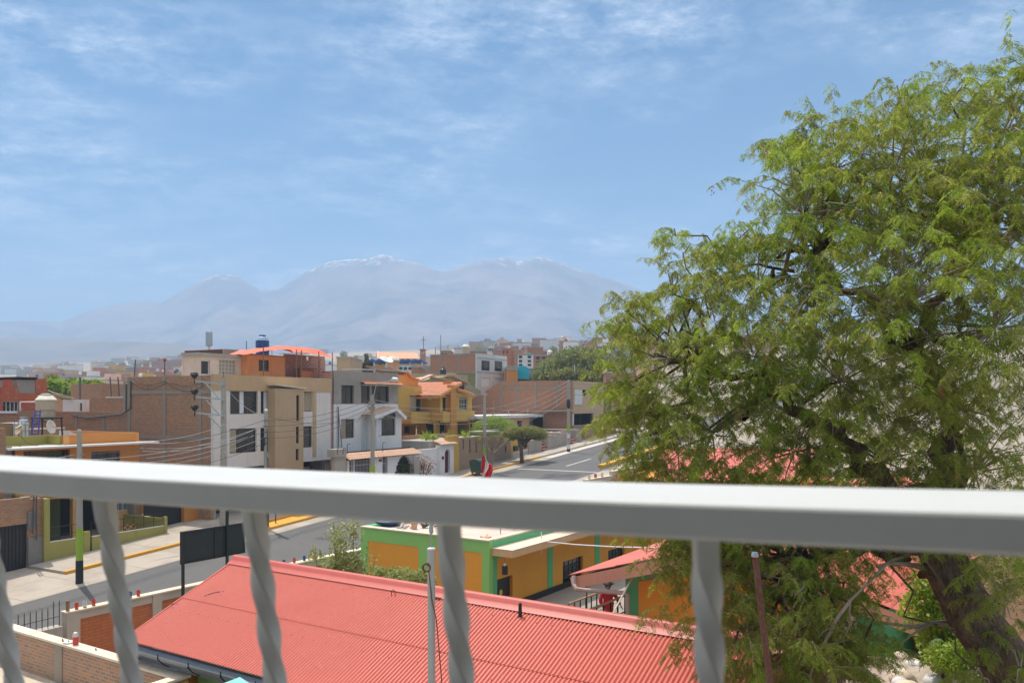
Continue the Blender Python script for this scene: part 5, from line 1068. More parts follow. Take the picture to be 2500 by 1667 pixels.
def left_far():
    fr = RD; A = lambda k, x, y, p: (lambda t: fr.p(t[0], p, t[1]))(fr.onN(*Z(k,x,y), p)); S = lambda k, x, y, p: fr.onN(*Z(k,x,y), p)
    # white shed with sloping cream roof
    P = 64; a, z1 = S('D',1000,620,P); b, _ = S('D',1460,600,P); z0 = S('D',1200,800,P)[1]; T = thing('roof_shed', 'white panelled rooftop shed with a cream sheet lean-to roof', 'shed', tuple(fr.p(a, P, z0)))
    mb = MB(); mb.box(a, b, P, P+2.8, z0-3, z1, fr); part('wall', mb, M['white'], T); mb = MB(); x = S('D',1278,700,P)[0]; mb.box(x, x+.15, P-.03, P-.002, z0, z1-.3, fr); part('joint', mb, M['wire'], T)
    l = S('D',885,520,P); mb = MB(); mb.hexa([fr.p(l[0], P, z0-3), fr.p(a-.02, P, z0-3), fr.p(a-.02, P+2.5, z0-3), fr.p(l[0], P+2.5, z0-3), fr.p(l[0], P, l[1]-.1), fr.p(a-.02, P, z1-.1), fr.p(a-.02, P+2.5, z1-.1), fr.p(l[0], P+2.5, l[1]-.1)]); part('side_bay', mb, M['salmon'], T)
    r = S('D',1350,605,P); mb = MB(); k = S('D',1150,520,P+3)
    mb.hexa([fr.p(l[0]-.2, P-.2, l[1]), fr.p(r[0]-1, P-.2, z1+.06), fr.p(r[0], P+3, z1+.15), fr.p(l[0]+1.2, P+3, l[1]+.25), fr.p(l[0]-.2, P-.2, l[1]+.08), fr.p(r[0]-1, P-.2, z1+.14), fr.p(r[0], P+3, z1+.23), fr.p(l[0]+1.2, P+3, l[1]+.33)]); part('sheet_roof', mb, M['cream'], T)
    # low walls with flues
    P = 63; a, z1 = S('D',1462,595,P); b, _ = S('D',1960,595,P); mb = MB(); mb.box(a, b+3, P, P+.3, 3, z1, fr); T = single('brick_wall', mb, M['brickA'], 'brown brick wall with rusty streaks right of the white shed', 'wall'); mb = MB(); mb.box(a+1.5, b+3, P-.05, P+.35, z1+.002, z1+.12, fr); part('coping', mb, M['whitec'], T)
    P = 72; a, z1 = S('D',1640,365,P); b, _ = S('D',1960,365,P); mb = MB(); mb.box(a, b+5, P, P+5, 3, z1, fr); T = single('brick_building', mb, M['brickA'], 'plain dark brick building behind the brick party wall with bare iron rods', 'building')
    for i, (x, y) in enumerate(((1755,262),(1882,262))):
        p = S('D',x,y,P-1); mb = MB(); mb.bar(fr.p(p[0]+.4, P-1, z1-4.5), fr.p(p[0], P-1, p[1]), .09); single('scaffold_pole', mb, M['wire'], ('left leaning dark pole in front of the plain brick building','right leaning dark pole in front of the plain brick building')[i], 'pole')
    p = S('D',1278,265,66); mb = MB(); mb.tube([fr.p(p[0], 66, 4), fr.p(p[0], 66, p[1])], .09, 6); single('pole', mb, M['wire'], 'dark upright pole among the green trees behind the white shed', 'pole')
    # red building at the far left
    P = 62; T = thing('red_house', 'flaking red orange house with a roof terrace at the far left', 'house', tuple(fr.p(28, P, 3))); a = 22; b, z1 = S('D',582,290,P); zt = S('D',400,525,P)[1]; zm = S('D',400,640,P)[1]; zb = 1.0
    c, _ = S('D',300,290,P); w1 = fr.rN(P, 'D', 50, 645, 310, 822); mb = MB(); wall(mb, fr, 'N', P, a, b, zb, zt, [w1], .3); part('wall', mb, M['redpaint'], T); window(T, fr, 'N', P, w1, 4, 1, .07, .15, 'wfr')
    mb = MB(); mb.box(c+2.2, b, P+.1, P+5, zt+.002, z1, fr); part('tower', mb, M['redpaint'], T); mb = MB(); mb.box(c, c+2.18, P+.15, P+5, zt+.002, z1-.1, fr); part('tower_flank', mb, M['grey'], T)
    mb = MB(); mb.box(c-.1, b+.1, P, P+5.1, z1+.004, z1+.12, fr); part('roof', mb, M['black'], T)
    e, ze = S('D',22,270,P); mb = MB(); mb.box(a, e, P+.2, P+3, zt+.002, ze, fr); x, zx = S('D',168,300,P); x2, _ = S('D',222,300,P); mb.box(x, x2, P+.2, P+1, zt+.002, zx, fr); z5 = S('D',100,425,P)[1]; mb.box(e+.01, c-.02, P+.02, P+.2, zt+.002, z5, fr); part('terrace_wall', mb, M['redpaint'], T)
    P2 = 70; q = fr.rN(P2, 'D', 20, 325, 290, 410); mb = MB(); mb.box(q[0], q[1], P2, P2+4, 3, q[3], fr); T2 = single('ochre_house', mb, M['ochre'], 'small ochre house seen through the red terrace', 'house'); w_ = fr.rN(P2, 'D', 42, 362, 105, 396); mb = MB(); mb.box(w_[0], w_[1], P2-.04, P2-.002, w_[2], w_[3], fr); part('window', mb, M['glass'], T2)
    mb = MB(); mb.box(b-.1, b+.4, P-3, P-2.8, 2, 2.2, fr)
    # brown walls left behind the tank
    P = 57; q = fr.rN(P, 'D', -40, 840, 600, 1000); mb = MB(); mb.box(22, fr.onN(*Z('D',262,840),P)[0], P, P+.3, 0, q[3], fr); mb.box(fr.onN(*Z('D',265,840),P)[0], fr.onN(*Z('D',900,840),P)[0], P+.05, P+.3, 0, q[3]+.15, fr); T = single('brick_wall', mb, M['brickA'], 'dark brick wall with a white coping behind the beige water tank', 'wall')
    mb = MB(); mb.box(22, fr.onN(*Z('D',262,840),P)[0], P-.1, P+.4, q[3]+.002, q[3]+.14, fr); part('coping', mb, M['wfr'], T)
    # pipe frame
    mb = MB(); p = S('D',320,815,59); q = S('D',320,660,59); r = S('D',600,660,59); mb.tube([fr.p(p[0],59,p[1]-1.5), fr.p(q[0],59,q[1]), fr.p(r[0],59,r[1])], .06, 6); single('pipe_frame', mb, M['wfr'], 'thin white pipe frame left of the beige water tank', 'frame')
    # green trees in the middle distance
    for i, (x, y, Y, r, h, mt, lb) in enumerate(((700,470,92,2.0,6,'bright','bright green round tree next to the red house'),(960,470,97,2.3,6,'bright','wide bright green tree crown behind the white shed'),(1150,470,100,1.9,6,'shrub','darker green tree crown in the middle of the row behind the shed'),(1410,450,97,2.1,6.5,'bright','yellow green tree crown near the dark upright pole'),(1600,520,94,1.5,5,'olivel','small yellowish tree at the right end of the row'),(830,330,96,.8,8,'olivel','narrow yellowish tree top poking above the bright green crowns'))):
        u, v = Z('D', x, y); p = atY(u, v, Y); base = (p.x, p.y, p.z-h+r*.7); round_tree('tree', lb, base, h, r, mt, n=5200, L=.45, W=.28, tr=.16, seed=i, group='trees behind the white shed')
left_far()
# ================================================================ the school across the garden (frame SC)
def red_roof():
    fr = SC; zr = 4.3; sr = 12.7; se = 9.9; ze = 3.1; n0 = 2.4; n1 = 16.0
    T = thing('school_building', 'long low building with a salmon red corrugated roof in the foreground', 'building', tuple(fr.p(12.5, 9, -.3)))
    m, nt, b = _nt('red_painted_sheet'); uv, ob = uvn(nt)
    t = N(nt, 'ShaderNodeTexBrick', Scale=1.0); t.inputs['Brick Width'].default_value = .83; t.inputs['Row Height'].default_value = 1.55; t.inputs['Mortar Size'].default_value = .004; t.inputs['Mortar'].default_value = (.18,.03,.025,1)
    t.inputs['Color1'].default_value = (.58,.122,.082,1); t.inputs['Color2'].default_value = (.50,.100,.068,1); nt.links.new(uv, t.inputs['Vector'])
    n1_ = noise(nt, uv, 1.3, 6, .7); c = mixc(nt, ramp(nt, n1_, .35, .8), t.outputs['Color'], (.60,.13,.10)); n2 = noise(nt, uv, 7, 6, .75, 1, .35, 1); c = mixc(nt, ramp(nt, n2, .58, .85), c, (.72,.36,.28)); n4 = noise(nt, uv, 1.6, 5, .7, 3.0, .22, 1); c = mixc(nt, ramp(nt, n4, .52, .85), c, (.46,.10,.065)); n5 = noise(nt, uv, .35, 4, .6); c = mixc(nt, ramp(nt, n5, .45, .75), c, (.64,.15,.11))
    n3 = noise(nt, uv, 22, 3, .6, 1, .5, 1); c = mixc(nt, ramp(nt, n3, .72, .8), c, (.32,.09,.06)); nt.links.new(c, b.inputs['Base Color']); b.inputs['Roughness'].default_value = .55; M['rroof'] = m
    mb = MB(); O = fr.p(se, n1, ze); E = fr.p(0, n0-n1, 0); W = fr.p(sr-se, 0, zr-ze); mb.corr(O, E, W, .0775, .028, 6, 2, .012, .02); o = part('roof_sheet', mb, m, T)
    rg = random.Random(6); W_ = W.normalized()
    mb = MB()
    for w0 in (.35, 1.1, 1.85, 2.6):
        for k in range(43): q = O+E.normalized()*(.155+.31*k)+W_*(w0+rg.uniform(-.02,.02)); mb.lathe(q+Vector((0,0,.030)), [(.013,0),(.011,.006),(.002,.009)], 6)
    part('roofing_screws', mb, M['rust'], T)['kind'] = 'stuff'
    mb = MB(); mb.corr(fr.p(2*sr-se+.4, n1, ze-.15), E, fr.p(-(sr-se)-.4, 0, zr-ze+.15), .0775, .026, 4, 2, .012, .02); part('roof_sheet', mb, m, T)
    mb = MB(); r = .11; pr = [(-.21,.035),(-.11,.055),(-.085,.07),(-.05,.115),(0,.13),(.05,.115),(.085,.07),(.11,.055),(.21,.035)]; rings = []
    for n in [n1+.05-(n1-n0+.05)*i/12 for i in range(13)]: rings.append(mb.vert(*[fr.p(sr+a, n, zr+h-abs(a)*.40) for a, h in pr]))
    for i in range(12):
        for j in range(8): mb.face(rings[i]+j, rings[i]+j+1, rings[i+1]+j+1, rings[i+1]+j)
    part('ridge_cap', mb, flat('red_ridge', (.52,.10,.078), .5), T, smooth=True)
    mb = MB(); mb.tube([fr.p(se-.02, n1, ze+.0), fr.p(sr, n1+.0, zr+.01)], .03, 6); part('verge', mb, m, T)
    # gutter: half round with straps
    mb = MB(); q = 10; g = []
    for n in (n1-.0, n0): g.append(mb.vert(*[fr.p(se-.02+.11*cos(a)-.06, n, ze-.06+.11*sin(a)) for a in [pi+pi*k/q for k in range(q+1)]]+[fr.p(se-.02+.10*cos(a)-.06, n, ze-.06+.10*sin(a)) for a in [2*pi-pi*k/q for k in range(q+1)]]))
    k = 2*q+2
    for j in range(k): mb.face(g[0]+j, g[0]+(j+1) % k, g[1]+(j+1) % k, g[1]+j)
    mb.face(*[g[0]+j for j in range(k)]); part('gutter', mb, M['gutter'], T)
    mb = MB(); mb.box(se+.06, se+.09, n0, n1-.1, ze-.34, ze-.05, fr); part('fascia', mb, M['gutter'], T)
    for i in range(14): n = n1-.5-i*.95; mb = MB(); mb.tube([fr.p(se+.05, n, ze-.32), fr.p(se-.1, n, ze-.21), fr.p(se-.2, n, ze-.10), fr.p(se-.19, n, ze-.0)], .012, 5); part('gutter_strap', mb, M['black'], T)
    # walls
    P = se+.75; zb = -.6; w_ = [(7.6,10.0,.9,2.5),(10.6,13.0,.9,2.5)]
    mb = MB(); wall(mb, fr, 'S', P, n0+.5, 14.6, zb, ze+.1, w_, .2); part('wall', mb, M['sgreen'], T)
    mb = MB(); mb.box(P, 2*sr-P, n1-.9, n1-.7, zb, ze-.02, fr); mb.prism([fr.p(P, n1-.9, ze-.015), fr.p(2*sr-P, n1-.9, ze-.015), fr.p(sr, n1-.9, zr-.1)], fr.p(0,.2,0)); mb.box(2*sr-P, 2*sr-P+.2, n0+.5, n1-.7, zb, ze-.02, fr); mb.box(P+.2, 2*sr-P, n0+.5, n0+.7, zb, ze+.1, fr); part('end_wall', mb, M['sorange'], T)
    for q_ in w_: window(T, fr, 'S', P, q_, 6, 3, .05, .06, 'cream_f')
    # hooks on the sheet
    mb = MB(); c = fr.p(sr-.35, 10.2, zr-.13); u, v = Z(6,1158,915); c = fr.p(sr-.42, fr.onS(u, v, sr-.42)[0], zr-.10); mb.tube([c+Vector((-.03,0,0)), c+Vector((-.03,0,.1)), c+Vector((0,0,.14)), c+Vector((.04,0,.1)), c+Vector((.04,0,0))], .008, 5); single('hook', mb, M['black'], 'tiny bent wire hook on the red corrugated roof', 'hook')
    u, v = Z(6,2157,1030); c = fr.p(sr-.3, fr.onS(u, v, sr-.3)[0], zr-.12); mb = MB(); mb.lathe(c, [(.045,0),(.035,.02),(.03,.24),(.012,.26)], 8); single('roof_vent', mb, M['black'], 'short dark rusty stub standing near the red ridge', 'stub')
    u, v = Z(6,1512,898); c = fr.p(sr-.2, fr.onS(u, v, sr-.2)[0], zr-.06); mb = MB(); mb.bar(c-fr.p(0,.08,0), c+fr.p(0,.08,0), .05); single('roof_clip', mb, M['rust'], 'small rusty clip under the red ridge behind the flagpole', 'clip')
    mb = MB(); p = [fr.p(se+.0, 15.98, ze+.1)];  mb.tube([fr.p(se+1.1+.06*i, 16.0-.08*i, ze+.52+.02*i-.05*sin(i*.5)) for i in range(14)], .008, 5); single('loose_wire', mb, M['wire'], 'thin loose wire lying across the left corner of the red roof', 'wire')
M['cream_f'] = flat('tan_window_frame', (.40,.24,.09), .6)
red_roof()
def flagpoles():
    p0 = atY(*Z('N',1064,1720), 10.6); t = atY(*Z(6,1458,520), 10.6); b = Vector((t.x+.02, 10.6, -.6))
    T = thing('flagpole', 'thick white painted steel flagpole with a pulley and spear tip before the red roof', 'flagpole', tuple(b))
    rm = paint('pole_white', (.47,.455,.42), dirt_amt=.3, rough=.4)
    mb = MB(); mb.tube([b, Vector((t.x, 10.6, t.z))], .05, 16); part('mast', mb, rm, T, smooth=False)
    mb = MB(); mb.lathe(t+Vector((0,0,.002)), [(.052,0),(.05,.02),(.01,.03)], 16); part('cap', mb, M['wfr'], T)
    mb = MB(); mb.lathe(t+Vector((0,0,.03)), [(.008,0),(.008,.16),(.030,.20),(.012,.42),(.002,.55)], 8); part('spear_tip', mb, M['steel'], T)
    mb = MB(); c = atY(*Z(6,1422,660), 10.56); mb.tube([c+Vector((.05*cos(a)*1.0, 0, .05*sin(a))) for a in [2*pi*k/10 for k in range(11)]], .014, 6, False); mb.tube([c+Vector((.03,0,.02)), Vector((t.x-.03,10.6,c.z+.06))], .02, 6); part('pulley', mb, M['rust'], T)
    e = atY(*Z(6,1545,1600), 10.5); m = atY(*Z(6,1500,1080), 10.52); mb = MB(); mb.tube([c+Vector((.03,0,-.04)), c.lerp(m, .5)+Vector((0,0,-.05)), m, e, e+Vector((.02,0,-2))], .008, 5); part('halyard', mb, M['bfr'], T)
    a = atY(*Z(8,138,560), 9.0); c = atY(*Z(8,262,1600), 9.0); d = (c-a).normalized(); mb = MB(); g = a+d*((a.z+.5)/-d.z); mb.tube([a, a.lerp(g, .3), g], [.036,.038,.042], 12)
    T = single('rusty_pole', mb, M['rust'], 'leaning rusty iron pipe standing before the foliage right of the fourth bar', 'pole'); mb = MB(); mb.lathe(a, [(.04,-.02),(.04,.0),(.03,.03)], 10); part('cap', mb, M['steel'], T)
    # national flag on a thin stick on the green school roof
    Y = 36.; q = atY(*Z(3,1577,1205), Y); b = atY(*Z(3,1590,1560), Y); T = thing('flag', 'red and white flag hanging limp on a thin stick in front of the green bin', 'flag', (b.x, b.y, 3.3))
    mb = MB(); mb.tube([Vector((b.x, Y, 3.25)), q], .022, 6); part('stick', mb, M['wood'], T)
    def strip(ctrl, mat, nm):
        mb = MB(); rows = []
        for (x0, x1, y) in ctrl:
            l = atY(*Z(3,x0,y), Y); r = atY(*Z(3,x1,y), Y); rows.append(mb.vert(*[l.lerp(r, k/6)+Vector((0, .07*sin(k*1.9+y*.03)-.02*k, 0)) for k in range(7)]))
        for i in range(len(rows)-1):
            for k in range(6): mb.face(rows[i]+k, rows[i]+k+1, rows[i+1]+k+1, rows[i+1]+k)
        o = part(nm, mb, M[mat], T, smooth=True); md = o.modifiers.new('s', 'SOLIDIFY'); md.thickness = .012
    strip([(1566,1580,1215),(1556,1586,1245),(1552,1584,1290),(1552,1578,1340),(1551,1566,1390)], 'red', 'hoist_band'); strip([(1581,1590,1250),(1585,1616,1290),(1579,1622,1330),(1567,1600,1370),(1562,1580,1420)], 'whitecl', 'middle_band'); strip([(1617,1640,1300),(1612,1652,1325),(1598,1660,1360),(1583,1650,1395),(1577,1636,1432)], 'red', 'fly_band')
flagpoles()
def school_wall():
    fr = SC; P = 25.3; s0 = fr.onN(*Z('J1',822,700), P)[0]; zt = 1.52; sm = 29.2
    T = thing('school_wall', 'terracotta block perimeter wall framed by cream concrete columns along the street', 'wall', tuple(fr.p(20, P, -1)))
    def g(s): p = fr.p(s, P, 0); return gz(p.x, p.y)
    cols = [s0]; c2 = fr.onN(*Z('J1',1895,500), P)[0]; step = (c2-s0); k = c2
    while k < 66: cols.append(k); k += 3.9 if k > c2 else 3.9
    top = lambda s: zt if s < sm else zt+(s-sm)*.075
    mb = MB(); mc = MB(); mk = MB()
    for i, c in enumerate(cols):
        tz = top(c); w = .42 if i == 0 else .34; mc.box(c, c+w, P-.06, P+.24, g(c)-.3, tz, fr)
        if i+1 < len(cols):
            d = cols[i+1]; t = top(c)
            mb.box(c+w, d, P+.02, P+.18, g(c)-.3, t-.26, fr); mc.box(c+w, d, P-.02, P+.2, t-.26+.001, t-.002, fr); mk.box(c-.03, d-.031, P-.08, P+.26, t+.001, t+.05, fr)
    part('block_panel', mb, M['block'], T); part('column', mc, paint('putty_paint', (.50,.43,.36), dirt_amt=.25, var=.05), T); part('coping', mk, M['cream'], T)
    def spot(k, x): return fr.onN(*Z(k,x,1), P+.08)[0]
    lab = [('J1',955,'plred','red','first red plastic cup from the wall end'),('J1',1057,'plclear','clear','clear grey plastic cup between two red cups near the wall end'),('J1',1167,'plred','red','red plastic cup right of the clear grey cup'),
           ('J1',1492,'plred','red','faded red cup on the wall just right of the second twisted bar'),('J1',1622,'plblue','blue','slate blue cup beside a bright red one on the cream coping'),('J1',1725,'plred','red','bright red cup right of the slate blue cup'),('J1',2284,'plred','red','tall red cup with a white lid next to the black signboard post'),
           (6,200,'bin','dark','small dark cup at the left end of the coping beyond the red ridge'),(6,300,'plblue','navy','dark navy cup just left of an orange red cup beyond the ridge'),(6,381,'plred','red','orange red cup between a navy and a blue cup beyond the ridge'),(6,460,'plblue','blue','blue cup between two red cups beyond the ridge'),(6,530,'plred','red','red cup next to the tall leafy bush beyond the ridge'),(6,587,'bin','green','dark green cup nearest to the leafy bush'),
           (4,1522,'cream','cream','cream cup on the terracotta wall beside the road'),(4,1583,'plred','red','red cup between two cream cups on the wall by the road'),(4,1646,'cream','cream','cream cup nearest to the tree foliage on the wall by the road')]
    for k, x, mt, col, lb in lab:
        s = spot(k, x); i = max([j for j in range(len(cols)) if cols[j] <= s] or [0]); z = top(cols[i])+.052; c = fr.p(s, P+.08, z)
        Tc = thing('cup', lb, 'cup', tuple(c), 'plastic cups set along the wall coping'); h = .19 if k != 4 else .26; r = .06 if k != 4 else .09
        mb = MB(); mb.lathe(c, [(r*.8,0),(r,h*.35),(r,h),(r*.88,h),(r*.85,h*.4)], 10); part('body', mb, M[mt], Tc); mb = MB(); mb.lathe(c, [(r*.84,-.0),(r*.84,.03)], 10); mb.v = [(x_, y_, z_-.002) for x_, y_, z_ in mb.v]; part('soil', mb, M['black'], Tc)
        if 'white lid' in lb: mb = MB(); mb.lathe(c+Vector((0,0,h+.002)), [(r*.7,0),(r*.5,.08),(.01,.1)], 8); part('lid', mb, M['plwhite'], Tc)
    mb = MB(); mb.box(-.04,.04,-.04,.04,0,.32); c = fr.p(fr.onN(*Z('J1',862,600), P)[0], P+.08, zt+.052); mb.v = [(x+c.x, y+c.y, z+c.z) for x, y, z in mb.v]; single('wall_peg', mb, M['wood'], 'short wooden peg upright on the end column of the school wall', 'peg')
    # signboard
    N2 = 25.05; a, zt2 = fr.onN(*Z('J1',2252,0), N2); t0 = fr.onN(*Z(5,1420,380), N2); t1 = fr.onN(*Z(5,1770,332), N2); b0 = fr.onN(*Z(5,1420,637), N2); s1 = fr.onN(*Z(5,1925,320), N2)[0]
    T = thing('signboard', 'blank black steel signboard on two thin posts seen from behind', 'sign', tuple(fr.p((t0[0]+s1)/2, N2, -.6))); mb = MB(); mb.box(t0[0], s1, N2, N2+.04, b0[1], t0[1], fr); part('panel', mb, paint('sooty_steel', (.022,.028,.032), dirt=(.05,.06,.065), dirt_amt=.6), T)
    mb = MB()
    for x in (t0[0]+.02, (t0[0]+s1)/2, s1-.06): mb.box(x, x+.05, N2-.03, N2-.002, b0[1], t0[1]+.01, fr)
    mb.box(t0[0], s1, N2-.03, N2-.002, t0[1]-.05, t0[1]-.001, fr); mb.box(t0[0], s1, N2-.03, N2-.002, b0[1]+.001, b0[1]+.05, fr); part('frame', mb, M['black'], T)
    for x in (t0[0], fr.onN(*Z(5,1768,400), N2)[0]):
        mb = MB(); mb.box(x, x+.08, N2-.11, N2-.031, -.9, (t0[1] if x == t0[0] else t0[1]+.55), fr); part('post', mb, M['black'], T)
    # fence with spikes left of the end column
    P2 = 25.3; f0 = fr.onN(*Z('J1',290,860), P2)[0]; f1 = s0-.25; T = thing('spiked_fence', 'black spiked railing on a low wall left of the terracotta wall', 'fence', tuple(fr.p(f1, P2, -1)))
    zr = fr.onN(*Z('J1',600,930), P2)[1]; mb = MB(); mb.box(f0-3, f1-.9, P2, P2+.06, -1.5, zr-.05, fr); part('panel', mb, M['black'], T)
    mb = MB(); mb.box(f1-.85, f1+.1, P2-.1, P2+.25, -1.5, zr+.1, fr); part('pillar', mb, M['conc'], T)
    n = 22
    for i in range(n): s = f0-2.5+(f1-f0+2.6)*i/(n-1); m2 = MB(); m2.tube([fr.p(s, P2+.1, zr+.02), fr.p(s, P2+.1, zr+.62+(.18 if i > n-3 else 0)), fr.p(s, P2+.1, zr+.72+(.18 if i > n-3 else 0))], [.013,.013,.002], 5); part('spike', m2, M['black'], T)
    mb = MB(); mb.tube([fr.p(f0-2.5, P2+.1, zr+.3), fr.p(f1+.1, P2+.1, zr+.38)], .01, 5); part('rail', mb, M['black'], T)
school_wall()
def brick_parapet():
    fr = SC; S = 9.75; z = 2.73; n1 = 13.95; n2 = 31; T = thing('neighbour_house', 'low house with a rough brick parapet and cream coping around a littered flat roof', 'house', tuple(fr.p(6, 18, -1)))
    zr = 1.85
    mb = MB(); mb.box(S, S+.2, n1, n2, zr-.1, z-.05, fr); mb.box(3, S-.001, n1, n1+.16, zr-.1, z-.05, fr); part('parapet', mb, M['brickN'], T)
    mb = MB(); mb.box(S-.03, S+.25, n1-.03, n2, z-.048, z, fr); mb.box(3, S-.031, n1-.03, n1+.2, z-.048, z, fr); part('coping', mb, paint('pale_mortar', (.68,.58,.45), dirt=(.35,.28,.2), dirt_amt=.5, bs=.6), T)
    for X, hw in ((735,.15),(1650,.1)): mb = MB(); x = fr.onS(*Z('J1',X,1200), S)[0]; mb.box(S-.02, S-.002, x-hw, x+hw, zr, z-.06, fr); part('concrete_column', mb, M['concb'], T)
    mb = MB(); mb.box(2, S-.001, n1+.161, n2, zr-.3, zr, fr); part('roof', mb, paint('dusty_roof', (.52,.44,.34), dirt=(.3,.25,.2), dirt_amt=.8, bs=1, var=.2), T)
    mb = MB(); mb.box(2, S+.2, n1-.02, n1-.001, -1, z-.1, fr); part('end_wall', mb, M['ochre'], T); mb = MB(); mb.box(S, S+.2, n1, n2, -1.2, zr-.101, fr); mb.box(2, 2.2, n1, n2, -1.2, zr-.31, fr); mb.box(2.2, S, n2-.2, n2, -1.2, zr-.31, fr); part('wall', mb, M['conc'], T)
    c = fr.p(S+.12, fr.onS(*Z('J1',942,1078), S+.12)[0], z+.002); T2 = thing('bottle', 'red liquid bottle with a clear neck standing on the cream brick coping', 'bottle', tuple(c)); mb = MB(); mb.lathe(c, [(.055,0),(.06,.02),(.06,.15),(.055,.17)], 12); part('body', mb, M['plred'], T2); mb = MB(); mb.lathe(c+Vector((0,0,.172)), [(.056,0),(.06,.03),(.045,.09),(.02,.1)], 12); part('neck', mb, M['plclear'], T2)
    c = fr.p(S+.12, fr.onS(*Z('J1',860,1060), S+.12)[0], z+.002); mb = MB(); mb.lathe(c, [(.07,0),(.12,.02),(.11,.025),(.06,.01)], 16); single('plate', mb, M['plwhite'], 'pale dish lying flat beside the red bottle', 'dish')
    rg = random.Random(9)
    for k in range(8):
        nn = fr.onS(*Z('J1',(1605,1655,1695,1610,720,760,790,1130)[k],1290), S)[0]; c = fr.p(S+.05+rg.uniform(0,.1), nn, z+.001); mb = MB(); mb.bar(c, c+Vector((rg.uniform(-.02,.02),0,.05)), .018); single('glass_shard', mb, M['glass'], 'small dark glass shard set upright in the cream coping', 'glass shard', 'glass shards along the cream coping')
    lbs = ['crumpled blue rag on the dusty flat roof','long grey lath lying on the dusty roof','broken brown plank nearest the blue rag','bent timber offcut among the roof litter','pale splintered board on the dusty roof','short dark stick on the dusty roof','weathered slat across the roof litter','brick fragment at the edge of the littered roof']
    for k in range(8):
        mb = MB(); s = S-.5-rg.random()*1.8; n = 16.2+rg.random()*2.4; c = fr.p(s, n, zr+.03)
        if k == 0:
            c = fr.p(*((lambda: (S-.95, fr.onS(*Z('J1',250,1430), S-.95)[0]))()), zr+.05)
            for i in range(7): mb.sph(c+Vector((rg.uniform(-.1,.1), rg.uniform(-.08,.08), 0)), rg.uniform(.03,.06), 7, 4, .6)
        else: a = rg.random()*3; mb.bar(c, c+Vector((cos(a), sin(a), .03))*rg.uniform(.2,.6), rg.uniform(.02,.06), .025)
        single('rag' if k == 0 else 'scrap_wood', mb, M['tankb'] if k == 0 else M['wood'] if k % 2 else M['barkl'], lbs[k], 'rag' if k == 0 else 'scrap')
brick_parapet()
def awning():
    mb = MB(); a = [atY(*Z(5,x,y), Y) for x, y, Y in ((1735,1575,11.5),(1885,1518,12.0),(1975,1575,11.5),(1990,1700,10.8),(1700,1700,10.8))]; mb.prism(a, (0,0,-.04)); T = single('turquoise_canopy', mb, flat('turquoise_sheet', (.22,.55,.50), .5), 'turquoise pitched canopy under the red roof eave', 'canopy')
    p = a[1]; mb = MB(); mb.tube([Vector((p.x, p.y-.1, p.z-.05)), Vector((p.x, p.y-.1, -.5))], .03, 6); part('post', mb, M['steel'], T)
awning()
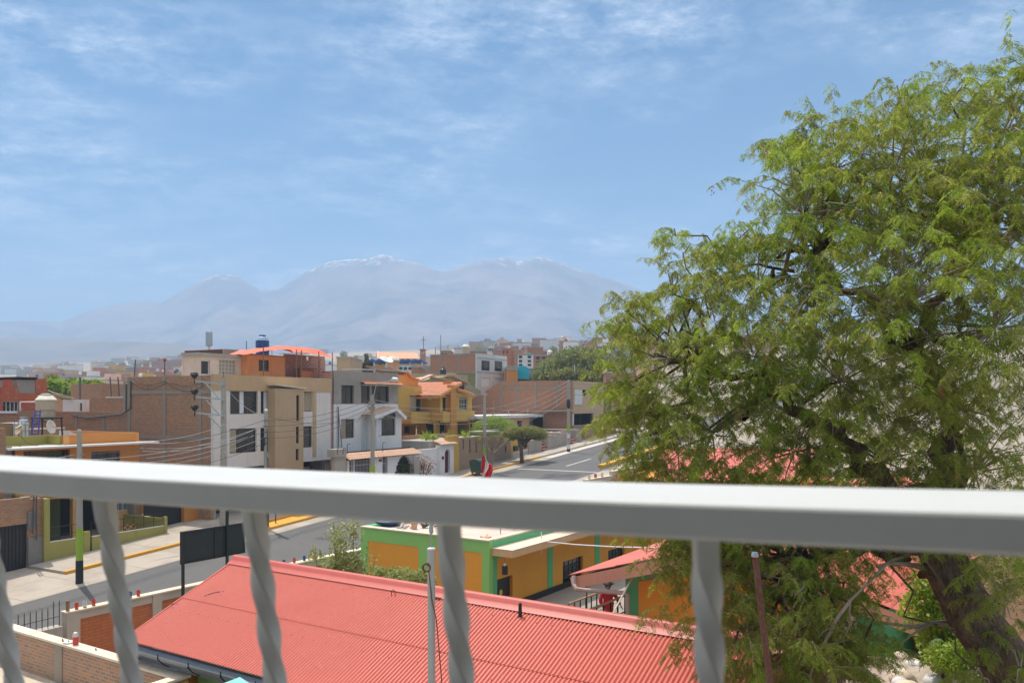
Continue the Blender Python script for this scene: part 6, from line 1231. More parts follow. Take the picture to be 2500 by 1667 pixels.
def school_green():
    fr = SC; S = 23.05; Nf = 15.9; n1 = 21.8; zt = 3.28; zb = -.6; T = thing('school_building', 'flat roofed school block, green with big orange panels and a barred window', 'building', tuple(fr.p(30, 18, 0)))
    s1 = 44; R = lambda k, *a: fr.rS(S, k, *a); RN = lambda k, *a: fr.rN(Nf, k, *a)
    pan = [fr.rS(S, 6, 962, 475, 1358, 900), fr.rS(S, 6, 1430, 520, 1856, 1000)]; pan = [(a, b, 0.0, d) for a, b, c, d in pan]
    mb = MB(); wall(mb, fr, 'S', S, Nf, n1, zb, zt, pan, .22); part('green_wall', mb, M['sgreen'], T)
    mb = MB()
    for a, b, c, d in pan: mb.box(S+.015, S+.2, a+.002, b-.002, c+.002, d-.002, fr)
    part('orange_panel', mb, M['sorange'], T)
    mb = MB(); mb.box(S-.04, S+.26, Nf, n1, zt+.002, zt+.05, fr); mb.box(S+.27, s1, Nf-.03, Nf+.22, zt+.002, zt+.05, fr); part('coping', mb, M['cream'], T)
    zc1 = fr.onN(*Z(6,1930,575), Nf-.85)[1]; door = RN(6,1976,735,2098,1000); door = (door[0], door[1], 0.75, door[3]); w1 = RN(7,560,590,718,775); w2 = RN(7,918,505,1045,625)
    p1 = RN(7,440,540,480,980); p2 = RN(7,812,440,848,800); green = [(S+.23, door[0]-.02), (p1[0], p1[1]), (p2[0], p2[1])]
    mb = MB(); wall(mb, fr, 'N', Nf, S+.221, s1, 0.4, zt, [door, w1, w2]+[(a, b, .4, zc1-.42) for a, b in green]+[(S+.221, s1, zc1-.42, zt)], .2); part('orange_wall', mb, M['sorange'], T)
    mb = MB()
    for a, b in green: mb.box(a+.002, b-.002, Nf-.02, Nf+.2, .4, zc1-.422, fr)
    mb.box(S+.221, s1, Nf-.004, Nf+.2, zc1-.418, zt, fr); mb.box(s1, s1+.2, Nf, n1, zb, zt, fr); mb.box(S+.22, s1, n1, n1+.2, zb, zt, fr); part('green_trim', mb, M['sgreen2'], T)
    mb = MB(); mb.box(S+.15, s1, Nf-.85, Nf-.006, zc1-.24, zc1, fr); part('canopy_slab', mb, paint('peach_slab', (.70,.42,.22), dirt_amt=.15), T)
    mb = MB(); mb.box(S+.14, s1, Nf-.86, Nf-.01, zc1+.002, zc1+.02, fr); part('canopy_top', mb, M['cream'], T)
    mb = MB(); mb.box(S+.23, s1, Nf+.21, n1, zt-.35, zt-.12, fr); part('roof', mb, paint('pink_roof_screed', (.60,.48,.40), dirt_amt=.5), T)
    mb = MB(); mb.box(S+.3, s1, Nf-.05, Nf-.021, .4, .95, fr); part('skirting', mb, M['black'], T)
    window(T, fr, 'N', Nf, w1, 5, 4, .03, .1, 'black'); window(T, fr, 'N', Nf, w2, 5, 4, .03, .1, 'black')
    mb = MB(); mb.box(door[0]+.01, door[1]-.01, Nf+.12, Nf+.16, .75, door[3]-.01, fr); dd = part('door', mb, M['black'], T); mb = MB(); u, v = Z(7,75,855); q = fr.onN(u, v, Nf+.1); mb.tube([fr.p(q[0], Nf+.118, q[1]), fr.p(q[0], Nf+.10, q[1])], .1, 14); part('sticker', mb, flat('yellow_disc', (.7,.6,.1), .6), dd)
    # hanging lamp box
    u, v = Z(7,105,685); q = fr.onN(u, v, Nf-.5); c = fr.p(q[0], Nf-.5, q[1]-.12); T2 = thing('hanging_lamp', 'dark cylindrical lamp hanging from the canopy by the school door', 'lamp', tuple(c)); mb = MB(); mb.lathe(c, [(.10,0),(.10,.26),(.08,.3)], 14); part('body', mb, M['black'], T2); mb = MB(); mb.lathe(c+Vector((0,0,.302)), [(.05,0),(.04,.05),(.005,.07)], 10); part('cap', mb, M['plwhite'], T2); mb = MB(); mb.tube([c+Vector((0,0,.37)), c+Vector((0,0,zc1-c.z-.25))], .006, 5); part('cord', mb, M['wire'], T2)
    # roof clutter
    mb = MB(); mb.box(S+1.2, S+6, n1-.1, n1+.3, zt+.051, zt+.45, fr); single('brick_upstand', mb, M['terra'], 'low terracotta brick kerb on the back edge of the green school roof', 'wall')
    items = [('boat_shaped_tarp','blue and white curved sheet lying on the green school roof','tarp',1120,325,.55,'plblue'),('bucket','pale pink bucket on the green school roof','bucket',1325,355,.13,'salmon'),('scrap_pile','grey and brown scrap heap on the green school roof','scrap',1235,360,.3,'conc'),('scrap_pile','small dark scrap heap near the white pole top','scrap',1440,345,.22,'black'),('brick_heap','little heap of pale rubble on the roof corner','rubble',1900,436,.14,'salmon')]
    rg = random.Random(4)
    for nm, lb, cat, x, y, r, mt in items:
        u, v = Z(6,x,y); dz = -(v-HV)/F; Y = (zt-.1-H)/dz; c = atY(u, v, Y); c.z = zt-.118; mb = MB()
        if nm == 'bucket': mb.lathe(c, [(r*.8,0),(r,.26),(r*.9,.26)], 12)
        elif 'boat' in nm: mb.lathe(c, [(r*.6,0),(r,.18),(r*1.05,.2),(r*.5,.32),(.05,.35)], 14)
        else:
            for i in range(9): a = c+Vector((rg.uniform(-r,r), rg.uniform(-r,r), .05)); mb.bar(a, a+Vector((rg.uniform(-r,r), rg.uniform(-r,r), rg.uniform(0,.2))), .06, .05)
        single(nm.replace('boat_shaped_',''), mb, M[mt], lb, cat)
    mb = MB()
    for i in range(7): p = fr.p(S+2.2+i*1.0, Nf+1.0+.05*i, zt-.118); mb.tube([p, p+Vector((0,0,.5))], .015, 5)
    mb.tube([fr.p(S+2.2, Nf+1.0, zt+.2), fr.p(S+8.2, Nf+1.3, zt+.2)], .01, 5)
    single('rebar_row', mb, M['wire'], 'row of thin bare starter rods standing on the green school roof', 'rods')
    # white pipe from roof to the tree
    a = atY(*Z(7,392,452), 30); b = atY(*Z(7,1340,505), 23); mb = MB(); mb.tube([a, a.lerp(b,.33)+Vector((0,0,-.05)), a.lerp(b,.66)+Vector((0,0,-.05)), b], .02, 6); mb.tube([a+Vector((0,0,-.45)), a+Vector((0,0,.35))], .018, 5); single('white_cable', mb, M['wfr'], 'white cable running from the green school roof into the tree', 'cable')
school_green()
def school_gable():
    fr = SC; S = 19.6; nl = 9.2; nr = 3.0; tipL = 10.6; tipR = 2.1; ze = 3.42; rg_ = 6.35; zr = 4.62; T = thing('school_building', 'gabled school block with green framed orange wall, half hidden by the tree', 'building', tuple(fr.p(22, 6, 0)))
    Lb = 24; o1 = S-.55
    for n_, z_ in ((tipL, 0), (tipR, 1)):
        mb = MB(); mb.corr(fr.p(o1, n_, ze), fr.p(Lb,0,0), fr.p(0, rg_-n_, zr-ze), .15, .03, 5, 3, .012, .02); part('roof_sheet', mb, M['rroof'], T)
    mb = MB()
    for a, b in ((fr.p(o1+.02, tipL-.1, ze-.17), fr.p(o1+.02, rg_, zr-.17)), (fr.p(o1+.02, tipR+.1, ze-.17), fr.p(o1+.02, rg_, zr-.17))): mb.bar(a, b, .06, .3)
    part('bargeboard', mb, paint('peach_board', (.66,.36,.24), dirt_amt=.2), T)
    op = (8.1-2.6, nl-.95, -.2, 2.75); gh = lambda n: ze-.25+(zr-ze)*(1-abs(n-rg_)/(tipL-rg_))
    u_, v_ = Z(7,1158,770); nO, zO = fr.onS(u_, v_, S); zO2 = zO+.28*(nO-5.2)*0
    mb = MB(); k = 14
    for i in range(k):
        a = nr+(nl-nr)*i/k; b = nr+(nl-nr)*(i+1)/k; h0, h1 = gh(a), gh(b)
        mb.hexa([fr.p(S,a,-1), fr.p(S+.2,a,-1), fr.p(S+.2,b,-1), fr.p(S,b,-1), fr.p(S,a,h0), fr.p(S+.2,a,h0), fr.p(S+.2,b,h1), fr.p(S,b,h1)])
    mb.box(S+.21, S+Lb-1, nl-.2, nl, -1, ze+.1, fr); mb.box(S+.21, S+Lb-1, nr, nr+.2, -1, ze-.1, fr); part('green_wall', mb, M['sgreen2'], T)
    mb = MB(); p0, p1, p2 = nO, rg_, 3.7; mb.prism([fr.p(S-.02, p0, -.9), fr.p(S-.02, p2, -.9), fr.p(S-.02, p2, zO+.0), fr.p(S-.02, p1, zO+(p0-p1)*.27), fr.p(S-.02, p0, zO)], fr.p(.019,0,0)); part('orange_panel', mb, M['sorange'], T)
    mb = MB(); mb.box(S-.3, S-.03, 3.55, 3.95, -1, 3.3, fr); part('white_column', mb, M['cream'], T)
    mb = MB(); A = lambda x, y, Y=21.3: atY(*Z('H',x,y), Y); mb.tube([A(150,750,21.6), A(150,900,21.5), A(190,975,21.4), A(320,995,21.4), A(700,1020,21.2), A(1000,1045,21.0), A(1080,1080,21.0), A(1085,1450,21.0)], .06, 8); part('drain_pipe', mb, paint('pipe_mauve', (.42,.33,.30), dirt_amt=.3), T)
    mb = MB(); mb.box(S-.9, S-.4, nl-.55, nl+.1, -.5, fr.onS(*Z('H',1070,1450), S-.6)[1], fr); part('drain_block', mb, M['sgreen'], T)
    mb = MB(); mb.tube([A(1215,705,21.1), A(1100,895,20.9), A(780,1495,20.5)], .022, 6); part('stay_bar', mb, M['tankw'], T)
    mb = MB(); mb.bar(A(370,820,21.8), A(380,1480,22.4), .03); part('hanger', mb, M['black'], T)
    # second red roof further back seen through the leaves
    T = thing('school_building', 'farther red roofed school block glimpsed through the tree near the street', 'building', tuple(fr.p(44, 14, 1)))
    zz = 3.9; Y = 44; a = atY(*Z('J7',470,1560), 42); b = atY(*Z('J7',985,1560), 42); c = atY(*Z('J7',960,1290), 50); d = atY(*Z('J7',540,1290), 50)
    mb = MB(); mb.corr(a, b-a+Vector((6,0,0)), ((c+d)/2-(a+b)/2), .16, .035, 5, 3, .012, .02); part('roof_sheet', mb, M['rroof'], T); mb = MB(); mb.box(a.x+.4, b.x+5.6, 42.4, 49.5, -1, a.z-.05); part('wall', mb, M['sorange'], T)
school_gable()
def terrain_near():
    fr = SC
    mb = MB(); mb.box(19.9, 44, 9.3, 15.85, -1, .72, fr); mb.box(16.2, 19.89, 10.4, 16.5, -1, .70, fr); single('courtyard', mb, paint('court_concrete', (.30,.27,.24), dirt_amt=.4), kind='structure')
    # ramp railings
    for (x0,y0,x1,y1,Y0,Y1,lb) in ((440,1100,1040,880,24.2,23.4,'ramp railing with a timber handrail and dark posts nearest the red ridge'),(690,1010,1040,745,26.5,30.5,'second dark railing along the school wall behind the woman')):
        pass
    def rl(pts, lb, h=.95, n=6):
        T = thing('railing', lb, 'railing', tuple(pts[0])); a, b = [Vector(p) for p in pts]; mb = MB(); mb.bar(a, b, .07, .05); part('handrail', mb, M['wood'], T)
        for k in range(n): p = a.lerp(b, k/(n-1)); mb = MB(); mb.bar(p+Vector((0,0,-.03)), Vector((p.x,p.y,p.z-h)), .045); part('post', mb, M['black'], T)
        mb = MB(); mb.bar(a+Vector((0,0,-.45)), b+Vector((0,0,-.45)), .03); part('rail', mb, M['black'], T)
    A = lambda x, y, Y: atY(*Z('H',x,y), Y)
    rl((A(430,1345,24.0), A(1040,1085,22.6)), 'sloping ramp railing with timber handrail in front of the woman')
    rl((A(160,1410,26.0), A(480,1315,25.2)), 'short lower piece of timber railing left of the woman', .9, 4)
    rl((A(60,1235,27.8), A(640,1020,29.5)), 'dark railing along the school wall behind the woman', .9, 7)
    # raised rock garden under the tree
    m, nt, b = _nt('garden_earth'); uv, ob = uvn(nt); n1 = noise(nt, ob, 1.2, 6, .7); c = mixc(nt, ramp(nt, n1, .4, .6), (.28,.21,.15), (.42,.36,.29)); nt.links.new(c, b.inputs['Base Color']); b.inputs['Roughness'].default_value = .95; bump(nt, b, noise(nt, ob, 8, 4), .5, .05)
    mb = MB(); g = []; nx, ny = 46, 46
    for i in range(nx+1):
        row = []
        for j in range(ny+1):
            x = 4.6+15*i/nx; y = 6+15*j/ny; s, n = SC.inv(x, y)
            e = min(1, max(0, (x-5.1)/1.3))*min(1, max(0, (19.0-s)/1.2))*min(1, max(0, (s-6)/2)); h = 3.2*e*e*(3-2*e)+.35*max(0, x-9)*.6
            row.append(mb.vert((x, y, -.7+h*1.15+.12*mn.noise(Vector((x*.8, y*.8, 0))))))
        g.append(row)
    for i in range(nx):
        for j in range(ny): mb.face(g[i][j], g[i+1][j], g[i+1][j+1], g[i][j+1])
    single('rock_garden_ground', mb, m, kind='structure', smooth=True)
    rg = random.Random(12); hz_ = 2.6
    for k in range(26):
        u = 2190+rg.random()*330; v = 1575+rg.random()*120; Y = 5.02*F/(v-HV); p = atY(u, v, Y); p.z = gardenz(p.x, p.y)
        mb = MB(); r = rg.uniform(.10,.24); mb.sph((p.x, p.y, p.z+r*.3), r, 8, 6, .7); mb.v = [(x+.25*r*mn.noise(Vector((x*6,y*6,z*6))), y+.25*r*mn.noise(Vector((y*6,z*6,x*6+3))), z) for x, y, z in mb.v]
        single('boulder', mb, M['whitec'] if k % 3 else M['cream'], 'rounded pale garden boulder under the pepper tree', 'boulder', 'boulders in the rock garden', smooth=True)
    # planter box, green inside with cream rim
    cs = [atY(*Z('J3',x,y), 14.6+dy) for x, y, dy in ((840,1345,1.0),(1150,1370,1.0),(1130,1600,0),(830,1600,0))]; z = min(2.95, cs[0].z); cx = cs[0].x; X1 = cs[1].x
    T = thing('planter', 'green walled garden planter with a thick cream rim below the tree', 'planter', (cx, 14.5, 2.0)); mb = MB(); y0, y1 = 12.9, 15.0; cz = H-(1620-HV)/F*y1
    mb.box(cx, X1, y1-.25, y1, 1.6, cz); mb.box(X1-.4, X1, y0, y1-.251, 1.6, cz); part('rim', mb, M['cream'], T); mb = MB(); mb.box(cx, X1-.41, y0, y1-.252, 1.6, cz-.25); part('green_side', mb, M['sgreen2'], T)
def gardenz(x, y):
    s, n = SC.inv(x, y); e = min(1, max(0, (x-5.1)/1.3))*min(1, max(0, (19.0-s)/1.2))*min(1, max(0, (s-6)/2)); h = 3.2*e*e*(3-2*e)+.35*max(0, x-9)*.6; return -.7+h*1.15
terrain_near()
# ================================================================ poles, lamps and wires
def gpt(u, v):
    """ground point of the sloping street below a picture position"""
    dx = (u-CU)/F; dz = -(v-HV)/F; Y = (H+2.0)/(.063*(RD.t[0]*dx+RD.t[1])-dz); return Vector((dx*Y, Y, H+dz*Y))
def pole(label, base, ztop, r=.13, bands=(1.1,1.95), name='utility_pole', cat='pole'):
    T = thing(name, label, cat, tuple(base)); b = Vector(base); t = Vector((b.x, b.y, ztop)); h = ztop-b.z
    mb = MB(); z0 = bands[1] if bands else -.2; f = lambda z: r*(1.15-.45*z/h)
    mb.tube([b+Vector((0,0,z0)), t], [f(z0), f(h)], 14); part('shaft', mb, M['pole'], T)
    if bands:
        mb = MB(); mb.tube([b+Vector((0,0,bands[0])), b+Vector((0,0,bands[1]))], [f(1.1)*1.01, f(1.95)*1.01], 14, True); part('lime_band', mb, M['lime'], T)
        if bands[0] > 1.5: mb = MB(); mb.tube([b+Vector((0,0,.502)), b+Vector((0,0,bands[0]-.002))], [f(.5), f(bands[0])], 14); part('shaft', mb, M['pole'], T)
        mb = MB(); zk = 1.098 if bands[0] < 1.5 else .5; mb.tube([b-Vector((0,0,.3)), b+Vector((0,0,zk))], [f(0)*1.02, f(1.1)*1.02], 14, True); part('black_band', mb, M['blackp'], T)
    return T, b, t
def ins(par, p): mb = MB(); mb.lathe(p, [(.02,-.06),(.03,-.04),(.07,-.03),(.075,0),(.05,.03),(.065,.05),(.04,.1),(.02,.12)], 10); part('insulator', mb, M['bfr'], par)
def poles():
    z = lambda k, x, y: Z(k, x, y)
    bs = {}
    b = gpt(194, 1424); Y = b.y; zt = atY(193, 1052, Y).z
    T, b, t = pole('leftmost street pole with lime and black painted foot beside the olive wall', b, zt, .15, (1.1,2.6)); bs['L'] = (b, t)
    # band heights like the photo
    mb = MB(); mb.tube([t+Vector((0,0,.002)), t+Vector((0,0,.08))], .07, 10); part('cap', mb, M['plwhite'], T)
    for dz in (-1.1,-1.35,-1.6,-1.85): mb = MB(); mb.tube([t+Vector((.09,0,dz)), t+Vector((.2,-.05,dz))], .03, 6); part('clamp', mb, M['steel'], T)
    # tall triple armed medium voltage pole
    P = 41.2; s, zt = RD.onN(*z(2,572,480), P); b = RD.p(s, P, gR(s)); T, b, t = pole('tall concrete pole carrying three steel side arms before the brick flank', b, zt, .21, False); bs['M'] = (b, t)
    yy = [(300,508,580,542,395,525,530,680),(312,662,585,688,405,690,530,832),(315,815,590,842,430,840,568,985)]
    for i, (x0,y0,x1,y1,bx0,by0,bx1,by1) in enumerate(yy):
        Q = b.y-.25; a = atY(*z(2,x0,y0), Q); c = atY(*z(2,x1,y1), Q); mb = MB(); mb.bar(a, c, .09); part('cross_arm', mb, M['steel'], T)
        mb = MB(); mb.bar(atY(*z(2,bx0,by0), Q+.1), atY(*z(2,bx1,by1), Q+.1), .07); part('brace', mb, M['steel'], T)
    for (x, y) in ((292,455),(292,612),(295,765)): ip = atY(*z(2,x,y), b.y-.2); mb = MB(); mb.lathe(ip, [(.03,-.55),(.03,-.2),(.12,-.15),(.24,.02),(.27,.08),(.2,.12),(.22,.16),(.05,.2)], 12); part('pin_insulator', mb, M['black'], T)
    mb = MB(); mb.tube([t, t+Vector((0,0,.4))], .02, 5); part('rod', mb, M['wire'], T)
    # distribution pole with gear
    b = gpt(*z(6,160,362)); t_ = atY(*z(2,988,808), b.y).z; T, b, t = pole('wooden looking service pole crowded with boxes in front of the tan stair tower', b, t_, .15); bs['D'] = (b, t)
    for i, (dx, dz, w, h) in enumerate(((-.22,-3.9,.16,.45),(.02,-5.0,.2,.3),(-.1,-1.8,.12,.5),(.12,-2.6,.12,.3))): mb = MB(); mb.box(b.x+dx-w/2, b.x+dx+w/2, b.y-.32, b.y-.15, t.z+dz-h/2, t.z+dz+h/2); part('service_box', mb, M['grey' if i % 2 else 'black'], T)
    for k in range(5): mb = MB(); mb.tube([t+Vector((-.15,-.1,-.5-.35*k)), t+Vector((.15,-.12,-.5-.35*k))], .03, 6); part('clamp', mb, M['wire'], T)
    mb = MB(); mb.tube([t+Vector((.10,-.1,-1)), t+Vector((.16,-.12,-3)), t+Vector((.08,-.14,-5.5))], .03, 5); part('riser_cable', mb, M['wire'], T); mb = MB(); mb.sph(t+Vector((0,0,.1)), .11, 10, 6); part('cap', mb, M['plwhite'], T)
    # second smaller rod beside it in the kerb island
    b2 = gpt(*z(6,235,316)); mb = MB(); mb.tube([b2, b2+Vector((0,0,2.6))], .04, 6); single('thin_post', mb, M['wire'], 'thin dark post in the yellow kerb island behind the service pole', 'post')
    # lamp pole
    P = 37.4; s, zt = RD.onN(*z(3,508,640), P); b = RD.p(s, P, gR(s)); T, b, t = pole('street lamp pole with a long arm and a lime band before the white bay house', b, zt, .16, False, 'street_lamp', 'street lamp'); bs['P'] = (b, t)
    e = atY(*z(3,690,505), b.y-.6); mb = MB(); a = t+Vector((0,-.12,-.5)); mb.tube([a, a.lerp(e, .35)+Vector((-.18,0,.75)), a.lerp(e, .65)+Vector((-.02,0,.38)), e], .035, 6); part('lamp_arm', mb, M['steel'], T)
    e2 = atY(*z(3,748,495), b.y-.7); mb = MB(); mb.tube([e, e.lerp(e2,.3)+Vector((0,0,.06)), e2], [.07,.16,.13], 10); part('lamp_head', mb, M['plwhite'], T)
    q0 = atY(*z(3,508,1320), b.y).z; mb = MB(); mb.tube([Vector((b.x,b.y,q0-.9)), Vector((b.x,b.y,q0))], .19, 14); part('lime_band', mb, M['lime'], T)
    for dz in (-.6,-.95): mb = MB(); mb.box(t.x-.25, t.x+.2, t.y-.3, t.y-.1, t.z+dz-.15, t.z+dz+.12); part('service_box', mb, M['grey'], T)
    # pole with lime band behind the bin
    P = 37.35; s, zt = RD.onN(*z(3,1580,605), P); b = RD.p(s, P, gR(s)); T, b, t = pole('street pole with lime band rising behind the waste container and flag', b, zt, .16, (1.6,2.25)); bs['Q'] = (b, t)
    for dz in (-.3,-2.9): mb = MB(); mb.tube([t+Vector((-.3,-.1,dz)), t+Vector((.3,-.1,dz))], .035, 6); part('bracket', mb, M['steel'], T)
    mb = MB(); mb.box(b.x-.14, b.x+.14, b.y-.22, b.y-.17, b.z+.9, b.z+1.5); part('poster', mb, flat('pale_blue_paper', (.45,.60,.70), .8), T)
    b = gpt(*z(4,1325,1190)); t_ = atY(*z(4,1320,495), b.y).z; T, b, t = pole('far street pole with posters and a transformer bundle by the warehouse', b, t_, .16, (2.2,2.8)); bs['R'] = (b, t)
    mb = MB(); mb.lathe(t+Vector((0,-.1,-2.6)), [(.08,-.4),(.16,-.3),(.22,-.1),(.2,.2),(.16,.5),(.05,.6)], 8); part('cable_bundle', mb, M['black'], T)
    for k in range(3): mb = MB(); mb.box(b.x-.15, b.x+.15, b.y-.235, b.y-.19, b.z+.35+.55*k, b.z+.8+.55*k); part('poster', mb, [M['plwhite'],M['conc'],M['plwhite']][k], T, 'worn pale poster')
    return bs
BS = poles()
def wires():
    def wire(a, b, sag, r=.013, mat='wire', label='', grp=None, name='cable'):
        mb = MB(); a = Vector(a); b = Vector(b); n = 14; mb.tube([a.lerp(b, k/n)-Vector((0,0,sag*4*(k/n)*(1-k/n))) for k in range(n+1)], r, 5)
        single(name, mb, M[mat], label, 'cable', grp)
    L, D, P_, Q, R, Mv = (BS[k][1] for k in 'LDPQRM')
    off = Vector((.14,-.1,0))
    for i in range(5): wire(L+off+Vector((0,0,-1.1-.25*i)), D+Vector((-.12,-.1,-.5-.35*i)), .35+.06*i, .015, 'wirel' if i % 2 else 'wire', 'cable slung from the leftmost pole to the crowded service pole', 'cables from the leftmost pole to the service pole')
    st = RD.p(2.0, 36.5, 5.2)
    for i in range(5): wire(st+Vector((0,0,-.3*i)), L+Vector((-.14,-.1,-1.1-.25*i)), .6, .015, 'wirel', 'cable crossing in front of the black gate toward the leftmost pole', 'cables arriving at the leftmost pole')
    for i in range(4): wire(D+Vector((.12,-.1,-.5-.35*i)), P_+Vector((-.14,-.1,-.35-.3*i)), .35+.05*i, .015, 'wire', 'cable strung from the service pole across the white facades to the lamp pole', 'cables from the service pole to the lamp pole')
    for i in range(4): wire(P_+Vector((.14,-.1,-.35-.3*i)), Q+Vector((-.12,-.1,-1.2-.5*i)), .5, .015, 'wirel', 'cable strung before the yellow house toward the pole by the bin', 'cables from the lamp pole to the bin pole')
    for i in range(5): wire(Q+Vector((.12,-.1,-1.6-.45*i)), R+Vector((-.1,-.1,-.2-.42*i)), .35+.1*i, .015, 'wirel', 'cable crossing the warehouse wall to the far street pole', 'cables from the bin pole to the far pole')
    for i in range(3): wire(R+Vector((.1,-.1,-.3-.6*i)), R+Vector((9,22,.5-.6*i)), .4, .018, 'wire', 'cable leaving the far street pole behind the tree', 'cables leaving the far pole')
    A = lambda k, x, y, Y: atY(*Z(k,x,y), Y)
    w = [((2,1000,845,BS['D'][0].y),(2,1640,905,60),'service drop from the crowded pole to the corner of the cement house'),((2,640,625,49.5),(2,965,845,BS['D'][0].y),'slanting cable from the three armed pole down to the service pole'),
         ((3,515,640,BS['P'][0].y),(3,350,905,64),'drop cable from the lamp pole to the white middle storey'),((3,760,550,64),(3,1560,640,72),'thin cable across the yellow house at eave height'),
         ((2,180,340,60),(2,480,280,62),'loose wire over the cream rooftop room'),((2,520,350,60),(2,760,265,62),'second loose wire over the mesh window of the cream rooftop room'),
         ((4,400,755,80),(4,1370,785,94),'straight pale cable low across the warehouse wall'),(('D',0,680,48),('D',560,760,50),'thin wire in front of the red house toward the beige tank'),(('D',330,1200,43),('D',640,1330,44),'thin stay wire crossing the olive parapet')]
    for i, (a, b, lb) in enumerate(w): wire(A(*a), A(*b), .25, .015, 'wirel' if i in (1,3,4,5,6) else 'wire', lb)
    for i, (y0, y1) in enumerate(((1085,970),(1100,1040),(1150,1090),(1180,1105),(1290,1090),(1250,1010))): wire(A(1,1300+i*20,y0,45), A(2,620+i*60,y1-60,49), .3, .014, 'wirel', 'low cable sweeping across the brick flank of the three storey block', 'cables over the brick flank')
wires()
# aerials, posts on the skyline
def aerials():
    A = lambda k, x, y, Y: atY(*Z(k,x,y), Y)
    for i, (k, x, y0, y1, Y, T_, lb) in enumerate(((1,1285,465,305,58,1,'thin dark aerial with a side wire left on the brick flank roof'),(1,1572,455,308,57,2,'short straight aerial near the middle of the brick flank roof'),(4,1605,330,102,150,3,'tall leaning aerial mast with a short crossbar right of the big tree'),(4,1384,440,358,120,0,'thin white post before the big round tree'),(3,1160,230,70,210,0,'very thin tall mast rising left of the tall white house'),(3,1110,255,185,200,0,'short thin mast beside the very thin tall mast'),(3,1655,240,198,140,3,'low T shaped aerial on the roofs right of the tall house'))):
        a = A(k,x,y0,Y); b = A(k,x+(12 if i == 0 else 5 if i == 1 else -22 if i == 2 else 0),y1,Y); mb = MB(); r = .02+Y*.0003; mb.tube([a, b], r, 5)
        if T_ == 1: mb.tube([b-Vector((0,0,.8)), b+Vector((2.6,0,-1.1))], .015, 5)
        if T_ == 2: mb.sph(b, .12, 6, 4)
        if T_ == 3: mb.tube([b-Vector((Y*.01,0,0)), b+Vector((Y*.012,0,0))], r*.9, 5); mb.tube([b-Vector((Y*.006,0,.3)), b+Vector((Y*.006,0,-.3))], r*.7, 5)
        single('aerial', mb, M['wfr' if i == 3 else 'wire'], lb, 'aerial')
    for i, (x, y) in enumerate(((265,1110),(225,1150),(170,1150),(605,1095),(1460,0),(2090,1095))):
        if x == 1460: continue
        kk = 3; q = RD.onN(*Z(kk,x,y), 39.4); c = RD.p(q[0], 39.4, q[1]); mb = MB(); h = .75 if x in (265,605) else .45
        P_ = c if kk else c; a = RD.p(q[0], 39.4, q[1]-h); mb.tube([a, c-Vector((0,0,.12)), c+Vector((.05,0,0)), c+Vector((.22,0,-.02))], .03, 5)
        if x < 700: single('curved_bracket', mb, M['wire'], ('curved dark wall bracket, tallest, at the left part of the tiled coping','small curved bracket next to the tallest one on the coping','small curved bracket farthest left by the cement stub wall','curved dark bracket over the middle of the tiled coping')[min(i,3)], 'bracket')
aerials()
# ================================================================ the city on the rising ground behind
def hbox(name, label, k, x0, y0, x1, y1, Y, mat, depth=8, wins=(), cat='house', group=None, wmat='glass', parap=None):
    """box house whose front spans the given picture rectangle at distance Y"""
    a = atY(*Z(k,x0,y0), Y); b = atY(*Z(k,x1,y1), Y); zg = min(b.z, gz(a.x, Y))-1.0
    T = thing(name, label, cat, ((a.x+b.x)/2, Y, zg), group); mb = MB(); mb.box(a.x, b.x, Y, Y+depth, zg, a.z); part('wall', mb, M[mat], T)
    mb = MB(); mb.box(a.x-.08, b.x+.08, Y-.08, Y+depth+.08, a.z+.003, a.z+.22); part('roof', mb, M[parap or 'conc'], T)
    for (p0, q0, p1, q1) in wins:
        c = atY(*Z(k,p0,q0), Y); d = atY(*Z(k,p1,q1), Y); mb = MB(); mb.box(c.x, d.x, Y-.06, Y-.004, d.z, c.z); part('window', mb, M[wmat], T)
    return T
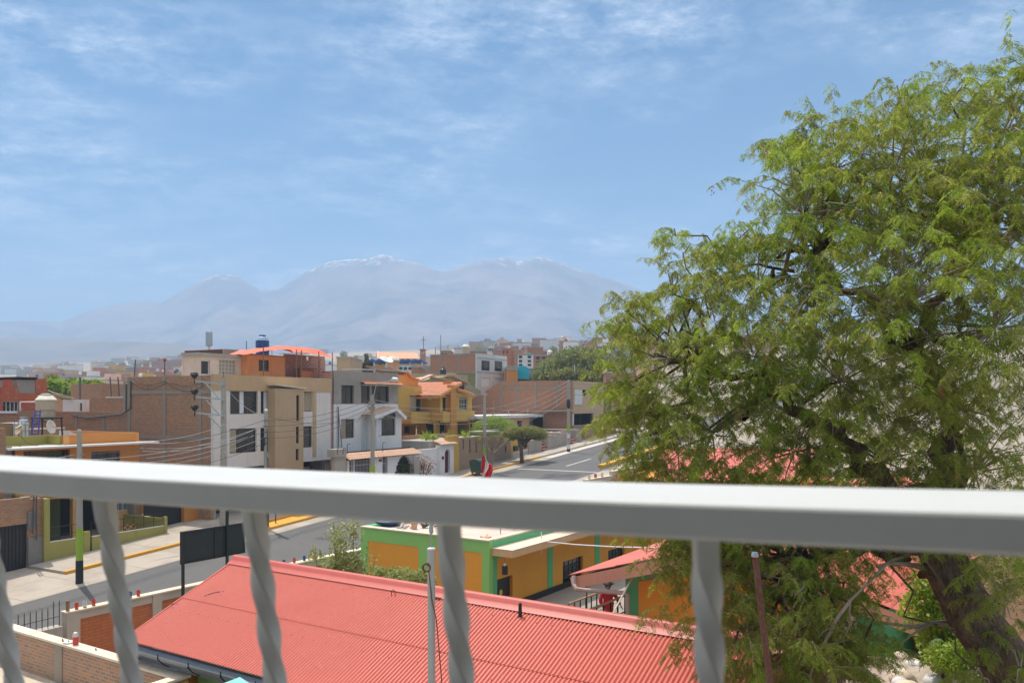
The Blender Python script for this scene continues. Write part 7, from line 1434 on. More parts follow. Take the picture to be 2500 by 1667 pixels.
def city():
    # hand placed landmarks
    T = thing('church_hall', 'long hall with a plain orange pitched roof on the skyline', 'hall', tuple(atY(*Z('E',560,560),230))); a = atY(*Z('E',170,430),225); b = atY(*Z('E',965,430),225); c = atY(*Z('E',930,325),233); d = atY(*Z('E',200,310),233)
    mb = MB(); n = Vector((0,0,-.25)); mb.hexa([a+n,b+n,c+n,d+n,a,b,c,d]); part('roof', mb, flat('plain_orange_roof', (.72,.30,.15), .7), T); mb = MB(); mb.box(a.x+.5, b.x-.8, 226, 240, a.z-9, a.z-.3); part('wall', mb, M['ochre'], T)
    mb = MB(); q = atY(*Z('E',160,330),226.5); mb.prism([a+Vector((-.3,1,0)), d+Vector((-.6,0,.3)), d+Vector((-.6,9,-3)), a+Vector((-.3,12,-4))], (.6,0,0)); part('gable_edge', mb, M['salmon'], T)
    T = thing('bell_tower', 'brown brick bell tower with arched openings and a small pitched cap', 'tower', tuple(atY(*Z('E',1035,560),215))); a = atY(*Z('E',985,290),215); b = atY(*Z('E',1082,560),215); w = b.x-a.x
    mb = MB(); zo = atY(*Z('E',1030,340),215).z; zt = a.z; 
    for dx in (0, w*.38, w*.8): mb.box(a.x+dx, a.x+dx+w*.2, 215, 215+w, zo, zt)
    mb.box(a.x, b.x, 215, 215+w, b.z-4, zo-.002); mb.box(a.x, b.x, 215, 215+w, zt-.3+.302, zt+.4); part('shaft', mb, M['brickB'], T)
    mb = MB(); pk = atY(*Z('E',1038,245),215); mb.prism([Vector((a.x-.5,214.6,zt+.4)), Vector((b.x+.5,214.6,zt+.4)), Vector(((a.x+b.x)/2,214.6,pk.z))], (0,w+.9,0)); part('cap_roof', mb, M['salmon'], T); mb = MB(); p = Vector(((a.x+b.x)/2, 217, pk.z)); mb.tube([p, p+Vector((0,0,3.4))], .09, 5); mb.tube([p+Vector((-.6,0,2.5)), p+Vector((.6,0,2.5))], .07, 5); part('cross', mb, M['wire'], T)
    hbox('house','narrow white gabled strip just right of the bell tower','E',1084,415,1170,520,240,'whitec',6)
    # blue awnings
    for i in range(9):
        x = 10+i*115+(8 if i % 2 else -5); a = atY(*Z('E',x,475),150); pk = atY(*Z('E',x+60,430+(i % 3)*4),150); b = atY(*Z('E',x+125,475),150); mb = MB(); mb.prism([a, b, pk], (0,7,0)); mb.prism([a-Vector((0,0,.25)), b-Vector((0,0,.25)), b-Vector((0,0,.05)), a-Vector((0,0,.05))], (0,7,0))
        T = single('blue_awning', mb, M['blueroof'], 'blue ridged awning in the zigzag market roof below the orange hall', 'awning', 'blue zigzag awnings')
        if i % 2 == 0: mb = MB(); mb.tube([b-Vector((.3,-.5,.2)), b-Vector((.3,-.5,8))], .12, 5); part('post', mb, M['wfr'], T)
    hbox('house','ochre building with a row of dark windows under the blue awnings','E',110,478,870,560,158,'ochre',6,[(x,500,x+38,550) for x in (200,300,345,590,640,690,740,790)],wmat='bfr')
    hbox('house','white and blue flat roofed house with three big panes below the awnings','E',560,560,835,705,140,'white',7,[(580,592,650,645),(672,595,735,650),(762,598,838,645)])
    for i, (x, w_, h, lb) in enumerate(((40,28,88,'tall dark conifer left of the beige chimney'),(88,16,48,'thin dark conifer beside the tallest one'),(14,14,36,'small dark conifer at the left of the pair'))):
        u, v = Z(3,415+x*.9,405); Y = 135; p = atY(u, v, Y); hh = h*1.75/3.92*Y/F*1.0; W_ = w_*Y/F/3.92; T = thing('conifer', lb, 'tree', (p.x, Y, p.z-3)); mb = MB(); mb.tube([(p.x,Y,p.z-3.2),(p.x,Y,p.z+hh*.8)], .12, 5); part('trunk', mb, M['bark'], T)
        n = 1300; z = RNG.random(n); rr = (1-z)**.7*W_+.08; an = RNG.random(n)*2*pi; q = RNG.random(n)**.5; cc = np.stack([p.x+np.cos(an)*rr*q, Y+np.sin(an)*rr*q, p.z-1+z*(hh+1)], 1); dd = unit(np.stack([np.cos(an), np.sin(an), np.full(n, .2)], 1)); np_obj('crown', rings_np(cc, dd, .22, .09), leafm('dark_conifer', (.035,.06,.045), (.05,.08,.05), (.08,.1,.06), .15, 1) if i == 0 else M['conif'], T, (p.x, Y, p.z-3)) if i else None
        if i == 0: M['conif'] = leafm('dark_conifer', (.035,.06,.045), (.05,.08,.05), (.08,.1,.06), .15, 1); np_obj('crown', rings_np(cc, dd, .22, .09), M['conif'], T, (p.x, Y, p.z-3))
    L = [('brown house with stepped roof left of the conifers',3,165,290,300,420,120,'tower'),('small plum brick house behind the wire bracket',3,290,335,420,410,150,'brickB'),('grey sheds low behind the beige chimney',3,880,380,960,440,130,'brickA'),('low dusty rooftops between the bell tower and the tall house',3,960,375,1060,440,140,'conc'),
         ('terracotta house on the skyline above the brick flank',3,1155,222,1255,262,190,'brickB'),('blue grey glassy house beside the cream tank',3,1290,200,1368,245,180,'whitec'),('long low roof line right of the cream tank',3,1440,225,1590,250,170,'brickA'),
         ('brick house under a small orange roof on the skyline',3,1660,215,1745,300,185,'brickR'),('tall brick house with an orange wall left of the stepped tower',3,1740,200,1830,330,200,'terra'),('brown stepped tower house on the skyline',3,1830,180,1905,300,220,'brickB'),('grey brick block below the stepped tower',3,1860,215,1930,340,215,'brickA'),
         ('broad dark brick house carrying a grey lift room',3,1988,188,2140,300,230,'brickB'),('grey lift room crowning the broad dark brick house',3,2028,152,2090,190,231,'grey'),('brown house right of the broad dark brick house',3,2140,232,2215,300,240,'brickA'),
         ('rose brown block of flats with six small windows',3,2040,270,2195,392,160,'brickB'),('long plain brick rear wall next to the rose brown flats',3,2196,262,2330,400,165,'brickA'),('low pale sheds in front of the flats',3,1920,400,2200,440,128,'whitec'),('white and cyan low house left of the cyan shed',3,1788,380,1900,440,125,'salmon')]
    for i, (lb, k, x0, y0, x1, y1, Y, mt) in enumerate(L):
        w_ = []
        if 'six small' in lb: w_ = [(x, y, x+30, y+22) for y in (278,320,362) for x in (2075,2130)]
        elif x1-x0 > 70 and i % 2 == 0 and 'roof' not in lb and 'shed' not in lb: w_ = [(x0+12, y0+22, x0+30, y0+42), (x0+48, y0+22, x0+66, y0+42)]
        hbox('house', lb, k, x0, y0, x1, y1, Y, mt, 9, w_)
    hbox('apartment_house','white four storey block with small dark windows under a turquoise roof','F',385,275,600,425,150,'white',9,[(x,y,x+48,y+32) for y in (285,345,400) for x in (392,520)])
    a = atY(*Z('F',470,268),152); pk = atY(*Z('F',540,236),152); b = atY(*Z('F',600,262),152); mb = MB(); mb.prism([a, b, pk], (0,6,0)); single('turquoise_roof', mb, M['cyanp'], 'turquoise pitched sheet roof topping the white four storey block', 'roof')
    mb = MB(); a = atY(*Z('F',375,520),122); b = atY(*Z('F',540,425),122); n = 8; pr = [Vector((a.x,122,a.z-1))]+[Vector((a.x+(b.x-a.x)*(k/n), 122, b.z-.9+.9*sin(pi*(.25+.6*k/n)))) for k in range(n+1)]+[Vector((b.x,122,a.z-1))]; mb.prism(pr, (0,6,0)); single('cyan_shed', mb, M['cyanp'], 'bright cyan barrel roofed shed on the rooftops', 'shed')
    hbox('house','orange painted low wall beside the cyan shed','F',225,490,375,525,118,'orange',4)
    # stretch of pale roof cabins right of the aerial
    hbox('cabin_row','long pale rooftop cabin with dark doors above a red brick wall','F',1655,425,2030,530,118,'cream',5,[(1662,430,1775,528),(1895,438,1922,528)])
    hbox('brick_wall','red brick wall under the pale rooftop cabin','F',1640,532,2080,640,116,'brickB',3,cat='wall'); hbox('house','brown brick house low behind the leaves right of the warehouse','F',1750,642,2100,900,112,'brickA',6,[(1850,790,2050,840)])
    # large round tree right of the middle
    p = atY(*Z(4,1380,440),125); round_tree('tree', 'big round dusty green tree standing behind the brick walls', (p.x, 128, p.z-7), 7+ (440-150)/3.92*125/F+1.0, 7.4, 'fart', n=26000, L=.55, W=.26, tr=.4, blobs=16, seed=41, flatten=.85)
    c = [cloud_np(tuple(atY(*Z(4,x,y),121)), (2.4,1.5,1.0), 1400, .5, .2, .5) for x, y in ((1290,455),(1400,460),(1470,480))]; T = thing('shrub', 'yellow green leaves poking over the top of the brick boundary wall', 'shrub', tuple(atY(*Z(4,1380,520),121))); np_obj('foliage', np.concatenate(c), M['olivel'], T, tuple(ORG[T.name])); mb = MB(); p = Vector(ORG[T.name]); mb.tube([p-Vector((0,0,3)), p+Vector((0,0,3))], .15, 5); part('stem', mb, M['bark'], T)
    # scattered houses up the slope
    rg = random.Random(21); mats = ['brickB','brickA','brickR','brickB','brickA','terra','whitec','cream','conc','grey','salmon','tower','white','ochre']; adj = {'brickB':'brick red','brickA':'dull brown','brickR':'dark red','terra':'terracotta','whitec':'off white','cream':'cream','conc':'dusty grey','grey':'dark grey','salmon':'salmon','tower':'tan','white':'white','ochre':'ochre'}
    zones = [(60,480,230,640,80,'in the far left suburb'),(800,1180,160,420,22,'below the orange hall'),(1160,1560,180,640,90,'on the hillside right of the tall house'),(1540,2000,150,620,20,'behind the pepper tree'),(330,900,220,620,22,'behind the three storey block')]
    for (u0, u1, Y0, Y1, n, where) in zones:
        for i in range(n):
            Y = Y0+(Y1-Y0)*rg.random()**1.1; u = rg.uniform(u0, u1); x = (u-CU)/F*Y; w_ = rg.uniform(5, 10); h = rg.choice([3,5.5,6,8.5]); 
            if u0 == 60: h = rg.choice([2.8,3.2,5,6])
            if u0 == 330 or u0 == 800: h = rg.choice([3,4,5])
            zg = gz(x, Y); mt = rg.choice(mats); d = rg.uniform(6,12); a = rg.uniform(-.6,.1)
            T = thing('house', f'{adj[mt]} {"low" if h < 4 else "two storey" if h < 7 else "three storey"} distant house {where}', 'house', (x, Y, zg), 'distant houses: '+adj[mt]+(' low ' if h < 4 else ' two storey ' if h < 7 else ' three storey ')+where)
            g = Fr(math.degrees(-a)); 
            def PB(mb, *q): 
                i0 = len(mb.v); mb.box(*q); ca, sa = cos(a), sin(a); mb.v[i0:] = [(x+px*ca-py*sa, Y+px*sa+py*ca, pz) for px, py, pz in mb.v[i0:]]
            mb = MB(); PB(mb, -w_/2, w_/2, 0, d, zg-1.5, zg+h); part('wall', mb, M[mt], T)
            mb = MB(); PB(mb, -w_/2-.1, w_/2+.1, -.1, d+.1, zg+h+.003, zg+h+.35); part('roof', mb, M[rg.choice(['conc','grey','tile','conc'])], T)
            if Y < 330:
                fl = max(1, int(h/2.7)); nw = rg.choice([2,3])
                for f in range(fl):
                    for k in range(nw): mb = MB(); cx = -w_/2+w_*(k+.5)/nw; PB(mb, cx-.6, cx+.6, -.06, -.005, zg+f*2.7+1, zg+f*2.7+2.2); part('window', mb, M['glass'], T)
            if rg.random() < .45: mb = MB(); PB(mb, -w_*.2, w_*.15, d*.3, d*.7, zg+h+.36, zg+h+2.2); part('roof_room', mb, M[mt], T)
            if rg.random() < .4: mb = MB(); mb.lathe((x+1, Y+2, zg+h+.36), [(.6,0),(.6,1.0),(.3,1.3)], 8); part('roof_tank', mb, M[rg.choice(['tankk','tankw','tankb'])], T)
    # trees on the slope
    for i in range(34):
        Y = rg.uniform(150, 620); u = rg.choice([rg.uniform(80,520), rg.uniform(820,1500), rg.uniform(1500,2100)]); x = (u-CU)/F*Y; zg = gz(x, Y); h = rg.uniform(4,7); T = thing('tree', 'dusty green tree scattered among the distant houses', 'tree', (x, Y, zg), 'distant trees'); mb = MB(); mb.tube([(x,Y,zg-.5),(x,Y,zg+h*.6)], .2, 5); part('trunk', mb, M['bark'], T)
        np_obj('crown', cloud_np((x, Y, zg+h*.65), (h*.5, h*.5, h*.42), 420, .9, .5, .4), M['fart'], T, (x, Y, zg))
    # pale specks of houses across the valley
    for i in range(70):
        Y = rg.uniform(560, 1150); u = rg.uniform(-60, 1500) if i % 3 else rg.uniform(0, 520); x = (u-CU)/F*Y; zg = gz(x, Y); w_ = rg.uniform(7,15); h = rg.uniform(3,6); mb = MB(); mb.box(x-w_/2, x+w_/2, Y, Y+8, zg-4, zg+h); o = single('house', mb, M[rg.choice(['white','whitec','cream','brickB','conc'])], 'tiny pale house on the hazy slope across the valley', 'house', 'tiny houses across the valley')
        if u < 700: ter = .0
    # brown earth wall and house at the far right under the tree
    hbox('earth_house','pale brown adobe building standing behind the big trunk','N',2380,1330,2560,1640,19,'salmon',6,[(2420,1380,2440,1500)])
city()
# ================================================================ the big pepper tree
M['pepper'] = leafm('pepper_leaf', (.17,.225,.03), (.27,.285,.045), (.46,.42,.12), .6, .5)
M['pepper2'] = leafm('pepper_leaf_fresh', (.20,.33,.018), (.27,.36,.03), (.38,.44,.08), .62, .6)
def pepper():
    B = [(2450,330,12,1.25),(2250,400,12.5,1.1),(2500,560,11,1.4),(2185,290,13,.5),(2195,225,13,.28),(2180,420,12,.9),(2420,250,12.5,.55),(2520,190,12,.55),(2350,210,12.6,.3),(2520,420,11.5,1.2),
     (2040,410,12.5,.6),(2030,330,12.8,.38),(1985,325,12.8,.25),(1940,375,13,.40),(1915,345,13,.2),(1935,455,12.5,.55),(1960,520,12,1.0),(2150,560,12,1.2),(2330,560,12,1.3),(2080,430,12.4,.7),
     (1870,590,12,.55),(1815,585,12.4,.25),(2000,700,11.5,1.15),(2200,750,11,1.4),(2430,800,11,1.5),
     (1668,620,13,.24),(1650,575,13,.16),(1640,700,13,.45),(1720,720,12.5,.62),(1790,660,12.5,.5),(1640,780,12.8,.5),(1850,700,12,.8),
     (1535,765,12.5,.26),(1550,830,12.5,.42),(1510,790,12.6,.14),(1640,870,12,.8),(1840,870,12,1.05),(2050,930,11.5,1.3),(2300,980,11.5,1.3),(1730,940,12.3,.8),
     (1508,930,12.5,.32),(1530,1000,12.5,.40),(1555,1070,12.3,.42),(1610,1020,12,.8),(1595,1120,12.5,.45),(1740,1060,12,.95),(1940,1100,12,1.15),(2150,1120,12,1.2),(2380,1150,12,1.2),
     (1660,1200,12,.7),(1640,1260,11.8,.38),(1660,1390,11.5,.28),(1640,1330,11.6,.3),(1760,1330,11.8,.75),(1850,1430,11.4,.85),(1940,1520,11,.8),(1890,1620,10.8,.65),(2010,1600,11,.7),(2060,1500,11.3,.5),(1960,1360,12,.65),(1700,1230,12,.9),(1900,1250,12,1.0),(2100,1260,12.5,.8),
     (2440,1350,10.6,.5),(2350,1330,11.6,.4),(2450,1480,10.8,.4),(2080,1640,10.9,.55),(2200,1290,12.4,.5),(1730,1480,11.2,.5),(1820,1540,11,.6),(1990,1440,11.4,.7),(2110,1560,11.2,.4),(1780,1400,11.6,.7),(2030,1340,11.8,.7),(1950,1620,10.6,.7),(2330,1240,11.5,.6),(2490,1630,10.7,.3),(2400,1650,10.7,.25),(1780,1620,10.9,.35)]
    tr = [atY(2600,1900,11.4), atY(2458,1615,11.5), atY(2374,1506,11.5), atY(2312,1382,11.6), atY(2262,1270,11.7), atY(2235,1180,11.8)]
    tr[0].z = gardenz(tr[0].x, tr[0].y)-.3
    base = (tr[0].x, tr[0].y, tr[0].z); T = thing('pepper_tree', 'huge weeping pepper tree filling the whole side beyond the railing', 'tree', base)
    mb = MB(); mb.tube([tr[0], tr[1], tr[2], tr[3], tr[4], tr[5]], [.42,.36,.33,.31,.27,.22], 14)
    rg = random.Random(8); fork = tr[4]
    H_ = {0: atY(2330,1050,12), 1: atY(2050,1080,11.9), 2: atY(2230,860,11.6), 3: atY(1880,960,12), 4: atY(2330,620,11.9), 5: atY(1990,620,12.1), 6: atY(2120,1330,11.7), 7: atY(1700,880,12.2), 8: atY(2440,1200,11.2), 9: atY(1960,1360,11.7)}
    def limb(a, b, r0, r1, wob=.18, n=6):
        pts = [a.lerp(b, k/n)+(Vector((rg.uniform(-wob,wob), rg.uniform(-wob,wob), rg.uniform(-wob,wob))) if 0 < k < n else Vector((0,0,0))) for k in range(n+1)]
        mb.tube(pts, [r0+(r1-r0)*k/n for k in range(n+1)], 7); return pts
    for a, b, r0, r1 in ((fork,H_[0],.22,.15),(fork,H_[1],.19,.12),(H_[0],H_[2],.14,.10),(H_[1],H_[3],.11,.08),(H_[2],H_[4],.10,.06),(H_[3],H_[7],.07,.04),(H_[2],H_[5],.09,.05),(tr[3],H_[6],.12,.07),(fork,H_[8],.16,.1),(H_[6],H_[9],.07,.04)): limb(a, b, r0, r1)
    hubs = list(H_.values())+[fork]; V = []; V2 = []; bc = []
    TW = MB()
    for bi, (u, v, Y, r) in enumerate(B):
        c = atY(u, v, Y); hub = min(hubs, key=lambda h: (h-c).length+(1.2 if h.z > c.z+1 else 0)); limb(hub, c, min(.06, .008+.045*r), .012, .22)
        n_tw = max(7, int(64*r**2.05)+5)
        fresh = (bi*7 % 10) < 3
        for t in range(n_tw):
            d = Vector((rg.gauss(0,1), rg.gauss(0,1), rg.gauss(0,1))).normalized(); q = rg.random()**.45; p = c+d*r*q
            if t % 4 == 0: TW.tube([c.lerp(p, .1), c.lerp(p, .6)+Vector((0,0,.08)), p], [.014,.009,.005], 4, False)
            out = Vector((d.x, d.y, d.z*.4+.35)).normalized(); L = rg.uniform(.35,.85)*(.6+.4*min(1,r)); n = 9; pts = []
            x = Vector(p); dr = out.copy()
            for k in range(n): pts.append(x.copy()); x += dr*L/n; dr = (dr+Vector((0,0,-.19))+Vector((rg.gauss(0,.07), rg.gauss(0,.07), 0))).normalized()
            if t % 2 == 0: TW.tube([pts[0], pts[4], pts[-1]], [.005,.004,.002], 3, False)
            for k in range(1, n):
                for s in range(2):
                    a_ = rg.random()*2*pi; fd = (Vector((cos(a_), sin(a_), -.15-rg.random()*.9))).normalized(); (V2 if (fresh or rg.random() < .12) else V).append((*pts[k], *fd, rg.uniform(.09,.17)))
            bc.append(tuple(pts[-1]))
    part('trunk', mb, M['bark'], T, smooth=True); part('twigs', TW, M['barkl'], T)
    def fronds(A, mat, nm):
        A = np.array(A); P = A[:,:3]; D = A[:,3:6]; L = A[:,6]; n = len(A); out = []
        side = np.cross(D, RNG.normal(size=(n,3))); side = unit(side); up = np.cross(side, D)
        K = 8
        for k in range(K):
            f = (k+.6)/K; c = P+D*(L*f)[:,None]+np.array([[0,0,-1]])*(L*.35*f*f)[:,None]
            for sg in (-1, 1):
                dd = unit(D*.75+side*sg*.8+np.array([[0,0,-.25]])+RNG.normal(size=(n,3))*.12); Lf = L*(.36-.12*abs(f-.45)); W = .011+RNG.random(n)*.004
                v = np.empty((n,4,3)); nn = unit(up+RNG.normal(size=(n,3))*.5); s = unit(np.cross(dd, nn)); Lc = Lf[:,None]; Wc = W[:,None]
                v[:,0] = c; v[:,1] = c+dd*Lc*.4+s*Wc*.5; v[:,2] = c+dd*Lc; v[:,3] = c+dd*Lc*.4-s*Wc*.5; out.append(v.reshape(-1,3))
        V_ = np.concatenate(out); print('FRONDS', nm, n, len(V_)//4); return np_obj(nm, V_, M[mat], T, base)
    fronds(V, 'pepper', 'crown'); fronds(V2, 'pepper2', 'crown')
    # pink berry clusters
    mb = MB()
    for k in range(70):
        p = Vector(rg.choice(bc))
        for q in range(9): mb.sph(p+Vector((rg.gauss(0,.025), rg.gauss(0,.025), -.03*q*.5)), .009, 5, 3)
    part('berries', mb, flat('pink_berry', (.45,.05,.06), .5), T)['kind'] = 'stuff'
    # bare dead limb in front of the lower crown
    def dl(pts, r): mb2.tube([atY(*Z(k_,x,y), Y) for k_, x, y, Y in pts], r, 6)
    mb2 = MB(); dl([('J4',1750,630,10.6),('J4',1600,830,10.6),('J4',1470,1080,10.5),('J4',1370,1270,10.5),('J4',1300,1450,10.5),('J4',1290,1600,10.5)], [.022,.024,.02,.017,.014,.01]); dl([('J4',1750,630,10.6),('J4',1735,740,10.6),('J4',1758,880,10.6),('J4',1660,1080,10.6),('J4',1700,1150,10.6)], [.014,.012,.01,.008,.005]); dl([('J4',1530,935,10.55),('J4',1440,985,10.55),('J4',1390,1050,10.5)], [.01,.008,.005]); dl([('J4',1370,1270,10.5),('J4',1340,1350,10.5)],[.01,.005]); dl([('J4',1230,400,10.8),('J4',1225,470,10.8),('J4',1130,560,10.8),('J4',1110,610,10.8)], [.01,.014,.016,.008]); dl([('J4',1750,630,10.6),('J4',1900,480,10.9),('J3',560,190,11.3),('J3',800,100,11.5)], [.018,.018,.022,.03])
    dl([('J3',470,880,11.5),('J3',700,910,11.6),('J3',880,930,11.7),('J3',1080,880,11.7),('J3',1290,870,11.8)], [.02,.025,.028,.03,.035]); dl([('J3',660,1150,11.6),('J3',860,990,11.6),('J3',1000,900,11.7)], [.01,.014,.02]); dl([('J3',420,240,11.2),('J3',560,210,11.3),('J3',760,215,11.4),('J3',980,260,11.6)], [.02,.028,.035,.05])
    part('bare_branch', mb2, M['barkl'], T, smooth=True)
pepper()
# ---------------------------------------------------------------- nearer plants
def plants():
    # tall leafy bush behind the red ridge
    b = atY(*Z(6,760,900), 26.5); b.z = -.4; T = thing('leafy_bush', 'tall upright bush with broad speckled leaves beyond the red ridge', 'bush', tuple(b)); mb = MB(); V = []; rg = random.Random(3)
    for (x, y, yb) in ((690,290,900),(850,310,900),(740,350,900),(545,520,900),(960,545,900),(1020,590,920),(640,640,900),(880,560,900),(790,480,900),(600,690,860),(700,560,880)):
        t = atY(*Z(6,x,y), 26.5+rg.uniform(-.5,.5)); a = b+Vector(((t.x-b.x)*.45, 0, .3)); m = a.lerp(t, .5)+Vector((rg.uniform(-.1,.1),0,.1)); mb.tube([b, a, m, t], [.05,.035,.022,.008], 5)
        for k in range(26):
            f = rg.random()**.8; p = (a.lerp(m, f*2) if f < .5 else m.lerp(t, f*2-1)); n = 17; c = np.array([[p.x,p.y,p.z]])+RNG.normal(size=(n,3))*.13; V.append(rings_np(c, unit(RNG.normal(size=(n,3))+np.array([[0,0,-.2]])), .13*(.6+.7*RNG.random(n)), .075))
    part('stem', mb, M['barkl'], T); np_obj('foliage', np.concatenate(V), M['bush'], T, tuple(b))
    c = atY(*Z(6,1250,790), 25.5); T = thing('low_bush', 'low dense yellow green bush along the orange school panel', 'bush', (c.x, c.y, -.4)); V = []
    for x, y, r in ((1110,760,.42),(1180,790,.45),(1250,770,.5),(1330,790,.5),(1385,760,.42),(1160,700,.2),(1395,715,.18),(1060,720,.3)): p = atY(*Z(6,x,y), 25.3+rg.uniform(-.3,.3)); V.append(cloud_np((p.x,p.y,p.z-.1), (r,r,r*1.1), 900, .11, .06, .4))
    np_obj('foliage', np.concatenate(V), M['bush'], T, (c.x, c.y, -.4)); mb = MB(); mb.tube([(c.x,c.y,-.6),(c.x,c.y,1.2)], .05, 6); mb.tube([(c.x,c.y,.6),(c.x-.7,c.y,1.3)], .03, 5); mb.tube([(c.x,c.y,.6),(c.x+.7,c.y,1.3)], .03, 5); part('stem', mb, M['bark'], T)
    # garden plants beside the trunk
    p = atY(*Z('J3',1180,960), 14.6); T = thing('garden_shrub', 'bright green leafy shrub between the red roof corner and the trunk', 'shrub', (p.x, p.y, 2.2)); V = [cloud_np((p.x+dx, p.y, p.z+dz), (.42,.4,.4), 1100, .09, .05, .5) for dx, dz in ((0,0),(-.35,.35),(.35,.1),(.0,-.35),(.5,-.1),(-.2,.75))]; np_obj('foliage', np.concatenate(V), M['bright'], T, (p.x,p.y,2.2)); mb = MB(); mb.tube([(p.x,p.y,2.1),(p.x,p.y,p.z+.2)], .04, 6); part('stem', mb, M['bark'], T)
    p = atY(*Z('J3',1400,1330), 13.4); T = thing('garden_shrub', 'low sunlit yellow shrub at the foot of the cactus', 'shrub', (p.x, p.y, 2.3)); V = [cloud_np((p.x+dx, p.y, p.z+dz), (.3,.3,.25), 500, .1, .04, .5) for dx, dz in ((0,0),(-.3,.1),(.4,.1),(.1,.25),(.5,-.3),(.7,-.6))]; np_obj('foliage', np.concatenate(V), M['bright'], T, (p.x,p.y,2.3)); mb = MB(); mb.tube([(p.x,p.y,2.2),(p.x,p.y,p.z)], .03, 6); part('stem', mb, M['bark'], T)
    T = None
    a = atY(*Z('J3',1225,1440), 13.8); T = thing('cactus', 'dark green columnar cactus with leaning arms among pale rocks', 'cactus', tuple(a)); 
    for i, pts in enumerate((((1225,1440),(1215,1280),(1180,1180),(1120,1080)),((1225,1400),(1235,1250),(1240,1150)),((1205,1300),(1150,1200),(1080,1100)))):
        mb = MB(); mb.tube([atY(*Z('J3',x,y), 13.8+.05*i) for x, y in pts], [.10,.11,.10,.05][:len(pts)], 9); part('arm', mb, flat('cactus_green', (.05,.10,.03), .6), T)
    p = atY(*Z('J3',1560,1420), 12.6); agave('long pale strap leaved plant in the lower corner below the trunk', (p.x, p.y, gardenz(p.x, p.y)), .6, 'olivel', 46)
    T = thing('slender_shrub', 'slender leggy shrub against the pale brown adobe wall', 'shrub', tuple(atY(*Z('J3',1860,1010), 13.5))); mb = MB(); mb.tube([atY(*Z('J3',1860,1300), 13.5), atY(*Z('J3',1865,800), 13.5), atY(*Z('J3',1880,500), 13.5), atY(*Z('J3',1850,350), 13.5)], [.03,.025,.018,.008], 6); part('stem', mb, M['barkl'], T)
    V = [cloud_np(tuple(atY(*Z('J3',x,y), 13.5)), (.28,.28,.3), 260, .09, .018, .6) for x, y in ((1860,300),(1800,400),(1930,450),(1880,220),(1960,560),(1800,560))]; np_obj('foliage', np.concatenate(V), M['olivel'], T, ORG[T.name])
plants()
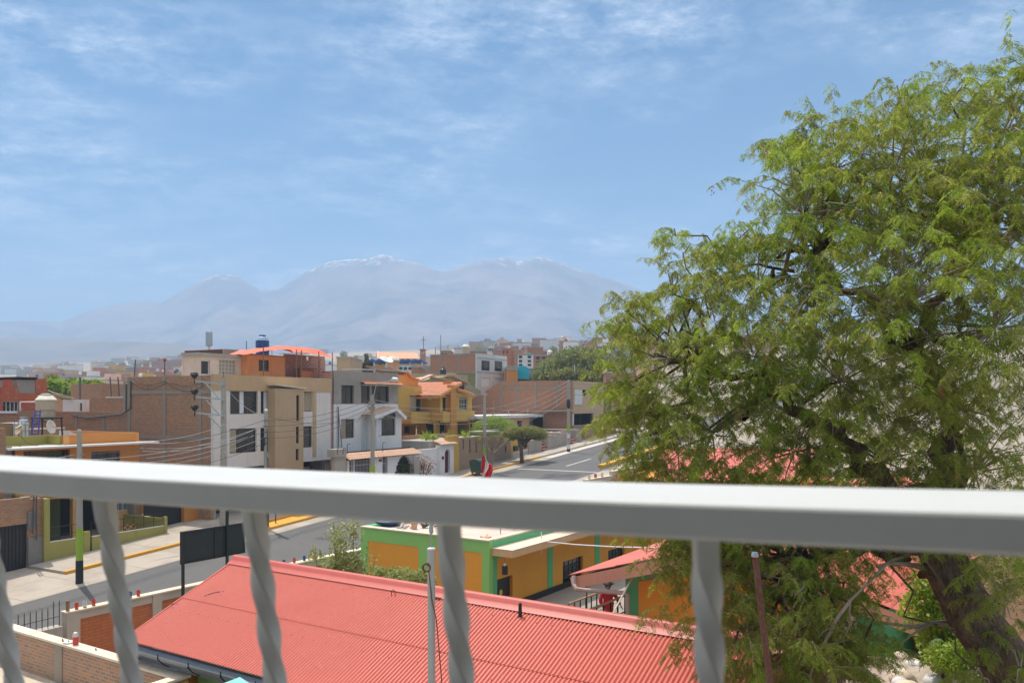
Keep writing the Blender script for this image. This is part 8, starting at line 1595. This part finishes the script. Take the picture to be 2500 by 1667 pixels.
# ================================================================ people
def person(label, base, h, yaw, coat, legs, J, hat=True, hold=None, long_coat=True):
    """one continuous skinned body; J: joint offsets as fractions of the height (side, forward, up)"""
    T = thing('person', label, 'person', tuple(base)); ca, sa = cos(yaw), sin(yaw); b = Vector(base)
    W = lambda p: Vector((p[0]*ca-p[1]*sa, p[0]*sa+p[1]*ca, p[2]))*h
    def skin(nm, V, E, R, mat, root=0):
        me = bpy.data.meshes.new(nm); me.from_pydata([W(v) for v in V], E, []); o = bpy.data.objects.new(nm, me); C.objects.link(o); o.parent = T
        md = o.modifiers.new('skin', 'SKIN'); sv = me.skin_vertices[0].data
        for i, r in enumerate(R): sv[i].radius = (r[0]*h, r[1]*h) if hasattr(r, '__len__') else (r*h, r*h)
        sv[root].use_root = True; sd = o.modifiers.new('sub', 'SUBSURF'); sd.levels = 2; sd.render_levels = 2; me.materials.append(mat)
        me.polygons.foreach_set('use_smooth', [True]*len(me.polygons)); ORG[o.name] = tuple(base); return o
    k = J
    V = [(0,0,.52),(0,0,.60),(0,0,.70),(0,0,.79),(0,.005,.84),(0,.012,.885),(0,.015,.935),(0,.01,.965),
         k['ls'],k['le'],k['lw'],k['rs'],k['re'],k['rw'],(-.05,0,.50),k['lk'],k['la'],k['lt'],(.05,0,.50),k['rk'],k['ra'],k['rt']]
    E = [(0,1),(1,2),(2,3),(3,4),(4,5),(5,6),(6,7),(3,8),(8,9),(9,10),(3,11),(11,12),(12,13),(0,14),(14,15),(15,16),(16,17),(0,18),(18,19),(19,20),(20,21)]
    R = [(.080,.06),(.070,.05),(.080,.056),(.075,.05),.030,(.042,.046),(.052,.056),(.035,.036),.034,.026,.018,.034,.026,.018,.056,.036,.024,.018,.056,.036,.024,.018]
    body = skin('body', V, E, R, M['skin'])
    # clothing
    CV = [(0,0,.40 if long_coat else .5),(0,0,.52),(0,0,.60),(0,0,.70),(0,0,.785),k['ls'],k['le'],tuple(a+(c-a)*.9 for a, c in zip(k['le'],k['lw'])),k['rs'],k['re'],tuple(a+(c-a)*.9 for a, c in zip(k['re'],k['rw']))]
    CE = [(0,1),(1,2),(2,3),(3,4),(4,5),(5,6),(6,7),(4,8),(8,9),(9,10)]; CR = [(.118,.095),(.108,.082),(.092,.068),(.100,.070),(.085,.06),.045,.036,.028,.045,.036,.028]
    skin('coat', CV, CE, CR, coat, 1)
    for a, kn, an in (((-.05,0,.50),k['lk'],k['la']),((.05,0,.50),k['rk'],k['ra'])): skin('trouser_leg', [a, kn, an], [(0,1),(1,2)], [.066,.046,.034], legs)
    mb = MB(); c = Vector((0,0,0)); add = lambda o_, r, s=10, g=7, q=1.0: mb.sph(W(o_)+b, r*h, s, g, q)
    add((0,-.008,.945), .066, 12, 8, .95); add((0,-.035,.90), .045); part('hair', mb, M['hair'], T, smooth=True)
    mb = MB(); 
    for sx in (-.02,.02): mb.sph(W((sx,.062,.925))+b, .007*h, 6, 4)
    part('eyes', mb, M['hair'], T)
    mb = MB(); mb.sph(W((0,.068,.908))+b, .010*h, 6, 5, 1.3)
    for sx in (-.055,.055): mb.sph(W((sx,.01,.915))+b, .012*h, 6, 5, 1.4)
    part('nose_and_ears', mb, M['skin'], T, smooth=True)
    mb = MB(); mb.bar(W((-.016,.066,.888))+b, W((.016,.066,.888))+b, .004*h); part('mouth', mb, M['red'], T)
    if hat: mb = MB(); q = W((0,.012,.955))+b; mb.lathe(q, [(.105*h,0),(.11*h,.012*h),(.066*h,.02*h),(.062*h,.055*h),(.04*h,.068*h),(.005*h,.07*h)], 18); part('hat', mb, M['hair'], T, smooth=True)
    for sd, e, wst in ((-1,k['le'],k['lw']),(1,k['re'],k['rw'])):   # hands: palm and five curled fingers
        d = (Vector(wst)-Vector(e)).normalized(); s = d.cross(Vector((0,0,1))); s = s.normalized() if s.length > .1 else Vector((1,0,0)); w0 = Vector(wst)
        HV_ = [tuple(w0), tuple(w0+d*.03)]; HE = [(0,1)]; HR = [.014,.018]
        for f in range(4):
            o = s*(-.012+.008*f); L = (.028,.032,.030,.024)[f]; i = len(HV_); HV_ += [tuple(w0+d*.048+o), tuple(w0+d*(.048+L*.6)+o+Vector((0,.004,0))), tuple(w0+d*(.048+L)+o+Vector((0,.012,0)))]; HE += [(1,i),(i,i+1),(i+1,i+2)]; HR += [.006,.0055,.0045]
        i = len(HV_); HV_ += [tuple(w0+d*.02-s*.02*sd+Vector((0,.01,0))), tuple(w0+d*.038-s*.026*sd+Vector((0,.018,0)))]; HE += [(0,i),(i,i+1)]; HR += [.007,.0055]
        skin('hand', HV_, HE, HR, M['skin'])
    for an, tt in ((k['la'],k['lt']),(k['ra'],k['rt'])):
        mb = MB(); a = W((an[0],an[1]-.025,an[2]-.022))+b; c = W((tt[0],tt[1]+.03,tt[2]))+b; mb.tube([a, a.lerp(c,.5), c], [.024*h,.027*h,.018*h], 8); part('shoe', mb, M['black'], T, smooth=True)
    return T
def people():
    u, v = Z('H',745,845); Y = 25.3; top = atY(u, v, Y); h = 1.66; b = (top.x, Y, top.z-h)
    walk = dict(ls=(-.115,0,.785), le=(-.19,.0,.66), lw=(-.235,.05,.545), rs=(.115,0,.785), re=(.15,-.03,.645), rw=(.13,.05,.54), lk=(-.055,.07,.285), la=(-.05,.02,.05), lt=(-.05,.09,.015), rk=(.055,.02,.28), ra=(.055,-.09,.06), rt=(.06,-.03,.012))
    person('person in long red jacket and dark brimmed hat walking on the ramp, arm out', b, h, radians(200), M['red'], M['navy'], walk)
    mb = MB(); mb.box(b[0]-.12, b[0]+.12, b[1]-.18, b[1]-.165, b[2]+.92, b[2]+.95)
    mb2 = MB(); mb2.box(b[0]-.5, b[0]+.5, Y-.5, Y+.5, b[2]-.25, b[2]+.01); single('ramp_slab', mb2, M['conc'], kind='structure')
    u, v = Z('H',30,1255); Y = 24.0; top = atY(u, v, Y); h = 1.35; stand = dict(ls=(-.115,0,.785), le=(-.15,-.01,.64), lw=(-.14,.06,.53), rs=(.115,0,.785), re=(.15,-.01,.64), rw=(.15,.05,.53), lk=(-.055,.01,.285), la=(-.055,0,.05), lt=(-.06,.06,.015), rk=(.055,.01,.28), ra=(.055,0,.05), rt=(.06,.06,.015))
    person('person in a cyan jacket seen from the shoulders up above the red ridge', (top.x, Y, top.z-h), h, radians(150), M['cyan'], M['navy'], stand, False, None, False)
    u, v = Z(7,140,880); q = SC.onN(u, v, 15.2); c = SC.p(q[0], 15.2, q[1]); h = 1.3
    person('small person in a red top standing at the dark school doorway', (c.x, c.y, c.z-h), h, radians(120), M['red'], M['navy'], stand, False, None, False)
people()
